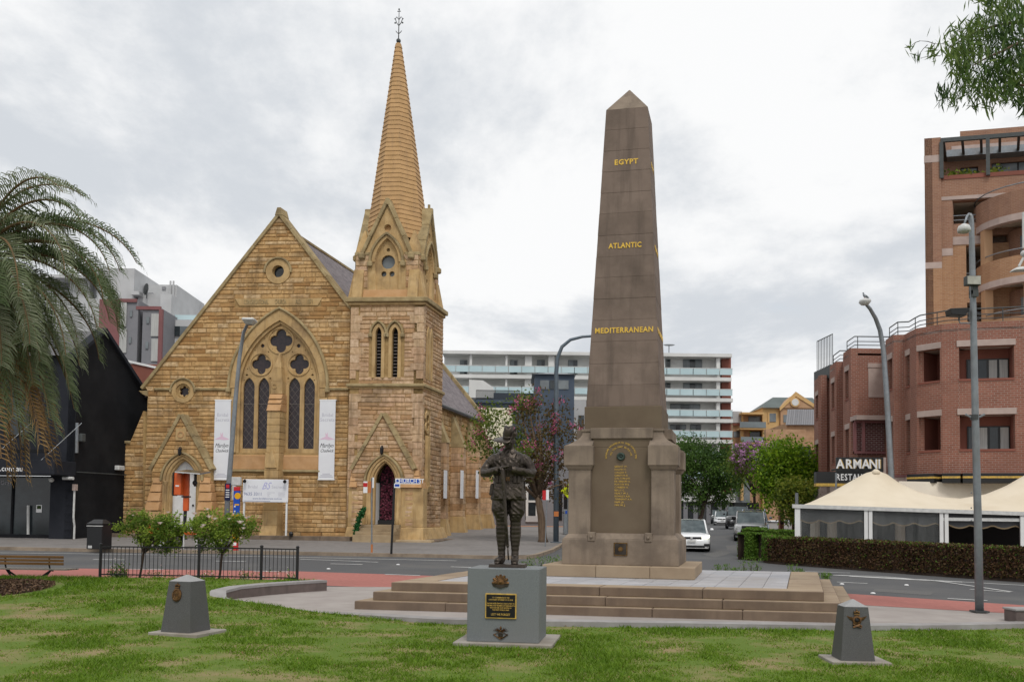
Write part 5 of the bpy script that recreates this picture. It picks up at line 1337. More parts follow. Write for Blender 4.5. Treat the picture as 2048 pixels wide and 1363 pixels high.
  part(MB(FT).prism([(-ww, zw0)] + arch(0, ww, zws, zwa + .25, 8) + [(ww, zw0)], -.39, -.36), 'belfry_pane', 'glass_grey' if k == 0 else 'dark')
  for (w0_, w1_, d0, d1, mt) in ((.30, .18, 0, .15, 'coping'), (.18, .0, -.1, .05, 'trim')):
   m = MB(FT); m.band(arch(0, ww + w0_, zws, zwa + .28 + w0_, 9), arch(0, ww + w1_, zws, zwa + .28 + w1_, 9), d0, d1); part(m, 'hood_mould' if d0 == 0 else 'belfry_arch', mt, .012)
  for s in (-1, 1):
   part(MB(FT).box(s * (ww + .24) - .13, s * (ww + .24) + .13, 0, .22, zws - .26, zws + .02), 'hood_stop', 'coping', .05)
   A, B = Vector((s * (gw + .12), zbe - .12)), Vector((0, zga)); nx = Vector((-(B - A).y, (B - A).x)).normalized(); nx = nx if nx.y > 0 else -nx
   for i in range(3):
    a, b = A.lerp(B, i / 3), A.lerp(B, (i + 1) / 3 - .004); part(MB(FT).prism([tuple(q) for q in (a - nx * .06, b - nx * .06, b + nx * .11, a + nx * .11)], -.45, .14), 'gable_coping_stone', 'coping', .015)
   part(MB(FT).box(s * (gw + .12) - .16, s * (gw + .12) + .16, -.1, .24, zbe - .36, zbe - .04), 'gable_stop', 'coping', .06)
   part(MB(FT).frustum(s * (hb - .22) - .26, s * (hb - .22) + .26, -.2, .34, z0_, s * (hb - .22) - .26, s * (hb - .22) + .26, -.2, .03, z0_ + 1.5), 'corner_weathering', 'trim', .015)
  part(MB(FT).prism([(-.14, zga - .22), (.14, zga - .22), (.09, zga + .12), (-.09, zga + .12)], -.4, .16), 'gable_apex', 'coping', .02)
  part(MB(FT).add([(-gw + .1, -.3, zbe - .1), (gw - .1, -.3, zbe - .1), (0, -.3, zga - .15), (-gw * .5, -hb * .9, zbe), (gw * .5, -hb * .9, zbe), (0, -hb * .62, zga - .15)], [(0, 1, 2), (0, 2, 5, 3), (1, 4, 5, 2), (3, 5, 4)]), 'gable_roof', 'coping')
  def spb(z):
   h = poly_int([(-ww - .32, zw0 - .05)] + arch(0, ww + .32, zws, zwa + .6, 8) + [(ww + .32, zw0 - .05)], z); return sub([(-hb + .5, hb - .5)], h) if z < zbe else []
  if k in (0, 1):
   part(MB(FT).frustum(-hb, hb, -.05, .1, z0_, -hb, hb, -.05, .02, z0_ + .45), 'belfry_sill', 'trim_red', .01)
   lay(FT, lambda z: [(-hb + .02, -ww - .36), (ww + .36, hb - .02)] if z < zws + .3 else [(-hb + .02, -ww - .2), (ww + .2, hb - .02)], z0_ + .55, zbe - .1, hr=(.26, .34), lr=(.5, .9), key='stone_tower', d=.03, bias=-.15)
 for su in (-1, 1):                                    # corner pinnacles
  for sv in (-1, 1):
   cu, cv = bm_ + su * (hb - .36), vb + sv * (hb - .36)
   part(MB(CF.T).box(cu - .40, cu + .40, cv - .40, cv + .40, zbe - .16, zbe + .04), 'pinnacle_cap', 'coping', .04)
   part(MB(CF.T).frustum(cu - .36, cu + .36, cv - .36, cv + .36, zbe + .04, cu - .04, cu + .04, cv - .04, cv + .04, zbe + 1.25), 'corner_pinnacle', 'trim', .01)
 # ---------------- spire: courses of boards on eight sides
 zsp = p3(776, 470)[1]; ztip = CF.pick(797, 88, vb)[1]; r0 = hb * .93; r1 = .13
 zq = CF.pick(795, 400, vb)[1]; rq = (CF.pick(838, 400, vb)[0] - CF.pick(748.5, 400, vb)[0]) / 2 * 1.0
 lean = CF.pick(797, 88, vb)[0] - bm_
 def rad(z): return r1 + (rq - r1) * (ztip - z) / (ztip - zq)
 n = 44; dzc = (ztip - zsp) / n
 for i in range(n):
  za, zb_ = zsp + dzc * i, zsp + dzc * (i + 1); fa, fb = (za - zsp) / (ztip - zsp), (zb_ - zsp) / (ztip - zsp)
  m = MB(lambda x, y, z: CF.T(bm_ + x, vb + y, z)); v = []; f = []
  for j, (zz, ex) in enumerate(((za, .03), (za, .0), (zb_ + .01, .0))):
   for k in range(8):
    a = pi / 8 + k * pi / 4; r_ = (rad(zz) + ex) / cos(pi / 8); ff = (zz - zsp) / (ztip - zsp); v.append((lean * ff + r_ * cos(a), r_ * sin(a), zz))
  ring = [(0, 2)]
  for k in range(8):
   k2 = (k + 1) % 8; f += [(k, k2, 16 + k2, 16 + k), (k2, k, 8 + k, 8 + k2)]
  m.add(v, f); part(m, 'spire_course', 'spire_board')
 ux = bm_ + lean; FZ = lambda y: CF.pick(797, y, vb)[1]
 fin = MB(lambda x, y, z: CF.T(ux + x, vb + y, z)); fin.ball((0, 0, FZ(82)), .125, 10); fin.tube([(0, 0, FZ(86)), (0, 0, FZ(20))], [.03, .018], 6)
 f_ = fin.build('finial', M['steel_dark'], church, smooth=True)
 orn = MB(lambda x, y, z: CF.T(ux + x, vb + y, z))
 for s in (-1, 1):
  orn.tube([(0, 0, FZ(52)), (s * .12, 0, FZ(46)), (s * .20, 0, FZ(38)), (s * .12, 0, FZ(34)), (0, 0, FZ(40))], .022, 5); orn.tube([(0, 0, FZ(68)), (s * .10, 0, FZ(65)), (s * .16, 0, FZ(62))], .02, 5)
  orn.ball((s * .20, 0, FZ(46)), .05, 6); orn.ball((s * .22, 0, FZ(38)), .035, 6); orn.tube([(0, 0, FZ(23)), (s * .09, 0, FZ(23))], .022, 5)
 orn.ball((0, 0, FZ(19)), .05, 6); orn.build('finial_scrolls', M['steel_dark'], f_)
 part(MB(lambda x, y, z: CF.T(bm_ + x, vb + y, z)).tube([(hb - .05, 0, zga + .1), (hb - .05, 0, zga + .32)], .07, 6), 'gable_finial', 'coping')
 return u1, D_
UT1, TD = tower()
def nave():
 L_ = 14.6; uR = RFOOT - .15; ze = CF.pickside(880, 813, uR)[1]
 u0 = KL[0] + .25
 SV = CS(uR); v0, v1 = TV + TD - .4, L_
 pks = lambda x, y: CF.pickside(x, y, uR)
 cs = [pks(878, 870)[0], pks(910, 870)[0], pks(941, 870)[0], pks(966, 870)[0]]
 zl0, zla = pks(878, 895)[1], pks(878, 822)[1]
 hol = [lancet(c, .42, zl0, zla - .8, zla - .1) for c in cs if c < L_ - .6]
 plate_obj('side_wall', [(v0, .4), (v1, .4), (v1, ze), (v0, ze)], hol, 0, -.5, SV, M['mortar'], church)
 for c in cs:
  if c > L_ - .6: continue
  part(MB(SV).prism(lancet(c, .42, zl0, zla - .8, zla - .1), -.4, -.36), 'window_pane', 'stained_glass')
  m = MB(SV); m.band(lancet(c, .62, zl0 - .1, zla - .8, zla + .12), lancet(c, .42, zl0 - .1, zla - .8, zla - .1), -.1, .08); part(m, 'lancet_surround', 'trim', .01)
 def sps(z):
  h = []
  for c in cs:
   if c < L_ - .6: h += poly_int(lancet(c, .66, zl0 - .1, zla - .8, zla + .14), z)
  return sub([(v0, v1)], h)
 lay(SV, sps, 1.2, ze - .1, lr=(.5, 1.1), hr=(.24, .34), key='stone')
 for px, yb in ((893, 1082), (927, 1072), (958, 1062), (986, 1052)):
  c = CF.pickside(px, 1000, uR + .75)[0]; zb_ = zg(*SV(c, .5, 0).xy) + .1
  zt_ = pks(893, 880)[1]; zm = pks(893, 858)[1]
  if c > L_ + .1: c = L_ - .25
  nb = 11; hz = (zt_ - .35 - zb_ - .95) / nb
  for k in range(nb): MB(SV).box(c - .27 - .01 * (k % 2), c + .27 + .01 * (k % 2), -.1, .79 + crng.uniform(-.012, .012), zb_ + .95 + hz * k + .006, zb_ + .95 + hz * (k + 1) - .006, 0, crng.random()).build('buttress_stone', M['stone_tower'], church, bevel=.015)
  part(MB(SV).frustum(c - .28, c + .28, -.1, .86, zt_ - .349, c - .27, c + .27, -.1, .12, zm + .85), 'buttress_weathering', 'coping', .012)
  part(MB(SV).frustum(c - .36, c + .36, -.1, 1.08, zb_ - .6, c - .27, c + .27, -.1, .80, zb_ + .949), 'buttress_base', 'trim', .015)
 part(MB(SV).frustum(v0, v1, -.1, .25, .2, v0, v1, -.1, .02, ZB + .75), 'wall_base', 'base_stone', .02)
 part(MB(SV).box(v0, v1, -.2, .10, ze - .12, ze + .02), 'eaves_course', 'coping', .02)
 part(MB(SV).tube([(v0, .30, ze + .02), (v1 + .1, .30, ze + .02)], .07, 6), 'gutter', 'steel_dark'); part(MB(SV).tube([(cs[0] - .8, .16, ze), (cs[0] - .8, .10, ze - .7), (cs[0] - .8, .10, 1)], .04, 6), 'downpipe', 'steel_dark')
 zr = APEX[1] - .55; zE = ze + .02
 um = APEX[0]; uE = uR + .32
 for s, ue in ((1, uE), (-1, 2 * um - uE)):
  vs_ = [CF.T(ue, .5, zE), CF.T(ue, L_, zE), CF.T(um, L_, zr), CF.T(um, .5, zr)]; off = wloc(church)
  me = bpy.data.meshes.new('roof'); th = Vector((0, 0, -.12)); me.from_pydata([tuple(v - off) for v in vs_] + [tuple(v - off + th) for v in vs_], [], [(0, 1, 2, 3), (7, 6, 5, 4), (0, 4, 5, 1), (1, 5, 6, 2), (2, 6, 7, 3), (3, 7, 4, 0)])
  uv = me.uv_layers.new(name='uv'); sl = hypot(ue - um, zr - zE)
  uvs = [(0, 0), (L_, 0), (L_, sl), (0, sl)] * 2
  for lp in me.loops: uv.data[lp.index].uv = uvs[lp.vertex_index]
  link_mesh('roof', me, church, M['slate'])
  A, B = Vector((ue + s * .1, zE - .1)), Vector((um, zr + .12)); n = 9        # rear verge coping
  for i in range(n):
   a, b = A.lerp(B, i / n), A.lerp(B, (i + 1) / n - .003); part(MB(CF.T).prism([(a.x, a.y - .12), (b.x, b.y - .12), (b.x, b.y + .26), (a.x, a.y + .26)], L_ - .1, L_ + .32), 'verge_coping_stone', 'coping', .012)
 part(MB(CF.T).tube([(um, .4, zr + .02), (um, L_, zr + .02)], .12, 6), 'ridge', 'coping')
 part(MB(CF.T).prism([(2 * um - uR, .4), (uR, .4), (uR, ze), (um, zr - .2), (2 * um - uR, ze)], L_ - .5, L_ - .02), 'rear_wall', 'mortar')
 part(MB(CF.T).box(2 * um - uR, 2 * um - uR + .5, .5, L_ - .5, .4, ze), 'side_wall', 'mortar')
nave()
def flush_stones():
 STONES.sort(key=lambda s: -s[0]); off = wloc(church)
 for a, v, f, r_, key in STONES[:300]:
  me = bpy.data.meshes.new('stone'); me.from_pydata([(x - off.x, y - off.y, z - off.z) for x, y, z in v], [], f)
  at = me.attributes.new('rnd', 'FLOAT', 'FACE'); at.data.foreach_set('value', [r_] * len(f))
  link_mesh('stone', me, church, M[key])
 for key in ('stone', 'stone_tower'):
  V = []; Fc = []; R = []
  for a, v, f, r_, k2 in STONES[300:]:
   if k2 != key: continue
   n = len(V); V += [(x - off.x, y - off.y, z - off.z) for x, y, z in v]; Fc += [tuple(i + n for i in q) for q in f]; R += [r_] * len(f)
  me = bpy.data.meshes.new('stonework'); me.from_pydata(V, [], Fc); at = me.attributes.new('rnd', 'FLOAT', 'FACE'); at.data.foreach_set('value', R)
  bm = bmesh.new(); bm.from_mesh(me); bm.to_mesh(me); bm.free()
  link_mesh('stonework', me, church, M[key], kind='stuff')
flush_stones()
def forecourt():
 A = P(150, 1082, 47.0);
 fc = thing('forecourt_edge', CF.T(-8, -1.7, .3), 'dark low stone kerb wall along the church forecourt', 'kerb wall')
 s0 = CF.pick(170, 1080, -1.7)[0]; s1 = CF.pick(700, 1080, -1.7)[0]; n = 9
 for i in range(n):
  a, b = s0 + (s1 - s0) * i / n, s0 + (s1 - s0) * (i + 1) / n - .01
  MB(CF.T).frustum(a, b, -1.75, -1.35, .25, a, b, -1.70, -1.35, .70 + crng.uniform(-.01, .01)).build('kerb_stone', M['base_stone'], fc, bevel=.025)
 s2, s3 = CF.pick(783, 1090, -2.0)[0], CF.pick(846, 1090, -2.0)[0]
 MB(CF.T).frustum(s2, s3 + .35, -1.75, -.7, .15, s2 + .03, s3 + .3, -1.68, -.7, .58).build('kerb_stone', M['step_stone'], fc, bevel=.04)
 MB(CF.T).frustum(s3 - .2, s3 + .55, -1.2, 3.0, .15, s3 - .2, s3 + .5, -1.15, 3.0, .60).build('kerb_stone', M['base_stone'], fc, bevel=.04)
 MB(CF.T).box(s0, CF.pick(716, 1080, -1.7)[0], -1.36, .02, .3, .675).build('forecourt', M['footpath'], None, kind='structure')
forecourt()
# ------------------------------------------------------------------ things in front of and left of the church
lr = random.Random(21)
def banner(cx_px, label):
 s0, z1 = CF.pick(cx_px, 799.5, -.14); s1, _ = CF.pick(cx_px + 30, 799.5, -.14); z0 = CF.pick(cx_px, 958, -.14)[1]
 s0 -= .04; root = thing('church_banner', CF.T((s0 + s1) / 2, -.14, z0), label, 'banner', 'white banners on the church front')
 MB(CF.T).box(s0, s1, -.15, -.125, z0, z1).build('banner_sheet', M['banner_white'], root)
 for z in (z0, z1): MB(CF.T).box(s0 - .02, s1 + .02, -.16, -.02, z - .03, z + .03).build('banner_rail', M['white_plastic'], root)
 c = (s0 + s1) / 2; T = CF.T; w = s1 - s0; zq = lambda f: z1 + (z0 - z1) * f
 text_obj('banner_lettering', 'Bridal', .26, T, M['grey_print'], root, (c, zq(.19)), -.152, depth=.004); text_obj('banner_lettering', 'Secrets', .26, T, M['grey_print'], root, (c, zq(.25)), -.152, depth=.004)
 m = MB(T); p = lambda x, f: (c + x * w, -.1535, zq(f))        # pink dress drawing
 m.add([p(-.5, .50), p(-.25, .475), p(-.08, .46), p(-.12, .41), p(-.03, .435), p(.04, .405), p(.06, .46), p(.25, .475), p(.48, .495), p(.1, .505), p(-.15, .495)], [(0, 1, 10), (1, 2, 9, 10), (2, 3, 4), (2, 4, 6), (4, 5, 6), (2, 6, 9), (6, 7, 8, 9)])
 m.build('dress_print', M['pink_print'], root, fix=False)
 text_obj('banner_lettering', 'Marilyn', .30, T, M['ink'], root, (c - .02, zq(.575)), -.152, depth=.004, shear=.45, sx=.80); text_obj('banner_lettering', 'Chadwick', .23, T, M['ink'], root, (c, zq(.64)), -.152, depth=.004, shear=.45, sx=.75)
 for f, n in ((.93, 4), (.95, 6), (.968, 7)): MB(T).box(c - .05 * n, c + .05 * n, -.1535, -.151, zq(f) - .02, zq(f) + .02).build('small_print', M['grey_print'], root)
banner(432, 'white dress banner on the church wall beside the left lamp post')
banner(641.5, 'white dress banner on the church wall beside the tower')
for px, nm in ((891.5, 'nearest the tower'), (924.5, 'second from the tower'), (955, 'third from the tower')):
 v_, z1 = CF.pickside(px, 940, RFOOT + .68); z0 = CF.pickside(px, 996, RFOOT + .68)[1]
 MB(CF.T).box(RFOOT + .645, RFOOT + .70, v_ - .24, v_ + .24, z0, z1).solo('side_banner', M['banner_white'], 'narrow white banner on the side buttress ' + nm, 'banner', group='white banners on the side buttresses')
def signboard():
 Y = 46.9; f = Frame(0, Y, 3); a, z1 = f.pick(486.5, 957.5); b, z0 = f.pick(576, 1004); zb = .675
 root = thing('signboard', f.T((a + b) / 2, 0, zb), 'white signboard on two white posts in front of the church', 'sign')
 MB(f.T).box(a, b, -.02, .02, z0, z1).build('board', M['banner_white'], root, bevel=.01)
 for x in (a + .06, b - .08): MB(f.T).box(x - .045, x + .045, .021, .11, zb - .02, z1 - .02).build('post', M['white_paint'], root, bevel=.01)
 for x in (a + .12, b - .15): MB(lambda u, v, z: f.T(x + u, v, z)).tube([(0, .03, z1 - .06), (0, -.12, z1 - .05), (.05, -.3, z1 - .12)], [.03, .05, .09], 8).build('spotlight', M['black_metal'], root)
 T = f.T; c = (a + b) / 2; d = -.0215
 text_obj('lettering', 'Bridal', .22, T, M['grey_print'], root, (a + .50, z1 - .38), d, depth=.004); text_obj('lettering', 'Secrets', .22, T, M['grey_print'], root, (b - .52, z1 - .38), d, depth=.004)
 text_obj('monogram', 'BS', .50, T, M['ink_lilac'], root, (c + .0, z1 - .34), d, depth=.004, shear=.5, sx=.8)
 text_obj('lettering', '9635 3311', .22, T, M['ink_blue'], root, (a + .52, z0 + .40), d, depth=.004)
 text_obj('lettering', 'www.bridalsecrets.com.au', .14, T, M['ink_blue'], root, (c + .1, z0 + .18), d, depth=.004)
 for i in range(4):
  MB(T).box(c + .1, c + .1 + (.38, .16, .1, .12)[i], d - .002, d, z0 + .47 - .065 * i, z0 + .49 - .065 * i).build('small_print', M['grey_print'], root)
  MB(T).box(c + .65, c + .65 + (.36, .36, .34, .34)[i], d - .002, d, z0 + .47 - .065 * i, z0 + .49 - .065 * i).build('small_print', M['grey_print'], root)
 MB(T).box(a + .05, b - .9, d - .002, d, z0 + .045, z0 + .065).build('small_print', M['ink_blue'], root)
 p = P(582, 1069, 47.2); MB().lathe([(.05, 0), (.09, .02), (.12, .14), (.05, .24)], (p.x, 47.2, .676), 8).solo('ground_spotlight', M['black_metal'], 'small black spotlight on the forecourt beside the signboard', 'spotlight')
signboard()
def curved_lamp(name, base, pts_, r0, r1, label, mt, head):
 """street light: tapering pole along points; head drawn at the end"""
 root = thing(name, base, label, 'street light')
 MB().tube([base] + pts_, [r0] + [r0 + (r1 - r0) * (i + 1) / len(pts_) for i in range(len(pts_))], 10).build('pole', M[mt], root, smooth=True)
 MB().lathe([(r0 * 2.1, 0), (r0 * 2.1, .03), (r0 * 1.3, .05)], base, 8).build('base_flange', M[mt], root)
 return root
def lamp_left():
 Y = 42.6; base = PG(452, 1098); Y = base.y
 pp = [P(455, 1000, Y), P(463, 900, Y), P(471, 800, Y), P(479, 715, Y), P(487, 665, Y), P(494, 650, Y - .3), P(500, 645, Y - .8)]
 r = curved_lamp('street_lamp', base, pp, .13, .055, 'leaning grey street lamp standing before the church gable', 'steel', None)
 h = pp[-1]; MB().box(h.x - .25, h.x + .28, h.y - .45, h.y + .2, h.z + .02, h.z + .14).build('lamp_housing', M['lamp_white'], r, bevel=.04)
 MB().frustum(h.x - .22, h.x + .25, h.y - .4, h.y + .15, h.z + .02, h.x - .12, h.x + .15, h.y - .3, h.y + .05, h.z - .12).build('lamp_glass', M['lamp_glass'], r)
 f = Frame(0, Y - .14, 0)
 a, z1 = f.pick(450, 966); b, z0 = f.pick(461, 1000); n = MB(f.T).box(a, b, -.03, 0, z0, z1).build('notice_plate', M['sign_navy'], r, bevel=.004)
 MB(f.T).box(a + .06, b - .06, -.034, -.03, z1 - .2, z1 - .05).build('notice_symbol', M['sign_red'], n)
 for i in range(4): MB(f.T).box(a + .05, b - .05, -.034, -.03, z1 - .31 - .1 * i, z1 - .27 - .1 * i).build('notice_text', M['white_plastic'], n)
 a, z1 = f.pick(461, 953); b, z0 = f.pick(479, 970); MB(f.T).box(a, b, .1, .35, z0, z1).build('control_box', M['lamp_white'], r, bevel=.02)
 a, z1 = f.pick(462, 970); b, z0 = f.pick(469, 999); MB(f.T).box(a, b, .1, .3, z0, z1).build('control_box', M['lamp_white'], r, bevel=.02)
lamp_left()
def bus_stop():
 b = PG(471, 1100, .13); f = Frame(b.x, b.y, 8); r = thing('bus_stop_pylon', b, 'narrow blue and yellow bus stop pylon behind the left rose bush', 'bus stop sign')
 h = lambda y: f.pick(475, y)[1]; w = .125
 MB(f.T).box(-w * .8, w * .8, -.05, .05, b.z, h(1080)).build('foot_panel', M['sign_red'], r, bevel=.01); MB(f.T).box(-w * .7, w * .4, -.053, -.05, h(1090), h(1084)).build('foot_label', M['white_plastic'], r)
 MB(f.T).box(-w, w, -.05, .05, h(1080), h(1028)).build('yellow_panel', M['sign_amber'], r, bevel=.01)
 MB(f.T).box(-w, w, -.05, .05, h(1028), h(981)).build('blue_panel', M['sign_blue'], r, bevel=.01); MB(f.T).box(-w, w, -.05, .05, h(981), h(973)).build('red_cap', M['sign_red'], r, bevel=.01)
 m = MB(f.T); m.prism(circle(.05, h(991), .13, 16), -.056, -.05); m.build('bus_symbol', M['sign_amber'], r); MB(f.T).box(-w * .5, w, -.055, -.05, h(1010), h(1007)).build('stripe', M['sign_amber'], r)
 for y in (1012, 1022): MB(f.T).box(-.08, -.02, -.055, -.05, h(y) - .03, h(y) + .03).build('bus_mark', M['white_plastic'], r)
bus_stop()
def wheel(parent, T, c, r, w, rim='lamp_white', n=20):
 """axis along local x"""
 t = MB(lambda a, b, z: T(c[0] + z, c[1] + a, c[2] + b)); t.lathe([(r * .62, -w / 2), (r * .96, -w / 2), (r, -w / 3), (r, w / 3), (r * .96, w / 2), (r * .62, w / 2)], n=n, cap=False)
 o = t.build('wheel', M['black_metal'], parent); m = MB(lambda a, b, z: T(c[0] + z, c[1] + a, c[2] + b)); m.lathe([(r * .62, -w * .4), (r * .5, -w * .3), (r * .15, -w * .42), (r * .15, w * .42), (r * .5, w * .3), (r * .62, w * .4)], n=n)
 m.build('rim', M[rim], o)
 for k in range(5):
  a = 2 * pi * k / 5
  for s in (-1, 1): MB(lambda a_, b_, z: T(c[0] + z, c[1] + a_, c[2] + b_)).box(r * .33 * cos(a) - .02, r * .33 * cos(a) + .02, r * .33 * sin(a) - .02, r * .33 * sin(a) + .02, s * w * .37 - .01, s * w * .37 + .01).build('rim_hole', M['dark'], o)
 return o
def trailer():
 b = PG(350, 1096, .13); f = Frame(b.x, b.y, 0); z0 = b.z; g = lambda x, y, v=0.: f.pick(x, y, v)
 r = thing('sign_trailer', b, 'orange two-wheeled equipment trailer with mast and solar panel on the church footpath', 'trailer')
 T2 = lambda x, y, z: f.T(y, x, z)
 for px, v in ((323, -.5), (353, .75)):
  w = wheel(r, lambda a, b_, c: f.T(b_, a, c), (v, g(px, 1080, v)[0], z0 + .31), .31, .2)
 x0, x1 = g(300, 1070)[0], g(376, 1070)[0]; zc = g(340, 1066)[1]
 MB(f.T).box(x0 + .1, x1, -.35, .6, zc - .06, zc + .06).build('chassis', M['orange'], r, bevel=.02)
 MB(f.T).tube([(x1, .1, zc), (g(425, 1062)[0], .1, zc - .02)], .06, 6).build('drawbar', M['orange'], r)
 MB(f.T).box(x0 + .0, x0 + .35, -.4, .6, zc - .1, zc + .35).build('battery_box', M['orange'], r, bevel=.04)
 for s in (-.5, .75):
  m = MB(f.T); n = 9; c = g(323 if s < 0 else 353, 1080, s)[0]; o_ = [(c + .42 * cos(a), z0 + .31 + .42 * sin(a)) for a in np.linspace(.1, pi - .1, n)]; i_ = [(c + .38 * cos(a), z0 + .31 + .38 * sin(a)) for a in np.linspace(.1, pi - .1, n)]
  m.band(o_, i_, s - .13, s + .13); m.build('mudguard', M['black_metal'], r)
 for px in (376, 401): MB(f.T).tube([(g(px, 1070)[0], -.5, zc), (g(px, 1070)[0], -.5, z0)], .03, 6).build('jack_leg', M['lamp_white'], r)
 mx = g(371, 1000)[0]; zt = g(371, 945)[1]; zm = g(371, 1021)[1]
 MB(f.T).tube([(mx - .05, .1, zc), (mx - .03, .1, zm)], .07, 8).build('mast_foot', M['black_metal'], r)
 MB(f.T).box(mx - .11, mx + .10, .0, .2, zm, zt).build('mast', M['orange'], r, bevel=.02)
 MB(f.T).box(mx - .16, mx + .14, -.04, .24, g(371, 994)[1], g(371, 991)[1]).build('mast_collar', M['black_metal'], r)
 a, z1 = g(354, 946); b2, z2 = g(367, 990); bx = MB(f.T).box(a, b2, -.35, .1, z2, z1).build('equipment_box', M['orange'], r, bevel=.03)
 MB(f.T).box(a - .05, a - .002, -.38, .12, z2 - .02, z1 + .02).build('box_door', M['black_metal'], bx); MB(f.T).box(a + .08, a + .22, -.36, -.352, z2 + .35, z2 + .41).build('box_label', M['white_plastic'], bx)
 sx0, zs = g(361, 941); sx1, _ = g(410, 944)
 pn = MB(f.T); pn.add([(sx0, -.6, zs - .05), (sx1, -.6, zs - .12), (sx1, .7, zs + .02), (sx0, .7, zs + .09), (sx0, -.6, zs - .10), (sx1, -.6, zs - .17), (sx1, .7, zs - .03), (sx0, .7, zs + .04)], [(0, 1, 2, 3), (7, 6, 5, 4), (0, 4, 5, 1), (1, 5, 6, 2), (2, 6, 7, 3), (3, 7, 4, 0)])
 sp = pn.build('solar_panel', M['glass'], r); MB(f.T).tube([(sx0, -.62, zs - .07), (sx1, -.62, zs - .14)], .03, 4).build('panel_frame', M['lamp_white'], sp)
 cx_ = g(390, 960)[0]
 MB(f.T).tube([(cx_, .05, zs - .12), (cx_, .05, g(390, 972)[1])], .06, 6).build('camera_bracket', M['black_metal'], r)
 MB(f.T).ball((cx_, .0, g(390, 965)[1]), .11, 8).build('camera', M['black_metal'], r)
trailer()
def post_sign(name, px, py, top, label, plates, r=.03, mt='steel', foot=None, dz=.13, cat='sign', lean=0):
 b = PG(px, py, dz); f = Frame(b.x, b.y, 4); root = thing(name, b, label, cat); z1 = f.pick(px + lean, top)[1]; dx = f.pick(px + lean, top)[0]
 MB(f.T).tube([(0, 0, b.z), (dx, 0, z1)], r, 8).build('post', M[mt], root)
 if foot: MB(f.T).tube([(0, 0, b.z), (0, 0, b.z + .32)], r * 1.25, 8).build('post_foot', M[foot], root)
 for (x0, y0, x1, y1, m, nm) in plates:
  a, zb = f.pick(x0, y1); c, zt = f.pick(x1, y0); MB(f.T).box(a, c, -r - .02, -r - .004, zb, zt).build(nm, M[m], root)
 return root, f
R, f_ = post_sign('parking_sign', 743.5, 1104, 955, 'grey pole with parking sign plates before the church door', [(727, 962, 735.5, 985, 'white_plastic', 'sign_plate'), (735.8, 962, 743, 985, 'sign_brown', 'sign_plate'), (745, 954, 748.5, 975, 'white_plastic', 'sign_plate')], foot='sign_brown')
a, z = f_.pick(731.3, 968); MB(f_.T).box(a - .08, a + .08, -.053, -.05, z - .1, z + .06).build('sign_symbol', M['sign_red'], R)
R, f_ = post_sign('street_name_sign', 782.5, 1107, 957, 'black pole with blue and white CHURCH ST name blade', [(791, 956.5, 842, 967, 'white_plastic', 'name_blade')], .045, 'black_metal', lean=7)
a, z1 = f_.pick(799, 957.5); b, z0 = f_.pick(841, 965.5); bl = MB(f_.T).box(a, b, -.072, -.066, z0, z1).build('name_panel', M['sign_blue'], R)
text_obj('street_name', 'CHURCH ST', .22, f_.T, M['white_plastic'], R, ((a + b) / 2, (z0 + z1) / 2), -.073, depth=.004, bold=.004, sx=.92)
a, z1 = f_.pick(794.8, 961.5); MB(f_.T).prism(circle(a, z1, .07, 12), -.072, -.066).build('crest', M['sign_blue'], R)
a, z1 = f_.pick(789, 966); b, z0 = f_.pick(801, 975); MB(f_.T).box(a, b, -.075, -.055, z0, z1).build('lower_plate', M['white_plastic'], R); MB(f_.T).box(a + .03, b - .03, -.079, -.075, z0 + .05, z1 - .03).build('lower_panel', M['sign_blue'], R)
def garland():
 f = Frame(CF.T(0, 0, 0).x, 47.0, 4); g = random.Random(4); m = MB(f.T); path = [f.pick(x, y) for x, y in ((713, 1079), (713, 1060), (716, 1044), (721, 1030), (728, 1017))]
 root = thing('ivy_garland', f.T(path[0][0], 0, .6), 'green ivy garland on the rail beside the church door steps', 'garland')
 MB(f.T).tube([(a, 0, z) for a, z in path], .02, 5).build('rail', M['black_metal'], root)
 for k in range(420):
  t = g.random() * (len(path) - 1); i = int(t); a = path[i][0] + (path[i + 1][0] - path[i][0]) * (t - i); z = path[i][1] + (path[i + 1][1] - path[i][1]) * (t - i)
  a += g.gauss(0, .06); z += g.gauss(0, .06); y = g.gauss(0, .08); s = .07; q = g.uniform(0, 6.3)
  m.add([(a + s * cos(q), y, z + s * sin(q)), (a + s * .6 * cos(q + 1.6), y - .04, z + s * .6 * sin(q + 1.6)), (a - s * cos(q), y, z - s * sin(q)), (a + s * .6 * cos(q - 1.6), y + .04, z + s * .6 * sin(q - 1.6))], [(0, 1, 2, 3)], 0, g.random())
 m.build('ivy_leaves', M['garland'], root, fix=False, kind='stuff')
garland()
def bin_():
 b = PG(198, 1098, .13); f = Frame(b.x, b.y, 12); g = lambda x, y: f.pick(x, y); w = .33
 r = thing('litter_bin', b, 'black boxy litter bin with hipped lid on the footpath by the black shop', 'bin'); zt = g(198, 1048)[1]; za = g(198, 1038)[1]
 MB(f.T).box(-w, w, -w, w, b.z + .02, zt).build('body', M['black_metal'], r, bevel=.02); MB(f.T).box(-w - .01, w + .01, -w - .012, -w + .05, zt - .07, zt - .04).build('rim_strip', M['lamp_white'], r)
 MB(f.T).frustum(-w - .03, w + .03, -w - .03, w + .03, zt + .02, -.2, .2, -.1, .1, za).build('lid', M['black_metal'], r, bevel=.01); MB(f.T).box(-w + .06, w - .06, -w + .04, w - .04, zt, zt + .02).build('slot', M['dark'], r)
 MB(f.T).box(-w + .08, -w + .25, -w - .006, -w + .02, b.z + .06, b.z + .16).build('label', M['lamp_white'], r)
bin_()
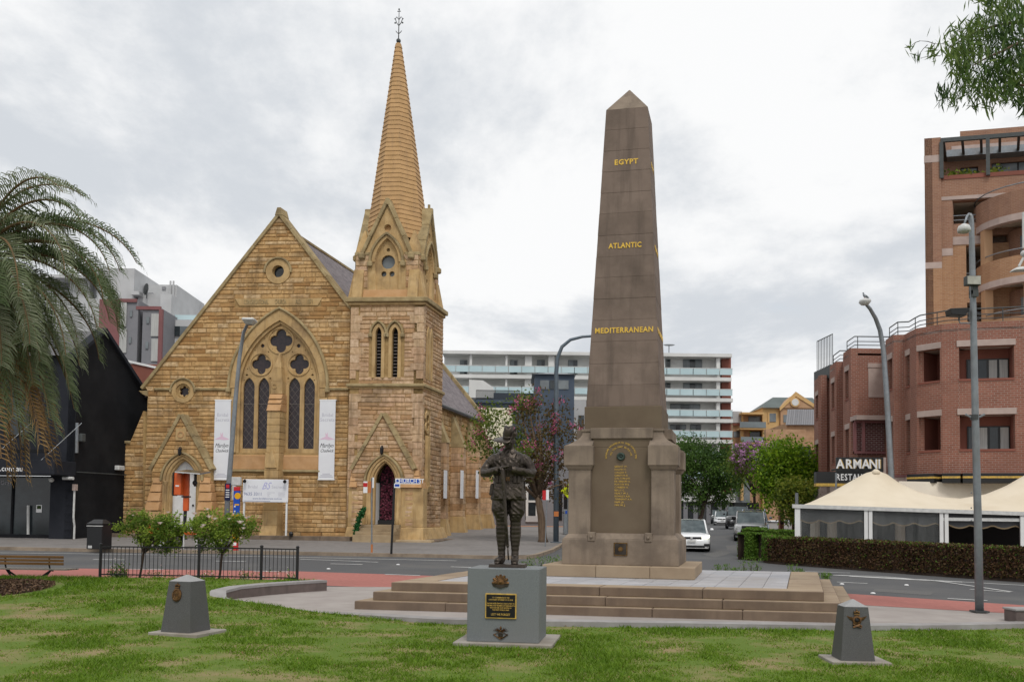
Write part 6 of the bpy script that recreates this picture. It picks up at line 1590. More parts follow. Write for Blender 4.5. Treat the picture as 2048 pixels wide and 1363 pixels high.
# ------------------------------------------------------------------ black shop at the left
def shop():
 o = P(143, 1088, 46.0); f = Frame(o.x, 46.0, 3, 13); zb = zg(o.x, 46) + .1
 g = lambda x, y, v=0.: f.pick(x, y, v)
 r = thing('black_shop', f.T(-4, 0, zb), 'black-painted shop building with gabled side and glazed front at left', 'building')
 LU = -13.0; ze = f.pickside(290, 783, 0)[1]; za = f.pickside(207, 664, 0)[1]; va = f.pickside(207, 664, 0)[0]; vb_ = f.pickside(290, 783, 0)[0]
 zf = za - (vb_ - va) * 0 - (za - ze) / (vb_ - va) * va
 zfas = g(100, 923)[1]; zfb = g(100, 951)[1]
 sidep = [(0, zb - .1), (vb_, zb - .1), (vb_, ze), (va, za), (0, zf)]
 m = MB(lambda s, d, z: f.T(d, s, z)); m.prism(sidep, 0, -.4); m.build('side_wall', M['black_paint'], r)
 MB(lambda s, d, z: f.T(d, s, z)).prism([(vb_, zb - .1), (vb_ + 12, zb - .1), (vb_ + 12, ze - .4), (vb_, ze - .4)], 0, -.35).build('rear_wall', M['black_paint'], r)
 for A, B in (((vb_ + .3, ze - .45), (va, za)), ((va, za), (-.3, zf - .35))):
  MB(lambda s, d, z: f.T(d, s, z)).prism([A, B, (B[0], B[1] + .22), (A[0], A[1] + .22)], -.3, .18).build('verge_board', M['black_fascia'], r)
 MB(f.T).add([(.1, -.3, zf - .25), (LU, -.3, zf - .25), (LU, va, za + .05), (.1, va, za + .05), (.1, vb_ + .3, ze - .2), (LU, vb_ + .3, ze - .2)], [(0, 1, 2, 3), (3, 2, 5, 4)]).build('roof', M['roof_grey'], r)
 MB(f.T).box(LU, -.05, 0, .35, zfas - .02, zf - .25).build('upper_wall', M['black_fascia'], r)
 for xa, xb in ((-3.4, -2.2), (-6.6, -5.4)):
  w = MB(f.T).box(xa, xb, -.03, .05, zfas + 1.2, zfas + 3.2).build('upper_window', M['black_paint'], r); MB(f.T).box(xa + .1, xb - .1, -.05, -.03, zfas + 1.3, zfas + 3.1).build('pane', M['glass'], w)
 aw = MB(f.T).box(LU, .08, -1.5, .02, zfb, zfas).build('awning', M['black_fascia'], r, bevel=.02)
 MB(f.T).box(LU, -.3, -1.6, -1.35, zfas + .35, zfas + .50).build('awning_rail', M['black_paint'], aw);
 for x in (-.6, -3.1, -5.6): MB(f.T).tube([(x, -1.45, zfas), (x + .9, .0, zfas + 1.9)], .016, 5).build('awning_stay', M['steel'], aw)
 s, z = g(46, 937, -1.5); text_obj('fascia_lettering', 'mcgrath.com.au', .36, f.T, M['white_plastic'], aw, (s, z), -1.503, depth=.004, align='RIGHT', bold=.003)
 MB(f.T).box(-1.15, -.02, 0, .4, zb - .1, zfb + .05).build('corner_pier', M['black_fascia'], r)
 MB(f.T).box(LU, -1.16, .5, .56, zb, zfb).build('shop_glazing', M['glass'], r)
 for x in (-1.2, -3.35, -5.2, -8): MB(f.T).box(x - .05, x + .05, .42, .60, zb, zfb).build('mullion', M['black_paint'], r)
 MB(f.T).box(LU, -1.16, .35, .62, zb - .1, zb + .22).build('stall_riser', M['black_paint'], r, bevel=.01)
 MB(f.T).tube([(g(58, 1010, .42)[0], .36, g(58, 1010, .42)[1]), (g(58, 1068, .42)[0], .36, g(58, 1068, .42)[1])], .06, 8).build('door_handle', M['lamp_white'], r)
 MB(f.T).tube([(g(101, 1015, .3)[0], .33, g(101, 1012, .3)[1]), (g(101, 1068, .3)[0], .33, zb)], .04, 6).build('door_frame_edge', M['wood_grey'], r)
 a, z1 = g(73, 1009, .48); b, z0 = g(83.5, 1024, .48); n = MB(f.T).box(a, b, .47, .49, z0, z1).build('door_notice', M['white_plastic'], r); MB(f.T).box(a + .04, b - .04, .465, .47, z0 + .17, z1 - .03).build('notice_picture', M['leaf_olive'], n)
 text_obj('window_lettering', 'McGrath', .30, f.T, M['grey_print'], r, (g(8, 965, .49)[0], g(8, 965, .49)[1]), .485, depth=.004)
 sd = lambda x, y: f.pickside(x, y, .03)
 ST = lambda s, d, z: f.T(.03 + d, s, z)
 p = [sd(147, 978), sd(145, 1035), sd(140.5, 1050)]
 MB(ST).tube([(p[0][0], .05, p[0][1]), (p[1][0], .05, p[1][1]), (.05, .05, p[1][1] - .4), (.05, .05, zb)], .045, 6).build('conduit', M['lamp_white'], r)
 MB(ST).box(p[0][0] - .1, p[0][0] + .1, .0, .14, p[0][1] - .05, p[0][1] + .25).build('junction_box', M['lintel'], r)
 q = [sd(152, 845), sd(151, 905)]; MB(ST).tube([(q[0][0], .06, q[0][1]), (q[1][0], .06, q[1][1])], .07, 6).build('service_pipe', M['steel'], r)
 MB(ST).box(q[0][0] + .1, q[0][0] + .4, .0, .25, q[0][1] - .9, q[0][1] - .5).build('meter_box', M['steel_dark'], r, bevel=.03)
 c = sd(150, 943)[1]; MB(ST).tube([(.1, .05, c), (vb_, .05, c + .05)], .03, 5).build('cable', M['steel_dark'], r)
 MB(ST).box(vb_ * .55, vb_ * .55 + .5, .0, .25, sd(232, 935)[1] - .12, sd(232, 935)[1] + .12).build('security_camera', M['lamp_white'], r, bevel=.03)
 MB(f.T).tube([(-.25, -.4, zfb - .12), (.25, -.4, zfb - .12)], .08, 8).build('down_light', M['lamp_white'], r); MB(f.T).ball((-.9, -.3, zfb - .2), .12, 8).build('camera_dome', M['lamp_white'], r)
shop()
def gate():
 f = Frame(P(218, 1070, 51).x, 51.0, 3); a, z1 = f.pick(218, 987); b, z0 = f.pick(246, 1068)
 r = thing('wire_gate', f.T((a + b) / 2, 0, z0), 'grey chain-wire gate between the black shop and the church', 'gate')
 m = MB(f.T); m.tube([(a, 0, z0), (a, 0, z1 - .1), (a + .1, 0, z1), (b, 0, z1)], .035, 6); m.build('gate_frame', M['steel'], r); MB(f.T).tube([(a, 0, (z0 + z1) / 2), (b, 0, (z0 + z1) / 2)], .03, 6).build('gate_rail', M['steel'], r)
 m = MB(f.T); n = 34
 for k in range(n):
  for s in (-1, 1):
   z = z0 + (z1 - z0) * k / n; w = (b - a); zz = z + w * s
   if z0 < zz < z1: m.tube([(a, .0, z), (b, .0, zz)], .012, 3)
 m.build('wire_mesh', M['steel'], r, kind='stuff'); MB(f.T).box(a - .3, b + .3, .8, .9, z0 - .2, z1 + .9).build('back_screen', M['render_mid'], r)
gate()
# ------------------------------------------------------------------ bench, fence
def bench():
 f = Frame(P(0, 1130, 21.9).x, 21.9, 3); g = lambda x, y, v=0.: f.pick(x, y, v); zb = .08
 r = thing('park_bench', f.T(-.2, 0, zb), 'timber slatted park bench with dark metal frame at the left edge', 'bench')
 for i, (y0, y1) in enumerate(((1111, 1115.8), (1118, 1122.5), (1124.5, 1129))):
  a = g(-170, y0)[0]; b, z1 = g(127.5 + i * .5, y0); z0 = g(100, y1)[1]
  MB(f.T).box(a, b, -.03 - .012 * i, .01 - .012 * i, z0, z1).build('back_slat', M['wood'], r, bevel=.006)
 zs = g(100, 1137)[1] + .01
 for i in range(5):
  MB(f.T).box(g(-170, 1137)[0], g(135, 1137)[0] + .02 * i, -.06 + .085 * i, .015 + .085 * i, zs - .035, zs).build('seat_slat', M['wood_grey'], r, bevel=.005)
 for px in (-60, 9, 97):
  x = g(px, 1130)[0]
  fr = MB(f.T); fr.tube([(x, .02, g(9, 1110)[1] + .0), (x, .03, g(9, 1128)[1]), (x, .08, zs - .04), (x, .2, zs - .06)], .02, 6); fr.build('back_bracket', M['black_metal'], r)
  for s in (-1, 1): MB(f.T).tube([(x, .1, zs - .05), (x + s * .0 - (.35 if px > 50 else -.35), .1 + s * .2, zb)], .022, 6).build('leg', M['black_metal'], r)
bench()
def fence():
 pl = [P(200, 1150, 21.55), P(397, 1152, 21.35), P(522, 1154, 21.2), P(594, 1156, 21.1)]
 posts = []
 r = thing('garden_fence', (pl[0].x, pl[0].y, .25), 'low black steel picket fence along the back of the lawn', 'fence')
 zt = lambda p: P(1024 + p.x / p.y * 1900, 1092, p.y).z
 tops = [P(203, 1089, 21.55).z, P(397, 1091, 21.35).z, P(522, 1093, 21.2).z, P(594, 1094.5, 21.1).z]
 for p, t in zip(pl, tops):
  z0 = zlawn(p.x, p.y) - .1; MB().tube([(p.x, p.y, z0), (p.x, p.y, t)], .033, 10).build('post', M['black_metal'], r); posts.append(Vector((p.x, p.y, t)))
  MB().lathe([(.04, 0), (.042, .02), (.025, .04), (.008, .045)], (p.x, p.y, t), 10).build('post_cap', M['black_metal'], r)
 bal = None
 for i in range(3):
  a, b = posts[i], posts[i + 1]; zr = -.035
  MB().tube([a + Vector((0, 0, zr)), b + Vector((0, 0, zr))], .020, 4).build('top_rail', M['black_metal'], r)
  MB().tube([(a.x, a.y, zlawn(a.x, a.y) + .06), (b.x, b.y, zlawn(b.x, b.y) + .06)], .018, 4).build('bottom_rail', M['black_metal'], r)
  n = (24, 15, 9)[i]
  for k in range(1, n):
   q = a.lerp(b, k / n); z0 = zlawn(q.x, q.y) + .03
   if bal is None:
    bal = MB().tube([(0, 0, 0), (0, 0, .66)], .0075, 5).build('baluster', M['black_metal'], None); bal.parent = r; bb = bal
   else: bb = bal.copy(); COL.objects.link(bb)
   bb.location = Vector((q.x, q.y, z0)) - r.location; bb.scale = (1, 1, (q.z + zr - z0) / .66)
fence()
# ------------------------------------------------------------------ brick restaurant building at the right
def uv_plate(name, outer, holes, d0, d1, T, m, parent): return plate_obj(name, outer, holes, d0, d1, T, M[m], parent)
def seg_T(A, B):
 """plane through plan points A->B (left to right as seen from the street); depth counts outwards"""
 e = (B - A).normalized(); n = Vector((e.y, -e.x))
 return (lambda s, d, z: Vector((A.x + e.x * s + n.x * d, A.y + e.y * s + n.y * d, z))), (B - A).length, e, n
def brick_building():
 Zp = P(2048, 640, 40.0).z; zb = P(1970, 948, 40.4).z
 def Q(px, Y): return Vector(P(px, 800, Y).xy)
 A0, A1, A2 = Q(1628, 58.3), Q(1642, 55.8), Q(1659, 55.9)
 B0, B1, B2 = Q(1660, 52.6), Q(1673, 51.0), Q(1686, 51.0)
 C0, C1, C2 = Q(1687, 48.4), Q(1702, 47.0), Q(1771, 47.0)
 D0, D1, D2 = Q(1772, 44.8), Q(1788, 43.5), Q(1809, 43.4)
 E = [Q(1811, 43.35), Q(1822, 42.6), Q(1833, 42.0), Q(1885, 41.0), Q(1919, 40.7), Q(2048, 40.0), Q(2140, 39.5)]
 r = thing('brick_restaurant_building', (D1.x, D1.y, zg(D1.x, D1.y)), 'three-storey red brick building with stepped and curved front, above the restaurant tent', 'building')
 Zf = lambda py, px, Y: P(px, py, Y).z
 z2a, z2b = Zf(756, 1970, 40.4), Zf(691, 1970, 40.4)
 z1a, z1b = Zf(897, 1970, 40.4), Zf(828, 1970, 40.4)
 lin = .27
 def wall(A, B, opens, zt=Zp, z0=zb, mt='brick_red', th=.34, rail=None, back=1.6):
  T, L_, e, n = seg_T(A, B)
  rect_wall('brick_wall', 0, L_, z0, zt, opens, 0, -th, T, M[mt], r)
  for a, b, za, zc in opens:
   MB(T).box(a - .06, b + .06, -th + .02, .035, zc + .002, zc + lin).build('lintel', M['lintel'], r)
   MB(T).box(a, b, -th - .05, .03, za - .10, za - .002).build('sill', M['brick_far'], r)
  return T, L_
 def niche(T, a, b, za, zc, dep=1.5, pane=None, bm='brick_far'):
  """recessed balcony behind an opening"""
  MB(T).box(a - .4, b + .4, -dep - .1, -dep, za - .3, zc + .4).build('balcony_back_wall', M[bm], r)
  MB(T).box(a - .4, b + .4, -dep, -.345, zc + .01, zc + .1).build('balcony_ceiling', M['lintel'], r)
  MB(T).box(a - .12, a - .005, -dep, -.345, za - .2, zc).build('balcony_side', M[bm], r); MB(T).box(b + .005, b + .12, -dep, -.345, za - .2, zc).build('balcony_side', M[bm], r)
  MB(T).box(a, b, -dep, -.345, za - .25, za - .12).build('balcony_floor', M['lintel'], r)
 for k, (p0, p1, p2) in enumerate(((A0, A1, A2), (B0, B1, B2), (C0, C1, C2), (D0, D1, D2))):
  L0 = (p1 - p0).length; o = [(L0 * .25, L0 * .80, za, zc) for za, zc in ((z1a, z1b), (z2a, z2b))]
  T, L_ = wall(p0, p1, o)
  for a, b, za, zc in o: MB(T).box(a - .2, b + .2, -.5, -.36, za - .1, zc + .1).build('window_recess', M['dark'], r)
  if k == 2:
   T, L_ = wall(p1, p2, [])
   a, z1 = .0, 0
   def sx(px): return (Vector(P(px, 700, 47.0).xy) - p1).length
   z0, z1 = Zf(794, 1750, 47), Zf(735, 1750, 47); MB(T).box(sx(1736), sx(1770), -.02, .05, z0, z1).build('blind_panel', M['lintel'], r); MB(T).box(sx(1735), sx(1771), -.02, .08, z1 + .003, z1 + .22).build('lintel', M['lintel'], r)
   z0, z1 = Zf(905, 1720, 46), Zf(838, 1720, 46)
   MB(T).box(-.05, L_ - .05, .0, .9, z1, z1 + .22).build('balcony_canopy', M['lintel'], r)
   bw = plate_obj('balcony_brick', [(.15, z0), (L_ - .1, z0), (L_ - .1, z1), (.15, z1)], [], .04, .02, T, M['brick_dark'], r)
   fr = MB(T)
   for x in (.0, .42, L_ - .05): MB(T).box(x - .06, x + .06, .42, .56, z0, z1).build('balcony_post', M['render_red'], r)
   for z in (z0, z1 - .12): MB(T).box(-.06, L_, .42, .55, z, z + .12).build('balcony_beam', M['render_red'], r)
  else:
   wall(p1, p2, [])
 for a, b in ((A2, B0), (B2, C0), (C2, D0), (D2, E[0])):
  if (b - a).length > .05: wall(a, b, [])
 for i in range(len(E) - 1):
  A, B = E[i], E[i + 1]; L_ = (B - A).length; o = []
  T, _, e, n = seg_T(A, B)
  sx = lambda px: (A.x * n.x + A.y * n.y - 0) and ((lambda d: ((-A.x * d.y + A.y * d.x) / (e.x * d.y - e.y * d.x)))(ray(px, 760)))
  ops = []
  if i == 0: ops = [(L_ * .15, L_ * .8)]
  if i == 2: ops = [(.10, L_ - .10)]
  if i == 4: ops = [(sx(1917), sx(2029))]
  oo = [(a, b, za, zc) for a, b in ops for za, zc in ((z1a, z1b), (z2a, z2b))]
  T, L_ = wall(A, B, oo)
  for a, b, za, zc in oo:
   if i == 4:
    niche(T, a, b, za, zc, 1.0)
    zt_ = zc - .42; mid = a + (b - a) * .22
    fr = MB(T).box(mid, b - .02, -.99, -.94, za - .1, zt_).build('sliding_door', M['black_metal'], r)
    n4 = 4; w = (b - .02 - mid) / n4
    for k in range(n4): MB(T).box(mid + w * k + .05, mid + w * (k + 1) - .05, -.94, -.92, za, zt_ - .06).build('door_pane', M['curtain'] if (k in (1, 3) if za < 7 else k in (2, 3)) else M['glass'], fr)
   elif i == 2:
    niche(T, a, b, za, zc, 1.5); MB(T).box(a + .25, a + (b - a) * .6, -1.49, -1.44, za - .2, zc - .5).build('balcony_door', M['dark'], r)
   else: MB(T).box(a - .2, b + .2, -.5, -.36, za - .1, zc + .1).build('window_recess', M['dark'], r)
 for i in range(2, len(E) - 1):
  T, L_, e, n = seg_T(E[i], E[i + 1])
  MB(T).box(-.02, L_ + .02, -.2, .75, Zf(966, 1970, 40.4) , Zf(957, 1970, 40.4)).build('fascia_board', M['black_metal'], r); MB(T).box(-.02, L_ + .02, -.2, .77, Zf(957, 1970, 40.4), Zf(953, 1970, 40.4)).build('gold_band', M['sign_amber'] if False else M['gold_worn'], r)
  MB(T).box(-.02, L_ + .02, -.2, .75, Zf(953, 1970, 40.4), zb + .02).build('fascia_board', M['black_metal'], r)
  MB(T).box(-.02, L_ + .02, -.6, -.1, zg(E[i].x, E[i].y), Zf(966, 1970, 40.4)).build('ground_floor_wall', M['canvas_white'], r)
 for p0, p1 in ((A0, A1), (A1, A2), (B0, B1), (B1, B2), (C0, C1), (C1, C2), (D0, D1), (D1, D2), (D2, E[1]), (E[1], E[2])):
  T, L_, e, n = seg_T(p0, p1)
  MB(T).box(-.02, L_ + .02, -.3, .05, zb - .02, zb + .08).build('base_band', M['render_red'], r); MB(T).box(-.02, L_ + .02, -.3, .02, zb - .75, zb - .021).build('rendered_band', M['lintel'], r)
  MB(T).box(-.02, L_ + .02, -2.2, -2.0, .3, zb - .75).build('shopfront_recess', M['dark'], r)
 loop = [A0, A1, A2, B0, B1, B2, C0, C1, C2, D0, D1, D2] + E
 MB().slab([tuple(p) for p in loop] + [(E[-1].x + 6, E[-1].y + 5), (30, 60), (24, 64)], Zp - .35, Zp - .25).build('roof_deck', M['lintel'], r)
 def rail(path, z0, h, bars=(0, .45, 1.), posts=True, mt='steel_dark', sp=1.3):
  for b in bars: MB().tube([(p.x, p.y, z0 + h * b) for p in path], .022 if b < 1 else .03, 5).build('railing_bar', M[mt], r)
  rs = resample(path, max(2, int(sum((b - a).length for a, b in zip(path, path[1:])) / sp) + 1))
  for p in rs: MB().tube([(p.x, p.y, z0 - .1), (p.x, p.y, z0 + h)], .022, 5).build('railing_post', M[mt], r)
 inn = lambda p, d=.25: Vector((p.x + d, p.y + d * .6))
 rail([inn(p) for p in [D0, D1] + E[0:]], Zp, .62, (0.3, .6, 1.), sp=1.2)
 rail([inn(p) for p in [C0, C1, C2]], Zp, .62, (.3, .6, 1.), sp=1.2); rail([inn(p) for p in [B0, B1, B2]], Zp, .62, (.3, .6, 1.), sp=1.2)
 a, b = inn(A0), inn(A2); rail([a, b], Zp + .2, 2.3, (0, 1.), sp=.24)
 MB().box(A0.x, A0.x + 1.2, A0.y - 3, A0.y, Zp - .2, Zp + .55).build('roof_box', M['steel_dark'], r)
 f = Frame(P(1720, 940, 44.2).x, 44.2, 8)
 a, z1 = f.pick(1672, 914); b, z0 = f.pick(1766, 943); zl = f.pick(1700, 966)[1]
 s = thing('restaurant_sign', f.T((a + b) / 2, 0, zl), 'black restaurant sign with raised white ARMANI letters above the tent', 'sign')
 MB(f.T).box(a, b, -.1, .1, z0, z1).build('upper_board', M['black_metal'], s, bevel=.01); MB(f.T).box(b, b + .12, -.08, .1, z0 - .1, z1).build('board_edge', M['lintel'], s)
 MB(f.T).box(a - .9, b - .1, -.05, .6, zl, z0 - .004).build('lower_board', M['black_metal'], s); MB(f.T).box(a - .9, b - .1, -.06, .6, zl - .14, zl - .004).build('gold_band', M['gold_worn'], s)
 for k in range(2): MB(f.T).tube([((a + b) / 2 + k * 1.2 - .6, .1, z0 + .2), ((a + b) / 2 + k * 1.2 - .6, 3.4, z0 + .25)], .05, 5).build('bracket', M['black_metal'], s)
 xs = np.linspace(1680, 1757, 6)
 for ch, px in zip('ARMANI', (1679, 1696, 1713, 1730, 1745, 1757)):
  text_obj('letter_backing', ch, .60, f.T, M['gold_worn'], s, (f.pick(px + 2.2, 929)[0], (z0 + z1) / 2), -.103, depth=.03, bold=.012, sx=.85)
  text_obj('raised_letter', ch, .60, f.T, M['white_plastic'], s, (f.pick(px, 929)[0], (z0 + z1) / 2), -.15, depth=.05, bold=.012, sx=.85)
 text_obj('raised_letter', 'RESTAURANT', .42, f.T, M['white_plastic'], s, ((a + b) / 2 - .03, (zl + z0) / 2), -.06, depth=.04, bold=.006, space=1.15, sx=.72)
 return E, Zp
E_, ZP_ = brick_building()
def brick_tower():
 Y = 52.0; A = Vector(P(1850, 450, Y).xy); f = Frame(A.x, Y, 14, 27); g = lambda x, y, v=0.: f.pick(x, y, v)
 r = thing('brick_apartment_tower', f.T(4, 0, ZP_ - .3), 'tall brown brick apartment tower with balconies and roof pergola behind the red brick front', 'building')
 T = lambda s, d, z: f.T(s, -d, z); zt = g(1850, 277)[1]; z0 = 1.0
 W_ = 16.0
 sx = lambda px, py=450: g(px, py)[0]
 u1 = sx(1882, 330); u2 = sx(1905, 450)
 z_m1 = g(1860, 537)[1]; z_m2 = g(1890, 510)[1]
 for a, b, zs, mt in ((0, u1, (z0, z_m1), 'brick_tan'), (0, u1, (z_m1 + .35, zt), 'brick_brown'), (u1, u2, (z0, z_m2), 'brick_tan'), (u1, u2, (z_m2 + .4, g(1890, 357)[1] - .05), 'brick_brown')):
  plate_obj('brick_wall', [(a, zs[0]), (b - .001, zs[0]), (b - .001, zs[1]), (a, zs[1])], [], 0 if a == 0 else -.15, -.6, T, M[mt], r)
 MB(T).box(0, u1, -.5, .01, z_m1, z_m1 + .35).build('pale_band', M['lintel'], r); MB(T).box(u1, u2, -.5, -.13, z_m2, z_m2 + .4).build('pale_band', M['lintel'], r)
 MB(T).box(-.02, u1, -.5, .012, g(1860, 325)[1], g(1860, 311)[1]).build('pale_band', M['lintel'], r)
 plate_obj('side_wall', [(0, z0), (9, z0), (9, zt), (0, zt)], [], 0, -.4, lambda s, d, z: f.T(-d, s, z), M['brick_brown'], r)
 o1 = (sx(1906, 420), sx(1976, 420), g(1940, 443)[1], g(1940, 397)[1]); o2 = (sx(1932, 520), sx(1973, 520), g(1950, 560)[1], g(1950, 487)[1]); o3 = (sx(1934, 610), sx(1974, 610), g(1950, 640)[1], g(1950, 602)[1])
 ztop = g(1980, 350)[1]
 for (a, b, zs, mt, os_) in ((u2, W_, (g(1950, 485)[1] + .45, ztop), 'brick_brown', [o1]), (u2, W_, (z0, g(1950, 485)[1]), 'brick_tan', [o2, o3])):
  rect_wall('brick_wall', a, b, zs[0], zs[1], os_, -.3, -.7, T, M[mt], r)
  for x0, x1, za, zc in os_:
   MB(T).box(x0 - .2, x1 + .2, -3.0, -2.9, za - .4, zc + .5).build('balcony_back_wall', M['brick_brown'], r); MB(T).box(x0 - .1, x1 + .1, -2.9, -.71, zc + .005, zc + .1).build('balcony_ceiling', M['canvas_white'], r)
   for xx in (x0 - .11, x1 + .01): MB(T).box(xx, xx + .1, -2.9, -.71, za - .2, zc).build('balcony_side', M['brick_brown'], r)
   MB(T).box(x0 + .4, x1 - .1, -2.9, -2.84, za - .2, zc - .7).build('balcony_door', M['glass'], r)
   for zz in (za + .25, za + .5): MB(T).tube([(x0, -.45, zz), (x1, -.45, zz)], .03, 5).build('railing_bar', M['steel'], r)
 MB(T).box(u2, sx(1976, 485), -.5, -.26, g(1950, 485)[1], g(1950, 485)[1] + .45).build('pale_band', M['lintel'], r)
 MB(T).box(u1 - .02, W_, -.6, -.1, ztop - 1.05 + 1.0, ztop + .18).build('parapet_cap', M['brick_far'], r)
 MB(T).box(u1 - .02, W_, -.55, -.12, g(1950, 395)[1], g(1950, 388)[1]).build('pale_band', M['lintel'], r)
 plate_obj('parapet', [(u1, g(1950, 388)[1]), (W_, g(1950, 388)[1]), (W_, ztop), (u1, ztop)], [], -.14, -.5, T, M['brick_brown'], r)
 v = 3.2; zr = f.pick(1960, 268, v)[1]; T2 = lambda s, d, z: f.T(s, v - d, z); s2 = lambda px, py=330: f.pick(px, py, v)[0]
 wins = [(s2(1921), s2(1956), f.pick(1940, 347, v)[1], f.pick(1940, 333, v)[1]), (s2(1983), s2(2090), f.pick(2000, 345, v)[1], f.pick(2000, 324, v)[1])]
 plate_obj('penthouse_wall', [(u1 - .3, ztop - 1), (W_, ztop - 1), (W_, zr + .25), (u1 + .9, zr + .25), (u1 + .9, zr - .1), (u1 - .3, zr - .1)], [[(a, za), (b, za), (b, zc), (a, zc)] for a, b, za, zc in wins], 0, -.4, T2, M['brick_brown'], r)
 for a, b, za, zc in wins:
  w = MB(T2).box(a, b, -.3, -.24, za, zc).build('penthouse_window', M['black_metal'], r); n = max(1, int((b - a) / 1.1))
  for k in range(n): MB(T2).box(a + (b - a) * k / n + .05, a + (b - a) * (k + 1) / n - .05, -.24, -.22, za + .05, zc - .05).build('pane', M['glass_grey'], w)
 MB(T2).box(u1 + .2, W_, -.1, .9, f.pick(1960, 316, v)[1] - .1, f.pick(1960, 306, v)[1]).build('eave', M['steel'], r)
 MB(T2).box(s2(1903, 300), W_, -.1, .03, f.pick(1960, 300, v)[1], f.pick(1960, 292, v)[1] + .1).build('pale_band', M['lintel'], r)
 zp = g(1883, 277)[1]; pg = MB(f.T).box(u1, W_, -.08, .1, zp - .22, zp).build('pergola_beam', M['steel_dark'], r); MB(f.T).box(u1, u1 + .2, .1, v, zp - .2, zp - .02).build('pergola_beam', M['steel_dark'], r)
 for px in (1883, 1976): x = sx(px, 320); MB(f.T).box(x - .1, x + .1, -.08, .1, ztop, zp - .22).build('pergola_post', M['steel_dark'], r)
 x = u1 + 1.1
 while x < W_: MB(f.T).box(x - .07, x + .07, .0, v - .9, zp - .20, zp - .03).build('pergola_rafter', M['steel_dark'], r); x += .95
 c = Vector(f.T(sx(2075, 500), .6, 0).xy); R_ = 3.1; n = 18
 def ring(z0_, z1_, ro, ri, mt, nm, a0=pi * .55, a1=pi * 1.75):
  m = []; Vv = []; Ff = []
  for k in range(n + 1):
   a = a0 + (a1 - a0) * k / n; Vv += [(c.x + ro * cos(a), c.y + ro * sin(a), z0_), (c.x + ro * cos(a), c.y + ro * sin(a), z1_), (c.x + ri * cos(a), c.y + ri * sin(a), z0_), (c.x + ri * cos(a), c.y + ri * sin(a), z1_)]
  for k in range(n):
   b = 4 * k; Ff += [(b, b + 4, b + 5, b + 1), (b + 2, b + 3, b + 7, b + 6), (b + 1, b + 5, b + 7, b + 3), (b, b + 2, b + 6, b + 4)]
  off = wloc(r); me = bpy.data.meshes.new(nm); me.from_pydata([(x - off.x, y - off.y, z - off.z) for x, y, z in Vv], [], Ff); uv = me.uv_layers.new(name='uv')
  for lp in me.loops: k, j = divmod(lp.vertex_index, 4); uv.data[lp.index].uv = (R_ * (a0 + (a1 - a0) * k / n), Vv[lp.vertex_index][2])
  bm = bmesh.new(); bm.from_mesh(me); bmesh.ops.recalc_face_normals(bm, faces=bm.faces); bm.to_mesh(me); bm.free(); link_mesh(nm, me, r, M[mt])
 zq = lambda py: g(2000, py, -1.0)[1]
 ring(zq(440), zq(395), R_, R_ - .25, 'brick_brown', 'bay_parapet'); ring(zq(440) - .35, zq(440), R_ + .02, R_ - .4, 'lintel', 'bay_band')
 ring(zq(562), zq(522), R_, R_ - .25, 'brick_tan', 'bay_parapet'); ring(zq(562) - .35, zq(562), R_ + .02, R_ - .4, 'lintel', 'bay_band')
 ring(zq(680), zq(640), R_, R_ - .25, 'brick_tan', 'bay_parapet')
 for zz in (zq(440), zq(562), zq(680)): MB().slab([(c.x + (R_ - .2) * cos(a), c.y + (R_ - .2) * sin(a)) for a in np.linspace(0, 2 * pi, 24)[:-1]], zz - .05, zz + .05).build('bay_slab', M['canvas_white'], r)
 for za, zc in ((zq(522), zq(440) - .35), (zq(640), zq(562) - .35)):
  for a in (pi * 1.02, pi * 1.30, pi * 1.62): q = c + Vector((cos(a), sin(a))) * (R_ - .25); MB().box(q.x - .22, q.x + .22, q.y - .22, q.y + .22, za, zc).build('bay_column', M['render_tan'], r)
  ring(za, zc, R_ - 1.6, R_ - 1.8, 'brick_brown', 'bay_inner_wall')
  q = c + Vector((cos(pi * 1.35), sin(pi * 1.35))) * (R_ - 1.55); MB().box(q.x - .9, q.x + .9, q.y - .1, q.y + .1, za, zc - .6).build('bay_door', M['glass_grey'], r)
  MB().tube([(c.x + (R_ - .05) * cos(a), c.y + (R_ - .05) * sin(a), za + .35) for a in np.linspace(pi * .7, pi * 1.75, 16)], .035, 5).build('bay_rail', M['steel'], r)
 MB().tube([(c.x + (R_ - .05) * cos(a), c.y + (R_ - .05) * sin(a), zq(395) + .35) for a in np.linspace(pi * .7, pi * 1.75, 16)], .035, 5).build('bay_rail', M['steel'], r)
 MB(T).box(u2 - .3, W_, -8, -3.4, z0, ztop).build('inner_core', M['brick_far'], r)
 for px, py in ((1937, 342), (1990, 338), (1905, 347)):          # planter greenery on the roof terrace
  q = f.T(f.pick(px, py, .6)[0], .6, ztop + .1); m = MB(); gg = random.Random(px)
  for k in range(90):
   p = q + Vector((gg.gauss(0, .28), gg.gauss(0, .2), abs(gg.gauss(0, .2)))); s = .13; a = gg.uniform(0, 6.3)
   m.add([p + Vector((s * cos(a), s * sin(a), 0)), p + Vector((-.3 * s * sin(a), .3 * s * cos(a), s)), p - Vector((s * cos(a), s * sin(a), 0))], [(0, 1, 2)], 0, gg.random())
  m.solo('terrace_shrub', M['leaf_olive'], {1937: 'green shrub on the tower roof terrace, middle of three', 1990: 'green shrub on the tower roof terrace, under the pergola post', 1905: 'small shrub on the tower roof terrace, farthest left'}[px], 'shrub', fix=False, group='roof terrace shrubs')
brick_tower()
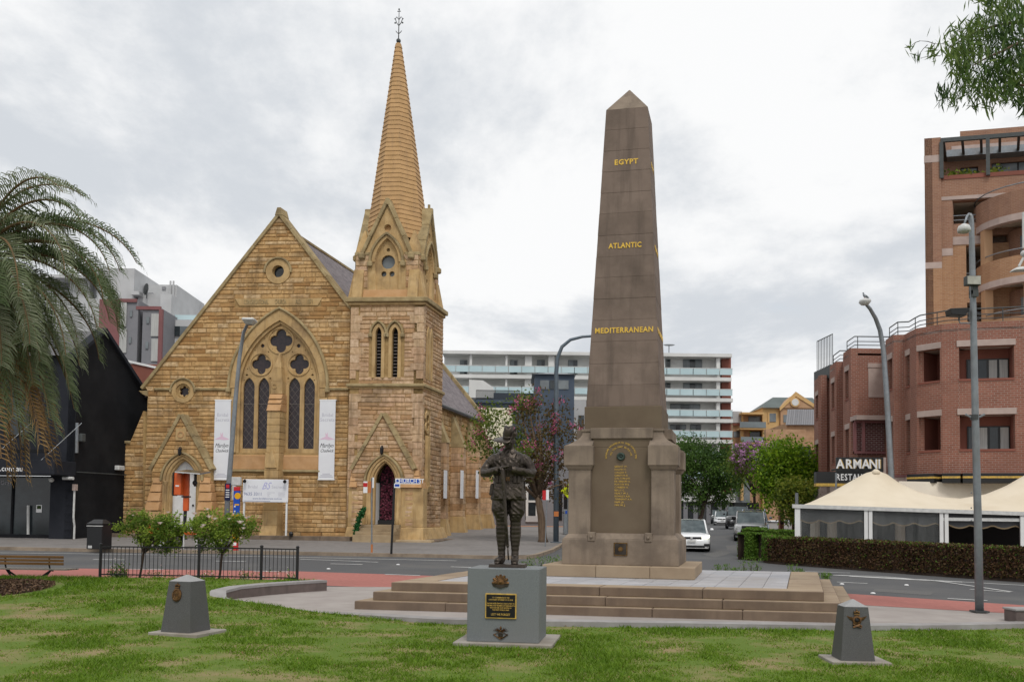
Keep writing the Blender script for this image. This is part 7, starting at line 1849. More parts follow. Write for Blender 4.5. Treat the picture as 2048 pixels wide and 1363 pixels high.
# ------------------------------------------------------------------ restaurant tent
def tent():
 f = Frame(P(1737, 1017, 35.2).x, 35.2, 4, 18); g = lambda x, y, v=0.: f.pick(x, y, v)
 zb = zg(13, 35) + .1; r = thing('restaurant_marquee', f.T(0, 0, zb), 'cream peaked restaurant marquee with clear plastic walls behind the hedge', 'marquee')
 ze = lambda u: g(1590, 1014)[1] + (g(2040, 1029)[1] - g(1590, 1014)[1]) * (u - g(1590, 1014)[0]) / (g(2040, 1029)[0] - g(1590, 1014)[0])
 bays = [(g(1590, 1014)[0], g(1900, 1022)[0], g(1752, 940, 2.6)), (g(1900, 1022)[0], g(2215, 1032)[0], g(2085, 930, 2.6))]
 D_ = 5.4
 rp_ = [(1590, 1014), (1620, 1004), (1660, 985), (1700, 962.5), (1730, 945.5), (1752, 940), (1772, 946), (1800, 966), (1840, 984), (1880, 993), (1920, 996), (1970, 988), (2010, 972), (2050, 949), (2080, 938), (2110, 946), (2150, 970), (2215, 1030)]
 RU = [g(x, y, 2.7)[0] for x, y in rp_]; RZ = [g(x, y, 2.7)[1] for x, y in rp_]
 n, nv = 60, 20; a, b = bays[0][0], bays[1][1]; V = []; Fc = []
 for i in range(n + 1):
  u = a + (b - a) * i / n; us = RU[0] + (RU[-1] - RU[0]) * i / n; hr = max(0, interp(us, RU, RZ) - ze(u) - .1)
  for j in range(nv + 1):
   dv = abs(2 * j / nv - 1); V.append((u + (us - u) * (1 - dv), D_ * j / nv, ze(u) + .1 + hr * (1 - dv) ** (1.0 + .55 * min(1, hr / 1.0))))
 for i in range(n):
  for j in range(nv): Fc.append((i * (nv + 1) + j, (i + 1) * (nv + 1) + j, (i + 1) * (nv + 1) + j + 1, i * (nv + 1) + j + 1))
 MB(f.T).add(V, Fc).build('canopy', M['canvas'], r, smooth=True, fix=False)
 for px, py in ((1752, 940), (2080, 938)):
  q = g(px, py, 2.7); MB(f.T).lathe([(.20, -.16), (.15, -.02), (.05, .05)], (q[0], 2.7, q[1]), 10).build('peak_cap', M['canvas'], r, smooth=True)
 u0, u1 = bays[0][0], bays[1][1]
 MB(f.T).add([(u0 - .1, -.06, ze(u0) - .02), (u1, -.06, ze(u1) - .02), (u1, -.06, ze(u1) + .12), (u0 - .1, -.06, ze(u0) + .12), (u0 - .1, .08, ze(u0) - .02), (u1, .08, ze(u1) - .02), (u1, .08, ze(u1) + .12), (u0 - .1, .08, ze(u0) + .12)], [(0, 1, 2, 3), (7, 6, 5, 4), (0, 4, 5, 1), (1, 5, 6, 2), (2, 6, 7, 3), (3, 7, 4, 0)]).build('eave_beam', M['lamp_white'], r)
 MB(f.T).box(u0 - .1, u0 + .06, .08, D_, ze(u0), ze(u0) + .12).build('eave_beam', M['lamp_white'], r)
 posts = [(1595, .10), (1732, .07), (1741, .07), (1883, .07), (1893, .07), (2045, .08)]
 for px, w in posts:
  u, _ = g(px, 1040); MB(f.T).box(u - w, u + w, -.02, .12, zb - .1, ze(u) - .02).build('post', M['white_paint'], r, bevel=.01)
 for v in (2.7, 5.3): MB(f.T).box(u0, u0 + .14, v, v + .14, zb - .1, ze(u0)).build('post', M['white_paint'], r)
 for k, (xa, xb, clear) in enumerate(((1600, 1727, True), (1746, 1879, True), (1898, 2040, False))):
  a, b = g(xa, 1040)[0], g(xb, 1040)[0]; n = 20
  top = [(a + (b - a) * i / n, ze(a) - .03) for i in range(n + 1)]; bot = [(x, z - .42 - .12 * abs(sin(i / n * 3.2 * pi))) for i, (x, z) in enumerate(top)]
  m = MB(f.T); m.band(top, bot, .16, .17); va = m.build('valance', M['valance'], r); m = MB(f.T); m.band([(x, z + .03) for x, z in bot], [(x, z - .02) for x, z in bot], .150, .158); m.build('valance_edge', M['valance_edge'], va)
  if clear: MB(f.T).box(a, b, .05, .056, zb, ze(a) - .03).build('clear_wall', M['vinyl'], r)
  else: MB(f.T).box(a - .3, b, .04, .12, ze(a) - .30, ze(a) - .18).build('roller_tube', M['lamp_white'], r)
 MB(f.T).box(u0 + .05, u0 + .056, .2, D_, zb, ze(u0) - .03).build('clear_wall', M['vinyl'], r)
 MB(f.T).box(u0, u1, D_ + .1, D_ + .2, zb, ze(u0) + .1).build('back_wall', M['dark'], r)
 MB(f.T).add([(g(1800, 980, D_)[0], D_ + .3, ze(0) + .0), (u1, D_ + .3, ze(0)), (u1, D_ + .6, g(1980, 966, D_)[1]), (g(1800, 980, D_)[0], D_ + .6, g(1980, 962, D_)[1])], [(0, 1, 2, 3)]).build('rear_canvas', M['canvas_white'], r, fix=False)
 MB(f.T).box(u0 + .2, u1, .3, D_, zb - .1, zb + .02).build('floor', M['brick_far'], r)
 t_lab = ['round of red-covered tables behind the clear wall, nearest the marquee corner', 'red-covered dining table in the marquee, second from the corner', 'red-covered dining table in the marquee, third from the corner', 'red-covered dining table in the marquee, in the open bay']
 t_lab[0] = 'red-covered dining table in the marquee, nearest its corner'
 for k, px in enumerate((1690, 1775, 1840, 1975)):
  u, _ = g(px, 1060, 1.8); q = f.T(u, 1.9, zb); t = thing('dining_table', q, t_lab[k], 'table', 'tables in the marquee')
  MB().box(q.x - .6, q.x + .6, q.y - .4, q.y + .4, zb + .70, zb + .74).build('tabletop', M['cloth_red'], t); MB().frustum(q.x - .6, q.x + .6, q.y - .4, q.y + .4, zb + .35, q.x - .6, q.x + .6, q.y - .4, q.y + .4, zb + .698).build('tablecloth', M['cloth_red'], t)
  for sx_ in (-.5, .5):
   for sy in (-.3, .3): MB().tube([(q.x + sx_, q.y + sy, zb), (q.x + sx_, q.y + sy, zb + .5)], .02, 5).build('leg', M['black_metal'], t)
 for px, lab in ((1630, 'pale column inside the marquee beside its corner post'), (1664, 'pale column inside the marquee, second from its corner post'), (1800, 'pale column inside the marquee behind the middle bay')):
  u, _ = g(px, 1050, 3.6); q = f.T(u, 3.6, zb); t = MB().lathe([(.26, 0), (.26, .1), (.2, .14), (.19, 1.9), (.22, 2.0)], q, 10); t.solo('inner_column', M['canvas_white'], lab, 'column', loc=q, group='columns inside the marquee')
tent()
# ------------------------------------------------------------------ buildings behind
def white_apartments():
 Y = 137.0; f = Frame(P(1180, 800, Y).x, Y, 0); g = lambda x, y, v=0.: f.pick(x, y, v); zb = 1.3
 r = thing('white_apartment_block', f.T(0, 0, zb), 'long white apartment block with glass balconies behind the obelisk', 'building')
 x0, x1 = g(885, 800)[0], g(1464, 800)[0]; zt = g(1200, 700)[1]
 bx = lambda a, ya, b, yb, v0, v1, nm, mt, par=r: MB(f.T).box(g(a, ya, v0)[0], g(b, ya, v0)[0], v0, v1, g(a, yb, v0)[1], g(a, ya, v0)[1]).build(nm, M[mt], par)
 MB(f.T).box(x0, x1 - 1.2, 2.2, 14, zb, zt - .4).build('back_wall', M['render_white'], r)
 bx(885, 700, 1464, 706.5, -.3, 14, 'roof_slab', 'render_white')
 tops = [706.5, 754.5, 796, 837.5, 879, 920, 961]
 for i, y in enumerate(tops[1:]):
  bx(885, y - 7, 1466 if i else 1463, y, -.2, 3, 'floor_slab', 'render_white')
  a, b = g(885, y)[0], g(1465, y)[0]; n = 22
  for k in range(n): MB(f.T).box(a + (b - a) * k / n + .05, a + (b - a) * (k + 1) / n - .05, -.15, -.1, g(1200, y - 8)[1], g(1200, y - 20)[1]).build('glass_balustrade', M['balustrade'], r)
  MB(f.T).box(a, b, -.17, -.08, g(1200, y - 20)[1], g(1200, y - 21.3)[1]).build('balustrade_rail', M['lamp_white'], r)
 def win(a, b, ya, yb, kind=0):
  w = MB(f.T).box(g(a, ya, 2.2)[0], g(b, ya, 2.2)[0], 2.1, 2.19, g(a, yb, 2.2)[1], g(a, ya, 2.2)[1]).build('window', M['glass_grey'], r); n = 3 if b - a > 30 else 2
  for k in range(n):
   A, B = g(a, ya, 2.1)[0], g(b, ya, 2.1)[0]; MB(f.T).box(A + (B - A) * k / n + .08, A + (B - A) * (k + 1) / n - .08, 2.04, 2.1, g(a, yb, 2.1)[1] + .05, g(a, ya, 2.1)[1] - .1).build('pane', M['glass'] if k == (n // 2) else M['glass_grey'], w)
 for i in range(6):
  t, b = tops[i], tops[i + 1]; yb = b - 7; ya = t + 11
  for (xa, xb) in ((1327, 1341), (1366, 1404)) if i < 2 else (((1340, 1400),) if i == 2 else ((1340, 1372), (1380, 1402))): win(xa, xb, ya, yb)
  for xa, xb in ((920, 935), (1074, 1090), (1136, 1155), (1020, 1035)) if i == 0 else ((1050, 1064), (940, 956), (1110, 1130)): win(xa, xb, ya + 2, yb)
 for xa, xb, v0 in ((938, 943, .2), (1049, 1063, .4), (1096, 1108, .3), (1010, 1014, .2), (1112, 1116, .2), (1433, 1440, .2), (1322, 1330, .4)):
  MB(f.T).box(g(xa, 800, v0)[0], g(xb, 800, v0)[0], v0, v0 + .7, zb, zt - .4).build('column', M['render_white'], r)
 MB(f.T).box(g(1444, 800, 1.2)[0], g(1462, 800, 1.2)[0], 1.2, 9, zb, zt - .4).build('red_end_wall', M['brick_far'], r)
 MB(f.T).box(g(1360, 990, -3)[0], g(1471, 990, -3)[0], -3, 2, g(1400, 1003, -3)[1], g(1400, 986, -3)[1]).build('podium_band', M['render_white'], r)
 MB(f.T).box(g(1340, 1003, -3)[0], g(1520, 1003, -3)[0], -2.5, 2, zb - 1, g(1400, 1003, -3)[1]).build('podium_glazing', M['glass'], r)
 for px in (1372, 1392, 1418, 1440, 1456): MB(f.T).box(g(px, 1010, -3)[0] - .3, g(px, 1010, -3)[0] + .3, -2.7, -2.4, zb - 1, g(1400, 1003, -3)[1]).build('podium_pier', M['render_mid'], r)
 q = g(1338, 697, 3); m = MB(lambda x, y, z: f.T(q[0] + x, 3 + y * .5, q[1] + z)); m.lathe([(.9, .0), (.6, -.15), (.1, -.2)], (0, 0, .6), 12); m.tube([(0, 0, -.6), (0, 0, .4)], .08, 5); m.build('satellite_dish', M['steel'], r)
 q0, q1 = g(950, 780, -4), g(985, 760, -4)
white_apartments()
def slab_building(name, label, Y, boxes, cat='building'):
 """a far building from boxes (x0, ytop, x1, ybottom, v0, v1, part, material)"""
 f = Frame(0, Y, 0); b0 = boxes[0]; r = thing(name, f.T(f.pick(b0[0], b0[3])[0], 0, zg(0, Y)), label, cat)
 for (xa, ya, xb, yb, v0, v1, nm, mt) in boxes:
  a, z1 = f.pick(xa, ya, v0); b, z0 = f.pick(xb, yb, v0)
  MB(f.T).box(a, b, v0, v1, z0, f.pick((xa + xb) / 2, ya, v0)[1]).build(nm, M[mt], r)
 return r, f
r, f = slab_building('blue_house', 'dark blue rendered building with shallow roof behind the flowering tree', 92, [
 (1070, 748, 1146, 1060, 0, 6, 'wall', 'blue_render'), (950, 799, 1069, 1060, .5, 8, 'lower_wing', 'blue_render'), (948, 799, 1072, 806, .2, 8, 'terrace_edge', 'blue_render'), (1147, 800, 1170, 1060, 1.5, 14, 'white_wing', 'render_grey'),
 (962, 815, 1022, 1050, .2, .6, 'cream_wall', 'render_cream'), (1157, 830, 1168, 870, 1.4, 1.6, 'window', 'glass')])
a, z1 = f.pick(1064, 748); b, _ = f.pick(1152, 748); zr = f.pick(1100, 738)[1]; MB(f.T).frustum(a, b, -.3, 6.3, z1, a + 2, b - 2, 2, 4, zr).build('roof', M['steel'], r)
for i, (xa, xb) in enumerate(((1080, 1098), (1100, 1115), (1117, 1137))):
 A, zt = f.pick(xa, 760); B, z0 = f.pick(xb, 778); MB(f.T).box(A, B, -.06, .02, z0, zt).build('window', M['glass'] if i == 1 else M['glass_grey'], r)
a, zt = f.pick(1148, 762, 0); MB(f.T).box(f.pick(1146, 760)[0], f.pick(1146, 760)[0] + .06, 1.0, 3.0, f.pick(1146, 775)[1], zt).build('side_window', M['glass'], r)
a, z0 = f.pick(952, 799); b, z1 = f.pick(1040, 777); z1 = f.pick(1000, 779)[1]
MB(f.T).box(a, b, .3, .36, z1 - .06, z1).build('terrace_rail', M['black_metal'], r)
for k in range(46): x = a + (b - a) * k / 45; MB(f.T).tube([(x, .33, z0), (x, .33, z1)], .03, 3).build('terrace_baluster', M['black_metal'], r)
MB(f.T).box(f.pick(986, 790)[0], f.pick(1068, 790)[0], 1.5, 1.7, z0, z1 - .1).build('terrace_wall', M['blue_render'], r)
q = f.pick(962, 775, 3); m = MB(f.T); m.prism([(q[0] - 1.2, q[1] - 1), (q[0] + 1.6, q[1] - 1), (q[0] + 1.2, q[1] + .1), (q[0] + .2, q[1] + .75), (q[0] - 1.2, q[1] + .8)], 3, 5); m.build('curved_parapet', M['render_white'], r)
r, f = slab_building('side_street_building', 'dark mauve low building with white-framed doors up the side street', 72, [
 (985, 895, 1150, 1052, 0, 5, 'wall', 'render_mid'), (1050, 968, 1078, 972, -.15, .1, 'door_canopy', 'render_white'), (1052, 972, 1056, 1042, -.1, .05, 'door_frame', 'render_white'), (1072, 972, 1077, 1042, -.1, .05, 'door_frame', 'render_white'), (1056, 1000, 1072, 1004, -.1, .05, 'door_rail', 'render_white'),
 (1057, 973, 1071, 999, -.05, .02, 'pane', 'glass'), (1057, 1005, 1071, 1030, -.05, .02, 'pane', 'glass'), (1113, 960, 1124, 1040, -.05, .02, 'dark_doorway', 'dark'), (1128, 990, 1140, 1040, -.05, .02, 'dark_doorway', 'dark'), (1052, 1031, 1077, 1043, -.12, .04, 'door_base', 'render_grey')])
strip('brick_path', [Vector((-2.0, 68.5)), Vector((4.5, 68.5))], [Vector((-2.0, 71.9)), Vector((4.5, 71.9))], .14, M['brick_path'], 12, 4)
r, f = slab_building('yellow_apartment_block', 'yellow and tan flats with green hip roof at the end of the side street', 150, [
 (1525, 813, 1562, 1040, 0, 10, 'yellow_wall', 'render_yellow'), (1466, 829, 1524, 1040, 1, 10, 'tan_wall', 'render_tan'), (1466, 822, 1484, 845, .5, 3, 'roof_parapet', 'render_grey'), (1484, 824, 1528, 828, -1.5, 6, 'roof_slab', 'render_yellow'),
 (1561, 813, 1640, 1040, -.5, 10, 'tan_wall', 'render_tan'), (1480, 855, 1532, 858.5, -1.5, 1, 'balcony_slab', 'render_yellow'), (1482, 884, 1530, 887.5, -1.5, 1, 'balcony_slab', 'render_yellow'), (1480, 843, 1532, 855, -1.6, -1.5, 'glass_balustrade', 'balustrade_clear'), (1482, 873, 1530, 884, -1.6, -1.5, 'glass_balustrade', 'balustrade_clear'),
 (1497, 829, 1524, 855, .9, .99, 'window', 'glass_grey'), (1500, 859, 1527, 884, .9, .99, 'window', 'glass'), (1467, 862, 1482, 874, .9, .99, 'window', 'glass_grey'), (1484, 829, 1487, 1000, -.3, .3, 'pier', 'render_yellow'), (1482, 858, 1486, 1000, -.4, .3, 'pier', 'render_yellow'),
 (1539, 826, 1552, 843, -.1, -.01, 'window', 'glass_grey'), (1536, 824, 1539, 845, -.15, .0, 'window_frame', 'render_yellow'), (1567, 829, 1577, 844, -.6, -.51, 'window', 'glass_grey'), (1466, 845, 1480, 850, .6, .9, 'brick_band', 'brick_far'),
 (1466, 888, 1500, 1040, .5, 1.2, 'lower_wall', 'glass_grey'), (1500, 905, 1530, 920, -1.6, -1.5, 'glass_balustrade', 'balustrade_clear'), (1500, 920, 1532, 924, -1.5, 1, 'balcony_slab', 'render_yellow')])
z = lambda y, x=1560, v=0: f.pick(x, y, v)[1]; X_ = lambda x, y=813, v=0: f.pick(x, y, v)[0]
MB(f.T).add([(X_(1522), -.5, z(816)), (X_(1645), -.5, z(816)), (X_(1645), 10.5, z(816)), (X_(1522), 10.5, z(816)), (X_(1563), 5, z(786)), (X_(1645), 5, z(786))], [(0, 1, 5, 4), (0, 4, 3), (3, 4, 5, 2)]).build('hip_roof', M['roof_green'], r, fix=False)
gp = [(X_(1559, 815, -.7), z(815, 1560, -.7)), (X_(1640, 815, -.7), z(815, 1560, -.7)), (X_(1591, 787, -.7), z(788, 1590, -.7))]; MB(f.T).prism(gp, -.75, 3).build('gable', M['render_tan'], r)
MB(f.T).prism([gp[0], (gp[2][0], gp[2][1] + .4), gp[1], (gp[1][0], gp[1][1] - .5), (gp[2][0], gp[2][1] - .35), (gp[0][0], gp[0][1] - .5)], -.9, -.7).build('gable_trim', M['render_yellow'], r)
c = (X_(1590, 804, -.9), z(804, 1590, -.9)); MB(f.T).prism(circle(c[0], c[1], .75, 16), -1.0, -.8).build('round_window_frame', M['render_yellow'], r); MB(f.T).prism(circle(c[0], c[1], .55, 16), -1.05, -.9).build('round_window', M['render_white'], r)
r, f = slab_building('grey_roofed_house', 'pinkish brick house with grey metal roof beside the yellow flats', 120, [(1573, 846, 1660, 1040, 0, 9, 'wall', 'rubble'), (1532, 858, 1612, 1040, -2, -1, 'rubble_wall', 'rubble')])
A = [f.T(f.pick(1571, 849, -.5)[0], -.5, f.pick(1571, 849, -.5)[1]), f.T(f.pick(1660, 849, -.5)[0], -.5, f.pick(1660, 849, -.5)[1]), f.T(f.pick(1660, 818, 4)[0], 4, f.pick(1660, 818, 4)[1]), f.T(f.pick(1575, 818, 4)[0], 4, f.pick(1575, 818, 4)[1])]
me = bpy.data.meshes.new('roof'); off = wloc(r); me.from_pydata([tuple(v - off) for v in A], [], [(0, 1, 2, 3)]); uv = me.uv_layers.new(name='uv')
for lp in me.loops: uv.data[lp.index].uv = [(0, 0), (0, 6), (5, 6), (5, 0)][lp.vertex_index]
link_mesh('roof', me, r, M['roof_grey'])
r, f = slab_building('street_shop_row', 'row of low brick shopfronts under the right-hand street trees', 64, [
 (1618, 900, 1660, 1062, 0, 4, 'wall', 'brick_far'), (1600, 892, 1622, 912, -.4, .0, 'balcony_panel', 'steel_dark'), (1585, 912, 1625, 918, -1.6, 0, 'balcony_slab', 'lintel'), (1560, 960, 1625, 972, -2.5, 0, 'awning', 'black_metal'), (1592, 975, 1640, 1060, -.1, -.02, 'shopfront', 'dark'),
 (1560, 968, 1568, 1062, -1.5, -1.1, 'pier', 'brick_far')])
# ------------------------------------------------------------------ left background
r, f = slab_building('grey_apartment_block', 'pale grey apartment block with maroon and dark grey bays behind the black shop', 84, [
 (195, 536, 262, 760, 2, 10, 'lift_tower', 'render_grey'), (88, 562, 200, 760, 3, 12, 'upper_wall', 'render_grey'), (80, 549, 196, 556, 1, 12, 'roof_slab', 'render_grey'), (88, 556, 140, 580, 2.9, 3, 'roof_recess', 'render_mid'), (140, 560, 178, 600, 2, 3.5, 'penthouse_wall', 'render_grey'),
 (60, 596, 200, 760, 1.5, 4, 'lower_wall', 'render_grey'), (199, 598, 236, 760, -1, .5, 'maroon_bay', 'render_red'), (237, 599, 272, 760, -.9, 4, 'grey_bay', 'render_mid'), (236, 597, 273, 604, -1.05, -.8, 'bay_capping', 'render_red'),
 (273, 620, 286, 760, .3, 5, 'bay_return', 'render_mid'), (286, 617, 320, 770, -.8, 3, 'grey_bay', 'render_mid'), (272, 612, 321, 619, -.95, -.7, 'bay_capping', 'render_red'), (318, 618, 321, 770, -.97, -.7, 'bay_edge', 'render_red'),
 (262, 585, 300, 760, 3, 9, 'stair_wall', 'render_mid'), (262, 582, 278, 589, 1.5, 9, 'stair_roof', 'render_grey'), (276, 587, 322, 760, 2.5, 10, 'white_wall', 'render_grey'), (291, 569, 348, 760, 4, 12, 'plant_room', 'render_grey'), (321, 588, 338, 760, 2.0, 8, 'white_wall', 'render_grey'),
 (338, 640, 420, 780, 2.5, 10, 'low_wing', 'render_grey'), (347, 652, 375, 671, 2.4, 2.49, 'window', 'glass_grey'), (347, 652, 359, 671, 2.34, 2.4, 'pane', 'glass'), (350, 629.5, 400, 639, 3, 3.1, 'glass_balustrade', 'balustrade'),
 (239, 604, 252, 652, -1.0, -.95, 'screen', 'curtain'), (239, 657, 252, 705, -1.0, -.95, 'screen', 'curtain'), (303, 627, 318, 672, -.9, -.85, 'screen', 'curtain'), (303, 677, 318, 722, -.9, -.85, 'screen', 'curtain'), (260, 620, 264, 633, -1.0, -.95, 'window', 'glass_grey'), (293, 633, 298, 646, -.9, -.85, 'window', 'glass_grey'),
 (258, 673, 262, 686, -1.0, -.95, 'window', 'glass_grey'), (291, 683, 296, 697, -.9, -.85, 'window', 'glass_grey'), (324, 573, 331, 579, 3.9, 3.99, 'vent', 'render_mid')])
for px in (341, 347): a, z1 = f.pick(px, 568, 3.8); MB(f.T).tube([(a, 3.8, f.pick(px, 660, 3.8)[1]), (a, 3.8, z1 + .3)], .09, 6).build('flue', M['render_grey'], r)
q = f.pick(292, 578, 2); m = MB(lambda x, y, z: f.T(q[0] + z * .6 + x * .2, 2 + y, q[1] + x)); m.lathe([(.55, .0), (.35, -.12), (.05, -.16)], (0, 0, 0), 10); m.build('satellite_dish', M['steel_dark'], r); MB(f.T).tube([(q[0], 2.2, q[1] - .8), (q[0], 2.2, q[1])], .05, 5).build('dish_mast', M['steel_dark'], r)
r, f = slab_building('brick_parapet_house', 'red brick parapet wall with white capping between the black shop and the church', 64, [(255, 728, 330, 900, 0, 4, 'wall', 'brick_far')])
a, z0 = f.pick(255, 724); b, z1 = f.pick(330, 741); MB(f.T).add([(a, -.1, z0), (b, -.1, z1), (b, .5, z1), (a, .5, z0), (a, -.1, z0 + .15), (b, -.1, z1 + .15), (b, .5, z1 + .15), (a, .5, z0 + .15)], [(0, 1, 5, 4), (4, 5, 6, 7), (2, 3, 7, 6), (0, 4, 7, 3), (1, 2, 6, 5), (3, 2, 1, 0)]).build('capping', M['white_paint'], r)
# ------------------------------------------------------------------ street lights, signs
def lamp_mid():
 b = PG(1112, 1084, .13); Y = b.y
 pp = [P(1112.5, 950, Y), P(1112.5, 800, Y), P(1112.5, 745, Y), P(1115, 715, Y), P(1124, 693, Y), P(1141, 679, Y), P(1165, 673, Y), P(1195, 671, Y)]
 r = curved_lamp('street_lamp', b, pp, .14, .06, 'blue-grey curved street lamp just left of the obelisk', 'steel_blue', None)
 h = pp[-1]; MB().box(h.x - .1, h.x + .6, h.y - .18, h.y + .18, h.z - .06, h.z + .08).build('lamp_housing', M['lamp_white'], r, bevel=.04)
 f = Frame(0, Y - .15, 0); a, z1 = f.pick(1108, 1022); c, z0 = f.pick(1117, 1032); MB(f.T).box(a, c, -.02, .3, z0, z1).build('sticker_band', M['sign_brown'], r)
lamp_mid()
def lamp_right():
 Y = 41.6; x = P(1786, 950, Y).x; b = Vector((x, Y, zg(x, Y) + .1))
 pp = [P(1784, 1000, Y), P(1782, 940, Y), P(1773, 780, Y), P(1767, 700, Y), P(1760, 660, Y), P(1751, 636, Y - .3), P(1740, 617, Y - .6), P(1731, 607, Y - .8)]
 r = curved_lamp('street_lamp', b, pp, .15, .07, 'grey street lamp with a bird on it, behind the restaurant sign', 'steel', None)
 h = pp[-1]; m = MB(); m.lathe([(.02, -.14), (.16, -.1), (.24, 0), (.22, .09), (.1, .14)], (h.x - .1, h.y - .2, h.z + .02), 12, sx=1, sy=1.5); m.build('lamp_head', M['lamp_white'], r, smooth=True)
 q = Vector((h.x - .1, h.y - .2, h.z + .17)); d = thing('pigeon', q, 'grey pigeon perched on the street lamp head', 'bird')
 m = MB(); m.tube([q + Vector((.16, 0, .02)), q + Vector((.08, 0, .07)), q + Vector((0, 0, .11)), q + Vector((-.05, 0, .17)), q + Vector((-.06, 0, .22)), q + Vector((-.055, 0, .25))], [.012, .045, .065, .045, .03, .022], 8); m.ball(q + Vector((-.065, 0, .245)), .034, 8); m.build('body', M['steel'], d, smooth=True)
 MB().tube([q + Vector((-.09, 0, .245)), q + Vector((-.125, 0, .238))], [.010, .003], 5).build('beak', M['steel_dark'], d)
 for s in (-1, 1): MB().tube([q + Vector((-.01, s * .02, 0)), q + Vector((-.01, s * .02, .07))], .007, 4).build('leg', M['sign_brown'], d)
 for s in (-1, 1): MB().add([q + Vector((-.02, s * .05, .15)), q + Vector((.05, s * .066, .08)), q + Vector((.20, s * .02, .03)), q + Vector((.06, s * .05, .14))], [(0, 1, 2, 3)]).build('wing', M['steel_dark'], d, fix=False)
lamp_right()
def flood_pole():
 b = PZ(1959, 1222, .065); Y = b.y
 pp = [P(1956, 1050, Y), P(1951, 850, Y), P(1947, 650, Y), P(1944, 500, Y), P(1943, 445, Y), P(1941.5, 433, Y), P(1938, 428, Y), P(1934, 432, Y - .1), P(1929, 447, Y - .25)]
 r = thing('floodlight_pole', b, 'tall galvanised pole with street lamp and two floodlights at right', 'light pole')
 MB().tube([b] + pp[:-2], [.078, .072, .066, .060, .053, .048, .045, .042], 12).build('pole', M['steel'], r, smooth=True); MB().tube(pp[-4:], [.03, .025, .022, .02], 8).build('lamp_arm', M['steel'], r, smooth=True)
 MB().box(b.x - .13, b.x + .13, b.y - .13, b.y + .13, b.z - .01, b.z + .02).build('base_plate', M['steel_dark'], r)
 h = P(1928, 455, Y - .3); MB().lathe([(.115, -.085), (.12, -.03), (.10, .03), (.045, .065), (.02, .075)], h, 14).build('lamp_head', M['lamp_white'], r, smooth=True); MB().lathe([(.01, -.12), (.08, -.10), (.108, -.084)], h, 14).build('lamp_lens', M['lamp_glass'], r, smooth=True)
 f = Frame(0, Y - .12, 0); a, z1 = f.pick(1930.5, 552); c, z0 = f.pick(1959.5, 571)
 fl = MB(f.T).box(a, c, -.06, .08, z0, z1).build('floodlight', M['steel_dark'], r, bevel=.01); MB(f.T).box(a + .012, c - .012, -.068, -.061, z0 + .012, z1 - .012).build('flood_glass', M['lamp_glass'], fl)
 q = P(1946, 590, Y); MB().box(q.x - .05, q.x + .05, q.y - .12, q.y + .06, q.z - .05, q.z + .08).build('clamp', M['steel_dark'], r); MB().box(q.x - .05, q.x + .05, q.y - .1, q.y + .06, P(1946, 579, Y).z - .1, P(1946, 572, Y).z).build('bracket', M['steel_dark'], r)
 a = P(1897, 624, Y); c = P(1936, 626, Y)
 m = MB(); z = a.z; m.add([(a.x, Y - .12, a.z - .07), (a.x, Y + .12, a.z - .07), (a.x - .02, Y + .12, a.z + .05), (a.x - .02, Y - .12, a.z + .05), (c.x - .08, Y - .1, c.z - .07), (c.x - .08, Y + .1, c.z - .07), (c.x - .02, Y + .1, c.z + .09), (c.x - .02, Y - .1, c.z + .09)], [(0, 1, 2, 3), (7, 6, 5, 4), (0, 4, 5, 1), (1, 5, 6, 2), (2, 6, 7, 3), (3, 7, 4, 0)])
 fl = m.build('floodlight', M['black_metal'], r, bevel=.01); MB().tube([P(1918, 640, Y), P(1920, 646, Y), P(1948, 646, Y)], .014, 6).build('flood_bracket', M['steel'], r); MB().tube([P(1918, 634, Y), P(1918, 641, Y)], .018, 6).build('bracket_knob', M['steel_dark'], r)
 q0, q1, q2 = P(1931, 828, Y), P(1949, 834, Y), P(1969, 828, Y); MB().tube([q0, P(1940, 833, Y), q1, P(1960, 833, Y), q2], .022, 6).build('banner_bracket', M['steel'], r); MB().lathe([(.075, -.05), (.075, .05)], q1, 12).build('bracket_collar', M['steel_dark'], r)
 for py in (985, 1015, 1040): q = P(1949, py, Y); MB().ball((q.x - .07, q.y - .02, q.z), .016, 6).build('bolt', M['steel'], r)
flood_pole()
def lamp_edge():
 Y = 24.0; b = P(2085, 1150, Y); b.z = zg(b.x, Y); r = thing('street_lamp', b, 'white street lamp whose head hangs in from the right edge', 'street light')
 T_ = P(2085, 470, Y); MB().tube([b, T_], [.11, .07], 10).build('pole', M['steel'], r, smooth=True)
 MB().tube([P(2085, 480, Y), P(2062, 478, Y), P(2049, 484, Y)], .04, 8).build('arm', M['lamp_white'], r); MB().tube([P(2047, 425, Y), P(2047.5, 496, Y)], .035, 8).build('spigot', M['lamp_white'], r)
 MB().ball(P(2048, 507, Y), .085, 10).build('joint', M['lamp_white'], r, smooth=True); MB().tube([P(2047, 515, Y), P(2038, 532, Y)], .03, 8).build('lamp_arm', M['lamp_white'], r)
 q = P(2040, 538, Y); m = MB(); m.add([(q.x - .22, q.y - .15, q.z - .06), (q.x + .4, q.y - .15, q.z - .02), (q.x + .4, q.y + .15, q.z - .02), (q.x - .22, q.y + .15, q.z - .06), (q.x - .12, q.y - .1, q.z + .03), (q.x + .4, q.y - .1, q.z + .09), (q.x + .4, q.y + .1, q.z + .09), (q.x - .12, q.y + .1, q.z + .03)], [(0, 3, 2, 1), (4, 5, 6, 7), (0, 1, 5, 4), (1, 2, 6, 5), (2, 3, 7, 6), (3, 0, 4, 7)]); m.build('lamp_head', M['lamp_white'], r, bevel=.02)
lamp_edge()
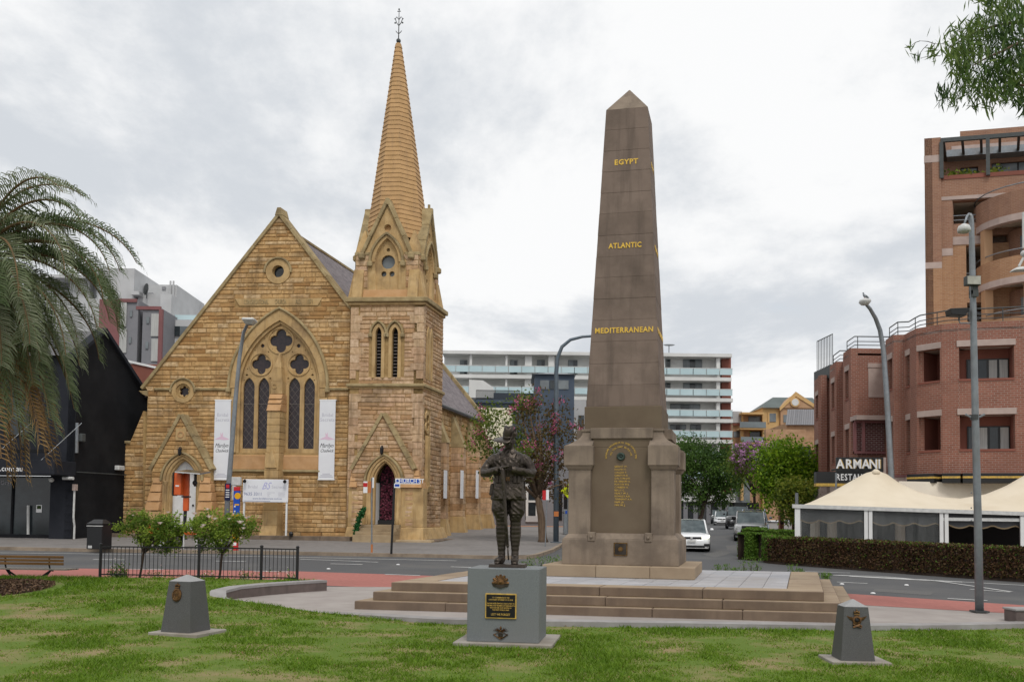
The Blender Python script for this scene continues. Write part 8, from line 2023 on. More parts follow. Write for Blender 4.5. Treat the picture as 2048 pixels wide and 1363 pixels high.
R, f_ = post_sign('parking_sign', 1090.5, 1092, 978, 'thin grey pole with red and white parking plates beside the tree trunk', [(1085, 980, 1092, 999, 'sign_red', 'sign_plate'), (1092.2, 979, 1098, 999, 'white_plastic', 'sign_plate')], lean=4)
post_sign('no_stopping_sign', 1672, 1108, 945, 'grey pole with narrow red no-stopping plate before the marquee', [(1666.5, 996.5, 1674, 1020, 'sign_red', 'sign_plate'), (1668.5, 1011, 1672.5, 1015.5, 'white_plastic', 'sign_symbol')], .045)
post_sign('side_street_sign', 1600, 1085, 985, 'narrow grey pole and sign seen edge-on beside the marquee corner', [(1590, 985, 1596, 1007, 'steel', 'sign_plate')], .035, lean=-6)
def ped_sign():
 b = PG(1139, 1080, .13); f = Frame(b.x, b.y + 2, 0); r = thing('pedestrian_sign', f.T(0, 0, b.z), 'fluorescent yellow diamond pedestrian sign half hidden by the obelisk', 'sign')
 c, zc = f.pick(1136, 981); w = .40; MB(f.T).prism([(c, zc - w), (c + w, zc), (c, zc + w), (c - w, zc)], -.03, 0).build('diamond_plate', M['sign_yellow'], r); MB(f.T).tube([(c, .04, b.z), (c, .04, zc + w)], .03, 8).build('post', M['steel'], r)
 for k, s in ((-.04, 1.), (.1, .7)):
  m = MB(f.T); x = c + k; z = zc - .02; m.tube([(x, -.035, z + .04 * s), (x, -.035, z + .14 * s)], .045 * s, 6); m.ball((x + .01, -.035, z + .2 * s), .04 * s, 6); m.tube([(x, -.035, z + .05 * s), (x - .07 * s, -.035, z - .16 * s)], .022 * s, 5); m.tube([(x, -.035, z + .05 * s), (x + .05 * s, -.035, z - .16 * s)], .022 * s, 5); m.tube([(x, -.035, z + .13 * s), (x - .08 * s, -.035, z + .0 * s)], .016 * s, 5); m.build('walking_figure', M['ink'], r)
 b = PG(1134, 1068, .13); f = Frame(b.x, b.y, 0); q = thing('ticket_machine', b, 'steel parking ticket machine beside the obelisk base', 'ticket machine'); zt = f.pick(1134, 1018)[1]
 MB(f.T).box(-.22, .3, -.2, .2, b.z, zt).build('cabinet', M['steel'], q, bevel=.02); MB(f.T).box(-.12, .02, -.21, -.2, zt - .25, zt - .08).build('parking_symbol', M['sign_blue'], q)
ped_sign()
# ------------------------------------------------------------------ cars
mat('car_white', (.78, .79, .80), None, .25, spec=.5, coat=.8); mat('car_silver', (.33, .335, .34), None, .28, metal=.5, coat=.8); mat('car_blue', (.36, .42, .52), None, .28, metal=.4, coat=.8)
mat('car_black', (.012, .013, .016), None, .2, spec=.5, coat=.8); mat('car_glass', (.045, .06, .065), (.10, .125, .13), .06, 2.2, 3, spec=.6); mat('headlight', (.62, .64, .62), (.30, .32, .32), .1, 30, 2, spec=.6)
mat('headlight_on', (.8, .82, .75), None, .1, emit=((1, 1, .75), 1.4))
def car(px, py, yaw, paint, label, L_=4.1, Wd=1.79, Ht=1.46, suv=False, lights='headlight', grp='cars in the side street'):
 b = PG(px, py); f = Frame(b.x, b.y, yaw); z0 = zg(b.x, b.y + 1.5) ; dz = zg(*f.T(0, L_, 0).xy) - zg(b.x, b.y)
 T = lambda u, v, z: f.T(u, v, zg(b.x, b.y) + z + dz * v / L_)
 r = thing('parked_car' if 'parked' in label else 'car', T(0, L_ / 2, 0), label, 'car', grp)
 w = Wd / 2; hb = Ht * (.64 if not suv else .62); hood = Ht * (.60 if not suv else .63); cl = .17 if not suv else .24
 st = [(0, w * .62, cl + .42, cl + .10), (.05, w * .86, hood * .70, cl + .02), (.22, w * .95, hood * .84, cl), (.55, w * .99, hood * .93, cl), (1.15, w, hood * 1.0, cl), (1.6, w, hb, cl), (L_ - 1.0, w, hb * 1.02, cl), (L_ - .3, w * .97, hb * 1.02, cl), (L_ - .06, w * .9, hb * .96, cl + .05), (L_, w * .8, hb * .8, cl + .15)]
 V = []; Fc = []; n = 11
 for v, hw, zt, zb in st:
  h = zt - zb; half = [(0, zt), (hw * .5, zt - .004), (hw * .84, zt - .03 - .02), (hw * .97, zt - .12), (hw, zb + h * .55), (hw * .99, zb + h * .28), (hw * .93, zb), (0, zb)]
  ring_ = half + [(-x, z) for x, z in half[-2:0:-1]]
  for x, z in ring_: V.append((x, v, z))
 n = 14
 for i in range(len(st) - 1):
  for k in range(n): Fc.append((i * n + k, i * n + (k + 1) % n, (i + 1) * n + (k + 1) % n, (i + 1) * n + k))
 Fc += [list(range(n)), list(range((len(st) - 1) * n, len(st) * n))[::-1]]
 o = MB(T).add(V, Fc).build('body', M[paint], r, smooth=True); o.data.set_sharp_from_angle(angle=radians(50))
 vw0, vw1 = (1.05, 1.75) if not suv else (1.25, 1.8); vr = L_ - (.95 if not suv else .55); vr2 = L_ - (.30 if not suv else .22); wt = w * (.74 if not suv else .80); wb = w * .93; zt = Ht; zc = hb - .06
 cab = [(vw0, wb * .92, hood - .05), (vw1, wt, zt - .05), (vr, wt * .98, zt - .06), (vr2, wb * .9, zc + .04)]
 lo = [(vw0 + .05, wb, zc), (vw1 + .1, wb, zc), (vr, wb, zc), (vr2, wb * .95, zc)]
 q = MB(T)
 ws = MB(T).add([(-cab[0][1], cab[0][0], cab[0][2]), (cab[0][1], cab[0][0], cab[0][2]), (cab[1][1] - .03, cab[1][0], cab[1][2]), (-cab[1][1] + .03, cab[1][0], cab[1][2]), (0, cab[0][0] - .10, cab[0][2]), (0, cab[1][0] - .05, cab[1][2] + .02)], [(0, 4, 5, 3), (4, 1, 2, 5)]).build('windscreen', M['car_glass'], r, smooth=True)
 MB(T).add([(-cab[3][1], cab[3][0], cab[3][2]), (cab[3][1], cab[3][0], cab[3][2]), (cab[2][1], cab[2][0], cab[2][2]), (-cab[2][1], cab[2][0], cab[2][2])], [(0, 1, 2, 3)]).build('rear_window', M['car_glass'], r)
 for s in (-1, 1):
  MB(T).add([(s * lo[0][1], lo[0][0], lo[0][2]), (s * lo[3][1], lo[3][0], lo[3][2]), (s * cab[2][1], cab[2][0], cab[2][2]), (s * cab[1][1], cab[1][0], cab[1][2])], [(0, 1, 2, 3)]).build('side_window', M['car_glass'], r)
  MB(T).tube([(s * cab[0][1], cab[0][0] - .02, cab[0][2]), (s * cab[1][1], cab[1][0], cab[1][2]), (s * cab[2][1], cab[2][0], cab[2][2]), (s * cab[3][1], cab[3][0], cab[3][2])], .045, 6).build('roof_pillar', M[paint], r, smooth=True)
  MB(T).tube([(s * (wt + .07), (vw1 + vr) / 2 - .1, zc), (s * wt, (vw1 + vr) / 2, zt - .05)], .035, 5).build('door_pillar', M['black_metal'], r)
  m = MB(T); m.ball((s * (w + .11), vw0 + .45, hb + .05), .10, 8, sz=.75); m.build('wing_mirror', M[paint if paint != 'car_silver' else 'car_silver'], r, smooth=True)
  for v in (.78, L_ - .80):
   wheel(r, T, (s * (w - .12), v, .325 if not suv else .37), .325 if not suv else .37, .22, 'steel')
   MB(T).lathe([(.385 if not suv else .43, -.02), (.385 if not suv else .43, .02)], (0, 0, 0), 18) if False else None
  zh = hood * .70; m = MB(T); m.add([(s * w * .50, .035, zh), (s * w * .90, .10, zh + .03), (s * w * .965, .34, zh + .10), (s * w * .94, .26, zh + .18), (s * w * .80, .09, zh + .14), (s * w * .52, .045, zh + .10)], [(0, 1, 2, 3, 4, 5)]); m.build('headlight', M[lights if s > 0 else lights], r, fix=False)
  MB(T).box(s * w * .78 - .13, s * w * .78 + .13, -.012, .05, cl + .10, cl + .22).build('fog_lamp_recess', M['black_metal'], r)
 MB(T).add([(-wt - .02, vw1 - .03, zt - .05), (wt + .02, vw1 - .03, zt - .05), (wt, (vw1 + vr) / 2, zt - .03), (wt * .98, vr, zt - .05), (-wt * .98, vr, zt - .05), (-wt, (vw1 + vr) / 2, zt - .03), (0, vw1 - .06, zt - .015), (0, (vw1 + vr) / 2, zt), (0, vr, zt - .02)], [(0, 6, 7, 5), (6, 1, 2, 7), (5, 7, 8, 4), (7, 2, 3, 8)]).build('roof', M[paint], r, smooth=True)
 zh = hood * .70
 MB(T).box(-w * .52, w * .52, -.02, .06, zh + .0, zh + .09 + (.08 if suv else 0)).build('grille', M['black_metal'], r, bevel=.01); MB(lambda a, b_, c: T(a, -.022 - c, zh + .05 + b_)).lathe([(.06, 0), (.05, .01)], n=12).build('badge', M['lamp_white'], r)
 MB(T).box(-w * .68, w * .68, -.015, .05, cl + .03, cl + .14).build('lower_intake', M['black_metal'], r, bevel=.01); MB(T).box(-w * .85, w * .85, -.035, .04, cl + .01, cl + .03).build('bumper_strip', M['lamp_white' if paint == 'car_white' else 'steel'], r)
 MB(T).box(-.19, .19, -.045, -.02, zh - .16, zh - .05).build('number_plate', M['lamp_white'], r); MB(T).box(-w * .9, w * .9, .3, L_ - .3, cl - .06, cl + .1).build('underbody', M['black_metal'], r)
 return r
car(1383, 1103, 9, 'car_white', 'white hatchback driving out of the side street beside the obelisk', 3.95, 1.79, 1.46, lights='headlight_on')
car(1501, 1083, 14, 'car_silver', 'silver-grey parked wagon behind the end of the clipped hedge', 4.5, 1.83, 1.62, True)
car(1509, 1071, 13, 'car_blue', 'pale blue parked car close behind the silver-grey wagon', 4.4, 1.80, 1.62)
car(1476, 1057.5, 12, 'car_black', 'large black four-wheel drive parked up the side street', 4.7, 1.92, 1.86, True)
car(1445, 1050, 12, 'car_white', 'white car parked beyond the black four-wheel drive', 4.2, 1.8, 1.5)
car(1437, 1046.5, 12, 'car_black', 'dark car farthest up the side street, left of the white one', 4.5, 1.85, 1.72, True)
# ------------------------------------------------------------------ planting
def leaf_mesh(name, pos, size, mat_, parent, seed=0, aspect=.5, droop=0.0, rnd=None, kind=None, norm=None, jitter=1.0):
 """many small leaf quads from numpy arrays"""
 g = np.random.default_rng(seed); n = len(pos); off = np.array(wloc(parent) if parent is not None else (0, 0, 0))
 d = g.normal(size=(n, 3)); d[:, 2] -= droop
 d /= np.linalg.norm(d, axis=1)[:, None]
 if norm is None: q = g.normal(size=(n, 3))
 else: q = norm + g.normal(size=(n, 3)) * jitter
 s = np.cross(d, q); s /= (np.linalg.norm(s, axis=1)[:, None] + 1e-9)
 L_ = size * g.uniform(.7, 1.3, n)[:, None]; W_ = L_ * aspect
 P0 = pos - d * L_ / 2; P2 = pos + d * L_ / 2; P1 = pos + s * W_ / 2; P3 = pos - s * W_ / 2
 V = np.stack([P0, P1, P2, P3], 1).reshape(-1, 3) - off
 me = bpy.data.meshes.new(name); me.vertices.add(4 * n); me.vertices.foreach_set('co', V.ravel().astype(np.float32))
 me.loops.add(4 * n); me.loops.foreach_set('vertex_index', np.arange(4 * n, dtype=np.int32)); me.polygons.add(n); me.polygons.foreach_set('loop_start', np.arange(0, 4 * n, 4, dtype=np.int32)); me.update(calc_edges=True)
 r = g.random(n) if rnd is None else np.clip(rnd + g.normal(0, .18, n), 0, 1)
 a = me.attributes.new('rnd', 'FLOAT', 'FACE'); a.data.foreach_set('value', r.astype(np.float32))
 return link_mesh(name, me, parent, M[mat_], kind=kind)
def clumps(g, ell, n_cl, n, spread, shell=.55):
 """leaf positions gathered in clumps inside ellipsoids (cx,cy,cz,rx,ry,rz)"""
 C = []
 wts = np.array([e[3] * e[4] * e[5] for e in ell]); wts = wts / wts.sum()
 for k in range(n_cl):
  e = ell[g.choice(len(ell), p=wts)]; v = g.normal(size=3); v /= np.linalg.norm(v); rr = shell + (1 - shell) * g.random() ** .7
  C.append(np.array(e[:3]) + v * rr * np.array(e[3:]))
 C = np.array(C); sh = g.random(n_cl); i = g.integers(0, n_cl, n)
 return C[i] + g.normal(size=(n, 3)) * spread, C, sh[i]
def tree(name, base, ell, n_cl, n, leaf, mat_, label, trunk=.14, fork=.4, bark='bark', spread=.28, seed=1, blossom=None, cat='tree', aspect=.5, group=None, lean=0, droop=.2, nb=14, second=None):
 g = np.random.default_rng(seed); r = thing(name, base, label, cat, group); base = Vector(base)
 pos, C, sh = clumps(g, ell, n_cl, n, spread)
 if second:
  k = second[1](pos); leaf_mesh('crown', pos[k], leaf, second[0], r, seed + 3, aspect, droop, sh[k]); pos, sh = pos[~k], sh[~k]
 leaf_mesh('crown', pos, leaf, mat_, r, seed, aspect, droop, sh)
 c0 = Vector(np.mean([e[:3] for e in ell], axis=0)); top = base.lerp(Vector((c0.x, c0.y, c0.z)), fork); top.x += lean
 m = MB(); m.tube([base + Vector((0, 0, -.1)), base.lerp(top, .06) + Vector((0, 0, .05)), base.lerp(top, .5) + Vector((trunk * .3, 0, 0)), top], [trunk * 1.7, trunk * 1.15, trunk, trunk * .85], 9); m.build('trunk', M[bark], r, smooth=True)
 for k in g.choice(len(C), min(nb, len(C)), replace=False):
  e = Vector(C[k]); mid = top.lerp(e, .45) + Vector((g.normal() * .15, g.normal() * .15, abs(g.normal()) * .12))
  MB().tube([top - Vector((0, 0, .15)), mid, e], [trunk * .55, trunk * .3, trunk * .10], 5).build('branch', M[bark], r, smooth=True)
 if blossom:
  bm_, nb_, sz, box = blossom; idx = [i for i in range(len(C)) if box(C[i])]
  if idx:
   q = np.concatenate([C[i] + g.normal(size=(nb_, 3)) * spread * .35 + (0, -spread * .9, spread * .9) for i in idx]); leaf_mesh('blossom', q, sz, bm_, r, seed + 5, .9)
 return r
def E(px, py, Y, rx, rz, ry=None):
 p = P(px, py, Y); k = Y / 1900; return (p.x, p.y, p.z, rx * k, (ry or rx) * k, rz * k)
b = PG(1086, 1083, .13)
tree('crape_myrtle', b, [E(1000, 868, b.y - .8, 62, 60), E(1070, 850, b.y, 70, 75), E(1135, 880, b.y, 45, 65), E(1040, 925, b.y - .5, 75, 48), E(1105, 945, b.y, 50, 45), E(965, 830, b.y - .8, 30, 26), E(1110, 800, b.y, 28, 28)], 105, 7800, .16, 'leaf_myrtle', 'pink-flowered tree beside the church, behind the statue', .19, .44, seed=3, spread=.30,
  blossom=('blossom_pink', 26, .085, lambda c: np.random.default_rng(int(abs(c[0] * 1000))).random() < .5), nb=30, aspect=.55, second=('leaf_russet', lambda p: p[:, 0] + .5 * np.sin(p[:, 2] * 2.1) > b.x - 1.0))
b = PG(1397, 1047, .0)
tree('street_tree', b, [E(1400, 905, b.y, 55, 38), E(1395, 945, b.y, 62, 40), E(1440, 935, b.y, 52, 45), E(1400, 985, b.y, 52, 30), E(1445, 975, b.y, 42, 28), E(1470, 920, b.y, 28, 30)], 150, 17000, .32, 'leaf_dark', 'dark green rounded tree up the side street, just right of the obelisk', .24, .42, 'bark_dark', seed=5, spread=.5, aspect=.45)
b = PG(1510, 1055, .1)
tree('crape_myrtle', b, [E(1500, 925, 72, 42, 34), E(1480, 915, 72, 22, 24), E(1540, 905, 72, 28, 20)], 60, 3200, .22, 'leaf_myrtle', 'lilac-flowered tree at left of the bright green street tree', .12, .5, 'bark_dark', seed=8, spread=.35, blossom=('blossom_lilac', 30, .16, lambda c: True))
b = PG(1562, 1062, .13)
tree('street_tree', b, [E(1570, 925, 58, 52, 40), E(1600, 935, 58, 42, 34), E(1545, 945, 58, 38, 32), E(1575, 970, 58, 48, 28), E(1540, 985, 58, 22, 24)], 110, 9500, .22, 'leaf_bright', 'bright green bushy tree on the right-hand footpath', .11, .45, 'bark_dark', seed=9, spread=.38)
b = PG(1585, 1075, .13)
tree('street_tree', b, [E(1595, 985, 52, 34, 26), E(1570, 995, 52, 26, 26), E(1605, 1010, 52, 24, 20), E(1585, 1025, 52, 20, 16)], 60, 4600, .17, 'leaf_olive', 'small olive-green tree in front of the bright green tree', .06, .4, 'bark_dark', seed=10, spread=.26)
tree('roof_tree', Vector((P(372, 640, 98).x, 98, 10)), [E(372, 632, 98, 14, 9)], 14, 700, .35, 'leaf_dark', 'green treetop behind the glass balustrade left of the church', .15, .5, 'bark_dark', seed=12, spread=.4, nb=3)
# ------------------------------------------------------------------ gum branch hanging in at top right
def gum():
 Y = 14.5; g = np.random.default_rng(4); base = Vector((P(2330, 1200, Y).x, Y, 0)); base.z = -.02
 r = thing('gum_tree', base, 'gum tree whose leafy branch hangs into the top right corner', 'tree')
 fork = Vector((base.x + .1, Y + .2, 5.6)); MB().tube([base - Vector((0, 0, .1)), base + Vector((0, 0, .4)), base.lerp(fork, .5) + Vector((.1, 0, 0)), fork], [.34, .27, .22, .19], 10).build('trunk', M['bark'], r, smooth=True)
 def p(x, y, d=0.): return P(x, y, Y + d)
 limbs = [[fork, p(2190, 140), p(2080, 40, .1), p(2010, 48, .2), p(1960, 60, .2), p(1925, 80, .3), p(1900, 95, .3)], [fork, p(2200, 190), p(2100, 110), p(2048, 80, -.2), p(2010, 100, -.3), p(1975, 115, -.3), p(1945, 132, -.3)],
    [fork, p(2160, 60, .4), p(2090, -40, .5), p(2030, -30, .5), p(1990, -10, .4), p(1970, 10, .4)], [fork, p(2180, 200, .3), p(2120, 150, .3), p(2060, 140, .4), p(2020, 150, .4), p(1990, 165, .4)], [fork, p(2200, 260, -.2), p(2140, 190, -.3), p(2080, 175, -.3), p(2040, 170, -.3)]]
 for l in limbs: MB().tube(l, [.10, .06, .035, .025, .018, .012, .008][:len(l)], 6).build('limb', M['bark'], r, smooth=True)
 tw = [(1905, 92, 1870, 88), (1870, 88, 1840, 82), (1840, 82, 1822, 92), (1855, 90, 1838, 110), (1900, 95, 1880, 112), (1880, 112, 1842, 116), (1945, 170, 1905, 178), (1925, 80, 1905, 60)]
 m = [MB().tube([p(a, b, .2), p((a + c) / 2, (b + d) / 2 - 2, .2), p(c, d, .2)], [.006, .005, .003], 5).build('twig', M['bark_dark'], r) for a, b, c, d in tw]
 cl = [(1905, 100, 16, 20, 150), (1930, 75, 24, 18, 220), (1925, 120, 20, 26, 260), (1955, 60, 20, 20, 200), (1960, 105, 24, 26, 260), (1925, 155, 18, 26, 220), (1945, 180, 14, 24, 170), (1985, 150, 26, 30, 320), (1975, 190, 16, 22, 160), (2010, 120, 26, 30, 320), (2000, 70, 26, 28, 300), (2030, 160, 24, 32, 340), (2040, 200, 16, 18, 130), (2000, 25, 26, 26, 260), (2035, 40, 26, 34, 380), (2045, 100, 20, 30, 260),
    (1885, 188, 9, 16, 70), (1905, 200, 8, 14, 55), (1818, 97, 5, 8, 16), (1833, 116, 6, 9, 20), (1866, 103, 5, 9, 24), (1858, 100, 3, 5, 8), (2085, 80, 40, 60, 500), (2090, 170, 30, 40, 250), (2010, -10, 40, 20, 260), (1980, 0, 12, 14, 80), (2020, 185, 18, 16, 150)]
 Pp = []; sh = []
 for x, y, sx, sy, n in cl:
  s0 = g.random()
  for k in range(n):
   q = p(x + g.normal() * sx * .75, y + g.normal() * sy * .75, g.normal() * .35); (g.random() < .62) and (Pp.append(tuple(q)), sh.append(s0))
 leaf_mesh('crown', np.array(Pp), .20, 'leaf_gum', r, 6, .13, 1.9, np.array(sh))
gum()
# ------------------------------------------------------------------ jelly palm at the left edge
def palm():
 Y = 18.4; base = Vector((P(-55, 1190, Y).x, Y, .1)); g = random.Random(17)
 r = thing('jelly_palm', base, 'grey-green palm with arching fronds and dead brown skirt at the left edge', 'palm tree')
 c = P(-52, 515, Y); MB().tube([base - Vector((0, 0, .1)), base + Vector((0, 0, .5)), base.lerp(c, .5), c - Vector((0, 0, .2))], [.34, .28, .25, .30], 12).build('trunk', M['bark_dark'], r, smooth=True)
 def frond(az, el, L_, curve, mt, name='frond', leafl=.62, hang=.5, n=54, twist=0):
  m = MB(); pts_ = []; d = Vector((cos(az) * cos(el), sin(az) * cos(el), sin(el))); p = c + Vector((cos(az), sin(az), 0)) * .12; st = 22; e_ = el
  side = Vector((-sin(az), cos(az), 0))
  for i in range(st + 1):
   pts_.append(p.copy()); t = i / st; e_ = el - curve * (t ** 1.35); d = Vector((cos(az) * cos(e_), sin(az) * cos(e_), sin(e_))); p = p + d * (L_ / st)
  m.tube(pts_, [.035 * (1 - .85 * i / st) + .003 for i in range(st + 1)], 5, mi=1)
  sh = g.random()
  for k in range(n):
   t = .16 + .84 * (k / (n - 1)); i = min(st - 1, int(t * st)); q = pts_[i].lerp(pts_[i + 1], t * st - i); dd = (pts_[i + 1] - pts_[i]).normalized(); upn = dd.cross(side).normalized()
   if upn.z < 0: upn = -upn
   ll = leafl * (.55 + .45 * sin(pi * min(1, t * 1.05) ** .8)) * g.uniform(.85, 1.12)
   for s in (-1, 1):
    o = (side * s * .75 + dd * .55 + upn * (.45 + g.uniform(-.15, .15))).normalized()
    a0 = q; a1 = q + o * ll * .45; a2 = a1 + (o * .55 + Vector((0, 0, -hang * g.uniform(.6, 1.2)))).normalized() * ll * .35; a3 = a2 + (o * .25 + Vector((0, 0, -hang * 1.8))).normalized() * ll * .28
    w = dd * .0135
    m.add([a0 - w * .6, a0 + w * .6, a1 + w, a1 - w, a2 + w * .8, a2 - w * .8, a3], [(0, 1, 2, 3), (3, 2, 4, 5), (5, 4, 6)], 0, min(1, max(0, sh * .7 + g.random() * .45)))
  m.build(name, [M[mt], M['palm_stem']], r, fix=False)
 n = 30
 for k in range(n):
  az = k * 2.399963 + g.uniform(-.15, .15); t = k / n; el = radians(78 - 95 * t + g.uniform(-6, 6)); L_ = 2.7 + .75 * sin(pi * min(1, t * 1.1)) + g.uniform(-.2, .2)
  frond(az, el, L_, radians(95 + 35 * (1 - t)) * g.uniform(.9, 1.1), 'palm_leaf')
 for az, el, L_, cu in ((-.25, 62, 3.1, 120), (.15, 48, 3.5, 128), (-.5, 35, 3.5, 118), (.35, 20, 3.5, 108), (-.1, 5, 3.4, 88), (.5, -8, 3.3, 78), (-.6, -15, 3.2, 70), (.1, -22, 3.2, 62), (-.35, -30, 3.0, 55), (.7, 40, 3.3, 120), (-.9, 10, 3.3, 95), (-1.2, -12, 3.2, 75), (-.75, -35, 3.1, 50), (-.15, 25, 3.6, 112), (-.4, -42, 3.3, 40), (.25, -38, 3.3, 45), (-.05, -48, 3.2, 34), (-.9, -45, 3.2, 38), (-.55, -55, 3.8, 28), (-.2, -50, 3.9, 30), (.15, -58, 4.0, 20), (-.75, -60, 4.0, 18), (-.35, -62, 4.1, 18), (.3, -44, 3.7, 36), (-.1, -34, 3.6, 48), (.05, 14, 3.4, 98), (-.3, -14, 3.4, 72), (.45, -50, 3.2, 30)):
  frond(az, radians(el), L_ * .93, radians(cu), 'palm_leaf', n=62)
 for k in range(20):
  frond(g.uniform(-1.7, .9), radians(-56 - g.uniform(0, 24)), g.uniform(3.4, 4.5), radians(g.uniform(4, 20)), 'palm_dead', 'dead_frond', .55, .9, 40)
palm()
def mulch():
 c = P(-10, 1192, 18.4); g = np.random.default_rng(2); n = 2600; a = g.uniform(0, 2 * pi, n); q = np.sqrt(g.random(n)); x = c.x + q * np.cos(a) * .98 - .1; y = 18.5 + q * np.sin(a) * 1.5
 z = np.array([zlawn(u, v) for u, v in zip(x, y)]) + .02 + .10 * (1 - q ** 2) + g.uniform(0, .03, n)
 o = leaf_mesh('mulch', np.stack([x, y, z], 1), .075, 'mulch', None, 3, .45, 0, None, 'stuff', np.array([[0, 0, 1.]]).repeat(n, 0), .6); tag(o, 'brown bark mulch heaped round the palm at the left edge', 'mulch')
 m = MB(); m.lathe([(1.02, -.06), (.9, .02), (.5, .075), (.05, .09)], (c.x - .1, 18.5, zlawn(c.x, 18.5)), 20, sy=1.5); o2 = m.build('mulch_bed', M['mulch'], None, smooth=True, kind='structure')
mulch()
# ------------------------------------------------------------------ standard roses behind the fence
def rose(px, cx_px, ell, label, seed, blooms):
 Y = 22.2; b = P(px, 1152, Y); b.z = .08; g = np.random.default_rng(seed); r = thing('standard_rose', b, label, 'rose bush', 'rose bushes behind the fence')
 es = [E(x, y, Y, rx, rz, ry) for x, y, rx, rz, ry in ell]; pos, C, sh = clumps(g, es, 70, 5200, .075, .45); leaf_mesh('foliage', pos, .062, 'leaf_rose', r, seed, .6, .1, sh)
 c = P(cx_px, 1085, Y); fork = P(cx_px, 1106, Y)
 MB().tube([b, b.lerp(fork, .5) + Vector((.01, 0, 0)), fork], [.032, .026, .03], 7).build('stem', M['bark_dark'], r, smooth=True)
 for k in g.choice(len(C), 16, replace=False): e = Vector(C[k]); MB().tube([fork, fork.lerp(e, .5) + Vector((0, 0, .03)), e], [.018, .011, .005], 5).build('branch', M['bark_dark'], r)
 for x, y, s in blooms:
  q = P(x, y, Y - .55); k = s * 1.35 * Y / 1900; m = MB(); gg = random.Random(int(x * 7 + y))
  for j in range(9):
   a = j * 2.4; rr = k * (.25 + .08 * j); t = k * .9
   m.add([q + Vector((rr * .3 * cos(a), rr * .3 * sin(a), -t * .3)), q + Vector((rr * cos(a - .5), rr * sin(a - .5) * .8, t * .35)), q + Vector((rr * 1.05 * cos(a), rr * 1.05 * sin(a) * .8, t * .5)), q + Vector((rr * cos(a + .5), rr * sin(a + .5) * .8, t * .35))], [(0, 1, 2, 3)], 0, gg.random())
  m.build('rose_bloom', M['petal'], r, fix=False)
rose(277, 287, [(305, 1060, 68, 22, 40), (272, 1045, 38, 20, 30), (340, 1052, 42, 22, 30), (320, 1084, 48, 14, 30)], 'standard rose bush with few blooms, behind the left part of the fence', 31, [(320, 1046, 5), (336, 1024, 3.5), (351, 1033, 3), (266, 1030, 2.5)])
rose(437, 444, [(440, 1058, 72, 22, 42), (405, 1046, 40, 20, 30), (482, 1052, 38, 24, 30), (440, 1086, 56, 14, 30), (445, 1034, 38, 12, 28)], 'standard rose bush with many pale pink blooms, behind the right part of the fence', 33, [(389, 1027, 5.5), (418, 1033, 5.5), (430, 1037, 4.5), (407, 1050, 4.5), (415, 1018, 4), (480, 1044, 6.5), (493, 1035, 4.5), (487, 1056, 4), (404, 1053, 3.5), (467, 1027, 3), (458, 1037, 3.5), (498, 1033, 3), (482, 1075, 3)])
def ground_flowers():
 g = np.random.default_rng(8); Pp = []; Fl = []
 for px0, px1, n in ((222, 252, 900), (300, 330, 120), (400, 425, 260), (480, 500, 160), (575, 592, 160), (256, 575, 350)):
  for k in range(n):
   p = P(g.uniform(px0, px1), 1150, 21.95); x, y = p.x, 21.95 + g.normal() * .12; h = abs(g.normal()) * (.16 if n > 800 else .10); Pp.append((x, y, .12 + h + .06))
   if g.random() < .13: Fl.append((x, y - .05, .16 + h + .08))
 o = leaf_mesh('garden_bed_plants', np.array(Pp), .06, 'leaf_plant', None, 4, .35, -.6, None, 'stuff'); tag(o, 'low green bedding plants with white flowers along the fence foot', 'plants')
 o = leaf_mesh('garden_bed_flowers', np.array(Fl), .035, 'petal', None, 5, .9, 0, None, 'stuff'); tag(o, 'tiny white flowers among the bedding plants at the fence', 'flowers')
ground_flowers()
def tufts():
 g = np.random.default_rng(6)
 spots = [(1062, 1131, 16), (1083, 1129, 16), (1098, 1128, 16), (1112, 1127, 18), (1128, 1126, 14), (1047, 1133, 12), (1436, 1139, 12), (1452, 1139, 12), (1488, 1138, 22), (1502, 1138, 24), (1515, 1139, 22), (1585, 1142, 15), (1600, 1143, 9), (1470, 1140, 9), (1648, 1152, 10), (1655, 1153, 9)]
 for i, (px, py, h) in enumerate(spots):
  p = PG(px, py + 4); n = 70; k = p.y / 1900; x = p.x + g.normal(size=n) * 4.5 * k; y = p.y + g.normal(size=n) * 4.5 * k; z = p.z + g.random(n) * h * k * 1.25
  side = 'left of' if px < 1150 else 'right of'; j = i + 1 if px < 1150 else i - 5
  word = ['first', 'second', 'third', 'fourth', 'fifth', 'sixth', 'seventh', 'eighth', 'ninth', 'tenth'][(sorted(s[0] for s in spots if (s[0] < 1150) == (px < 1150))).index(px)]
  r = thing('lavender_plant', (p.x, p.y, p.z), 'low green plant behind the platform, %s from the left %s the obelisk' % (word, side), 'plant', 'plants behind the memorial platform')
  leaf_mesh('foliage', np.stack([x, y, z], 1), .11, 'leaf_plant', r, i, .18, -1.4)
  MB().tube([(p.x, p.y, p.z - .02), (p.x, p.y, p.z + h * k * .5)], .015, 4).build('stem', M['bark_dark'], r)
tufts()
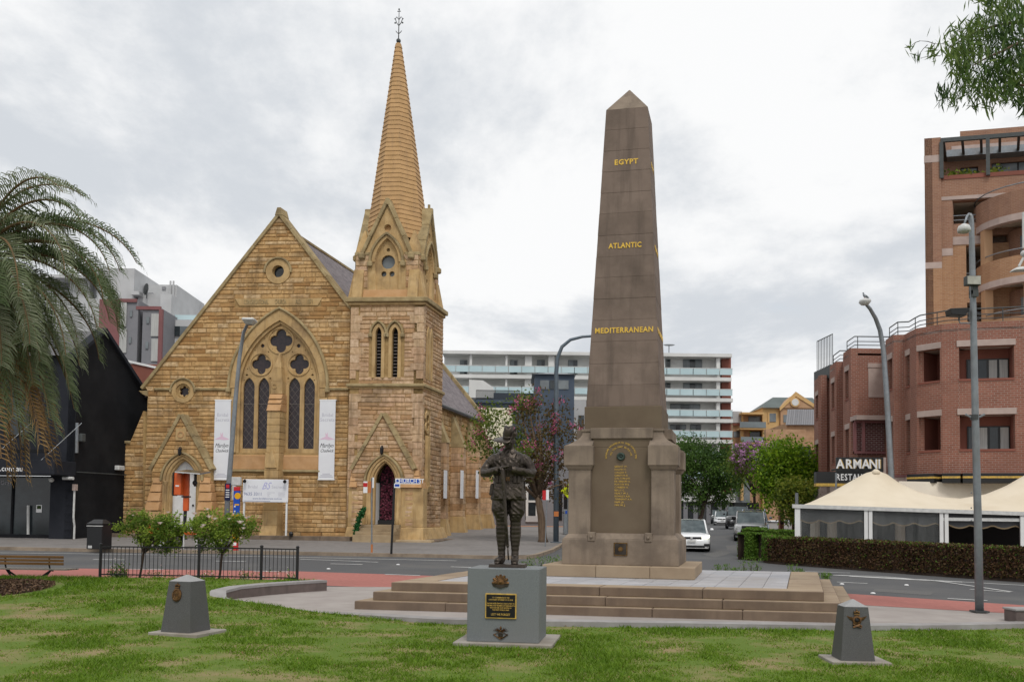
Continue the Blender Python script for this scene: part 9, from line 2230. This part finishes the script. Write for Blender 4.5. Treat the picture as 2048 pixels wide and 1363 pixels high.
# ------------------------------------------------------------------ clipped hedges
def hedge(name, path, h0, wid, label, n, green, seed, top=None):
 g = np.random.default_rng(seed); path = resample(path, 60); z = [zg(p.x, p.y) + .1 for p in path]; r = thing(name, (path[30].x, path[30].y, z[30]), label, 'hedge', 'clipped hedges at the corner')
 nr = []
 for i, p in enumerate(path): t = (path[min(i + 1, 59)] - path[max(i - 1, 0)]).normalized(); nr.append(Vector((-t.y, t.x)))
 V = []; Fc = []
 for i, p in enumerate(path):
  a, b = p + nr[i] * .05, p + nr[i] * (wid - .05); V += [(a.x, a.y, z[i] - .1), (a.x, a.y, z[i] + h0 - .05), (b.x, b.y, z[i] + h0 - .05), (b.x, b.y, z[i] - .1)]
 for i in range(59):
  for j in range(4): Fc.append((4 * i + j, 4 * i + (j + 1) % 4, 4 * i + 4 + (j + 1) % 4, 4 * i + 4 + j))
 Fc += [(0, 1, 2, 3), (236, 239, 238, 237)]
 MB().add(V, Fc).build('inner_growth', M['bark_dark'], r)
 pos = []; br = []; nm = []
 for k in range(n):
  i = g.integers(0, 59); t = g.random(); p = path[i].lerp(path[i + 1], t); q = nr[i]; s = g.random(); zz = z[i] + (z[i + 1] - z[i]) * t
  if s < .55: u, w, nn = -abs(g.normal()) * .03 + .03, g.random() * h0, (-q.x, -q.y, .2)
  elif s < .82: u, w, nn = g.random() * wid, h0 + g.normal() * .018, (0, 0, 1)
  else: u, w, nn = wid, g.random() * h0, (q.x, q.y, .2)
  if i in (0, 58) and g.random() < .6: u = g.random() * wid; w = g.random() * h0
  u += .03 * sin(p.x * 7 + zz) + g.normal() * .012
  pos.append((p.x + q.x * u, p.y + q.y * u, zz + w)); nm.append(nn); br.append(g.random() < green(i / 59, w / h0))
 pos = np.array(pos); nm = np.array(nm); br = np.array(br)
 if br.any(): leaf_mesh('green_foliage', pos[br], .075, 'leaf_hedge', r, seed, .6, 0, None, None, nm[br], .55)
 if (~br).any(): leaf_mesh('brown_foliage', pos[~br], .08, 'leaf_hedge_brown', r, seed + 1, .6, 0, None, None, nm[~br], .8)
kr = [p for p in KERB_R if p.y < 49.0]
hp = [PG(x, y, .1) for x, y in [(1500, 1117), (1512, 1120), (1545, 1123), (1600, 1127), (1660, 1131.5), (1760, 1139), (1900, 1149), (2048, 1159), (2200, 1171)]]
hp = offs(hp, .45)
hedge('hedge', hp, .93, .75, 'long clipped hedge, green at its left end and brown along the road, before the marquee', 30000, lambda t, w: 1.0 if t < .045 else (max(.0, 1 - (t - .045) / .05) if w < .93 else max(.45, 1 - t)) if t < .16 else (.30 if w > .93 else .03), 41)
h2 = PG(1492, 1115, .1); h3 = PG(1484.5, 1109, .1); bk_ = Vector((sin(radians(17)), cos(radians(17))))
hedge('hedge', [h2.xy + bk_ * 1.2, h2.xy + bk_ * .1, h2.xy + Vector((.25, .1)), h2.xy + Vector((1.3, .9))], .98, .8, 'short green clipped hedge behind the left end of the long hedge', 11000, lambda t, w: 1.0, 43)
hedge('hedge', [h3.xy + bk_ * 3.6, h3.xy + bk_ * .4, h3.xy + bk_ * .3 + Vector((.3, .05)), h3.xy + Vector((3.4, 1.6))], 1.10, .9, 'green clipped hedge nearest the parked silver car', 15000, lambda t, w: 1.0, 45)
# ------------------------------------------------------------------ grass
def grass():
 g = np.random.default_rng(12); n = 400000
 Yg = 8.6 * (21.3 / 8.6) ** g.random(n); half = Yg * .78; x = g.uniform(-1, 1, n) * half; y = Yg
 def vnoise(x, y, s, seed):
  q = np.random.default_rng(seed).random((256, 256)); u = x * s; v = y * s; i = np.floor(u).astype(int); j = np.floor(v).astype(int); a = u - i; b = v - j; a = a * a * (3 - 2 * a); b = b * b * (3 - 2 * b)
  w = lambda p, r: q[p % 256, r % 256]
  return (w(i, j) * (1 - a) + w(i + 1, j) * a) * (1 - b) + (w(i, j + 1) * (1 - a) + w(i + 1, j + 1) * a) * b
 k = .5 * vnoise(x + 40, y * .8 + 9, .9, 1) + .3 * vnoise(x + 7, y + 3, 2.6, 2) + .2 * vnoise(x, y, 7, 3)
 top = np.interp(x, np.linspace(-30, 30, 1200), [lawn_top(u) for u in np.linspace(-30, 30, 1200)])
 bot2 = np.interp(x, np.linspace(-30, 30, 1200), [lawn_bot2(u) for u in np.linspace(-30, 30, 1200)])
 ok = ((y < top - .02) | ((x < -4.3) & (y > bot2 + .02) & (y < 21.3)))
 ok &= g.random(n) < np.clip((k - .33) / .17, .08, 1)
 for fr, a, b, c, d in ((PF, -.66, .68, -.60, .68), (FRL, -.42, .46, -.39, .43), (FRR, -.40, .44, -.37, .41)):
  u = (x - fr.o.x) * fr.eu.x + (y - fr.o.y) * fr.eu.y; v = (x - fr.o.x) * fr.ev.x + (y - fr.o.y) * fr.ev.y; ok &= ~((u > a) & (u < b) & (v > c) & (v < d))
 ok &= ~(((x + 9.9) / 1.05) ** 2 + ((y - 18.5) / 1.55) ** 2 < 1)
 x, y, k = x[ok], y[ok], k[ok]; n = len(x)
 xs = np.linspace(-30, 30, 400); ys = np.linspace(4, 24, 200); Zt = np.array([[zlawn(a, b) for b in ys] for a in xs]); ix = np.clip(((x + 30) / 60 * 399), 0, 398.999); iy = np.clip((y - 4) / 20 * 199, 0, 198.999); i0 = ix.astype(int); j0 = iy.astype(int); fa = ix - i0; fb = iy - j0
 z = (Zt[i0, j0] * (1 - fa) + Zt[i0 + 1, j0] * fa) * (1 - fb) + (Zt[i0, j0 + 1] * (1 - fa) + Zt[i0 + 1, j0 + 1] * fa) * fb
 h = (.010 + .022 * g.random(n)) * (1 + 1.0 * (k > .56)) * (y / 13) ** .5; a = g.uniform(0, 2 * pi, n); w = .006 * (y / 11) * g.uniform(.7, 1.5, n); ln = g.normal(size=(n, 2)) * h[:, None] * .75
 b0 = np.stack([x - np.cos(a) * w, y - np.sin(a) * w, z - .003], 1); b1 = np.stack([x + np.cos(a) * w, y + np.sin(a) * w, z - .003], 1); t = np.stack([x + ln[:, 0], y + ln[:, 1], z + h], 1)
 V = np.stack([b0, b1, t], 1).reshape(-1, 3).astype(np.float32)
 me = bpy.data.meshes.new('grass'); me.vertices.add(3 * n); me.vertices.foreach_set('co', V.ravel()); me.loops.add(3 * n); me.loops.foreach_set('vertex_index', np.arange(3 * n, dtype=np.int32)); me.polygons.add(n); me.polygons.foreach_set('loop_start', np.arange(0, 3 * n, 3, dtype=np.int32)); me.update(calc_edges=True)
 rn = np.clip(.40 - (k - .45) * .9 + g.normal(0, .16, n), 0, 1); at = me.attributes.new('rnd', 'FLOAT', 'FACE'); at.data.foreach_set('value', rn.astype(np.float32))
 o = link_mesh('grass', me, None, M['grass'], kind='stuff'); tag(o, 'patchy green lawn grass with dry spots in the foreground', 'grass')
grass()
def litter():
 g = np.random.default_rng(77); n = 420; y = 9.5 * (18.0 / 9.5) ** g.random(n); x = g.uniform(-1, 1, n) * y * .58; top = np.array([lawn_top(u) for u in x]); ok = y < top - .05; x, y = x[ok], y[ok]
 z = np.array([zlawn(a, b) for a, b in zip(x, y)]) + .018; o = leaf_mesh('fallen_leaves', np.stack([x, y, z], 1), .035, 'palm_dead', None, 5, .5, 0, None, 'stuff', np.array([[0, 0, 1.]]).repeat(len(x), 0), .5); tag(o, 'scattered small dry leaves on the lawn', 'leaves')
litter()
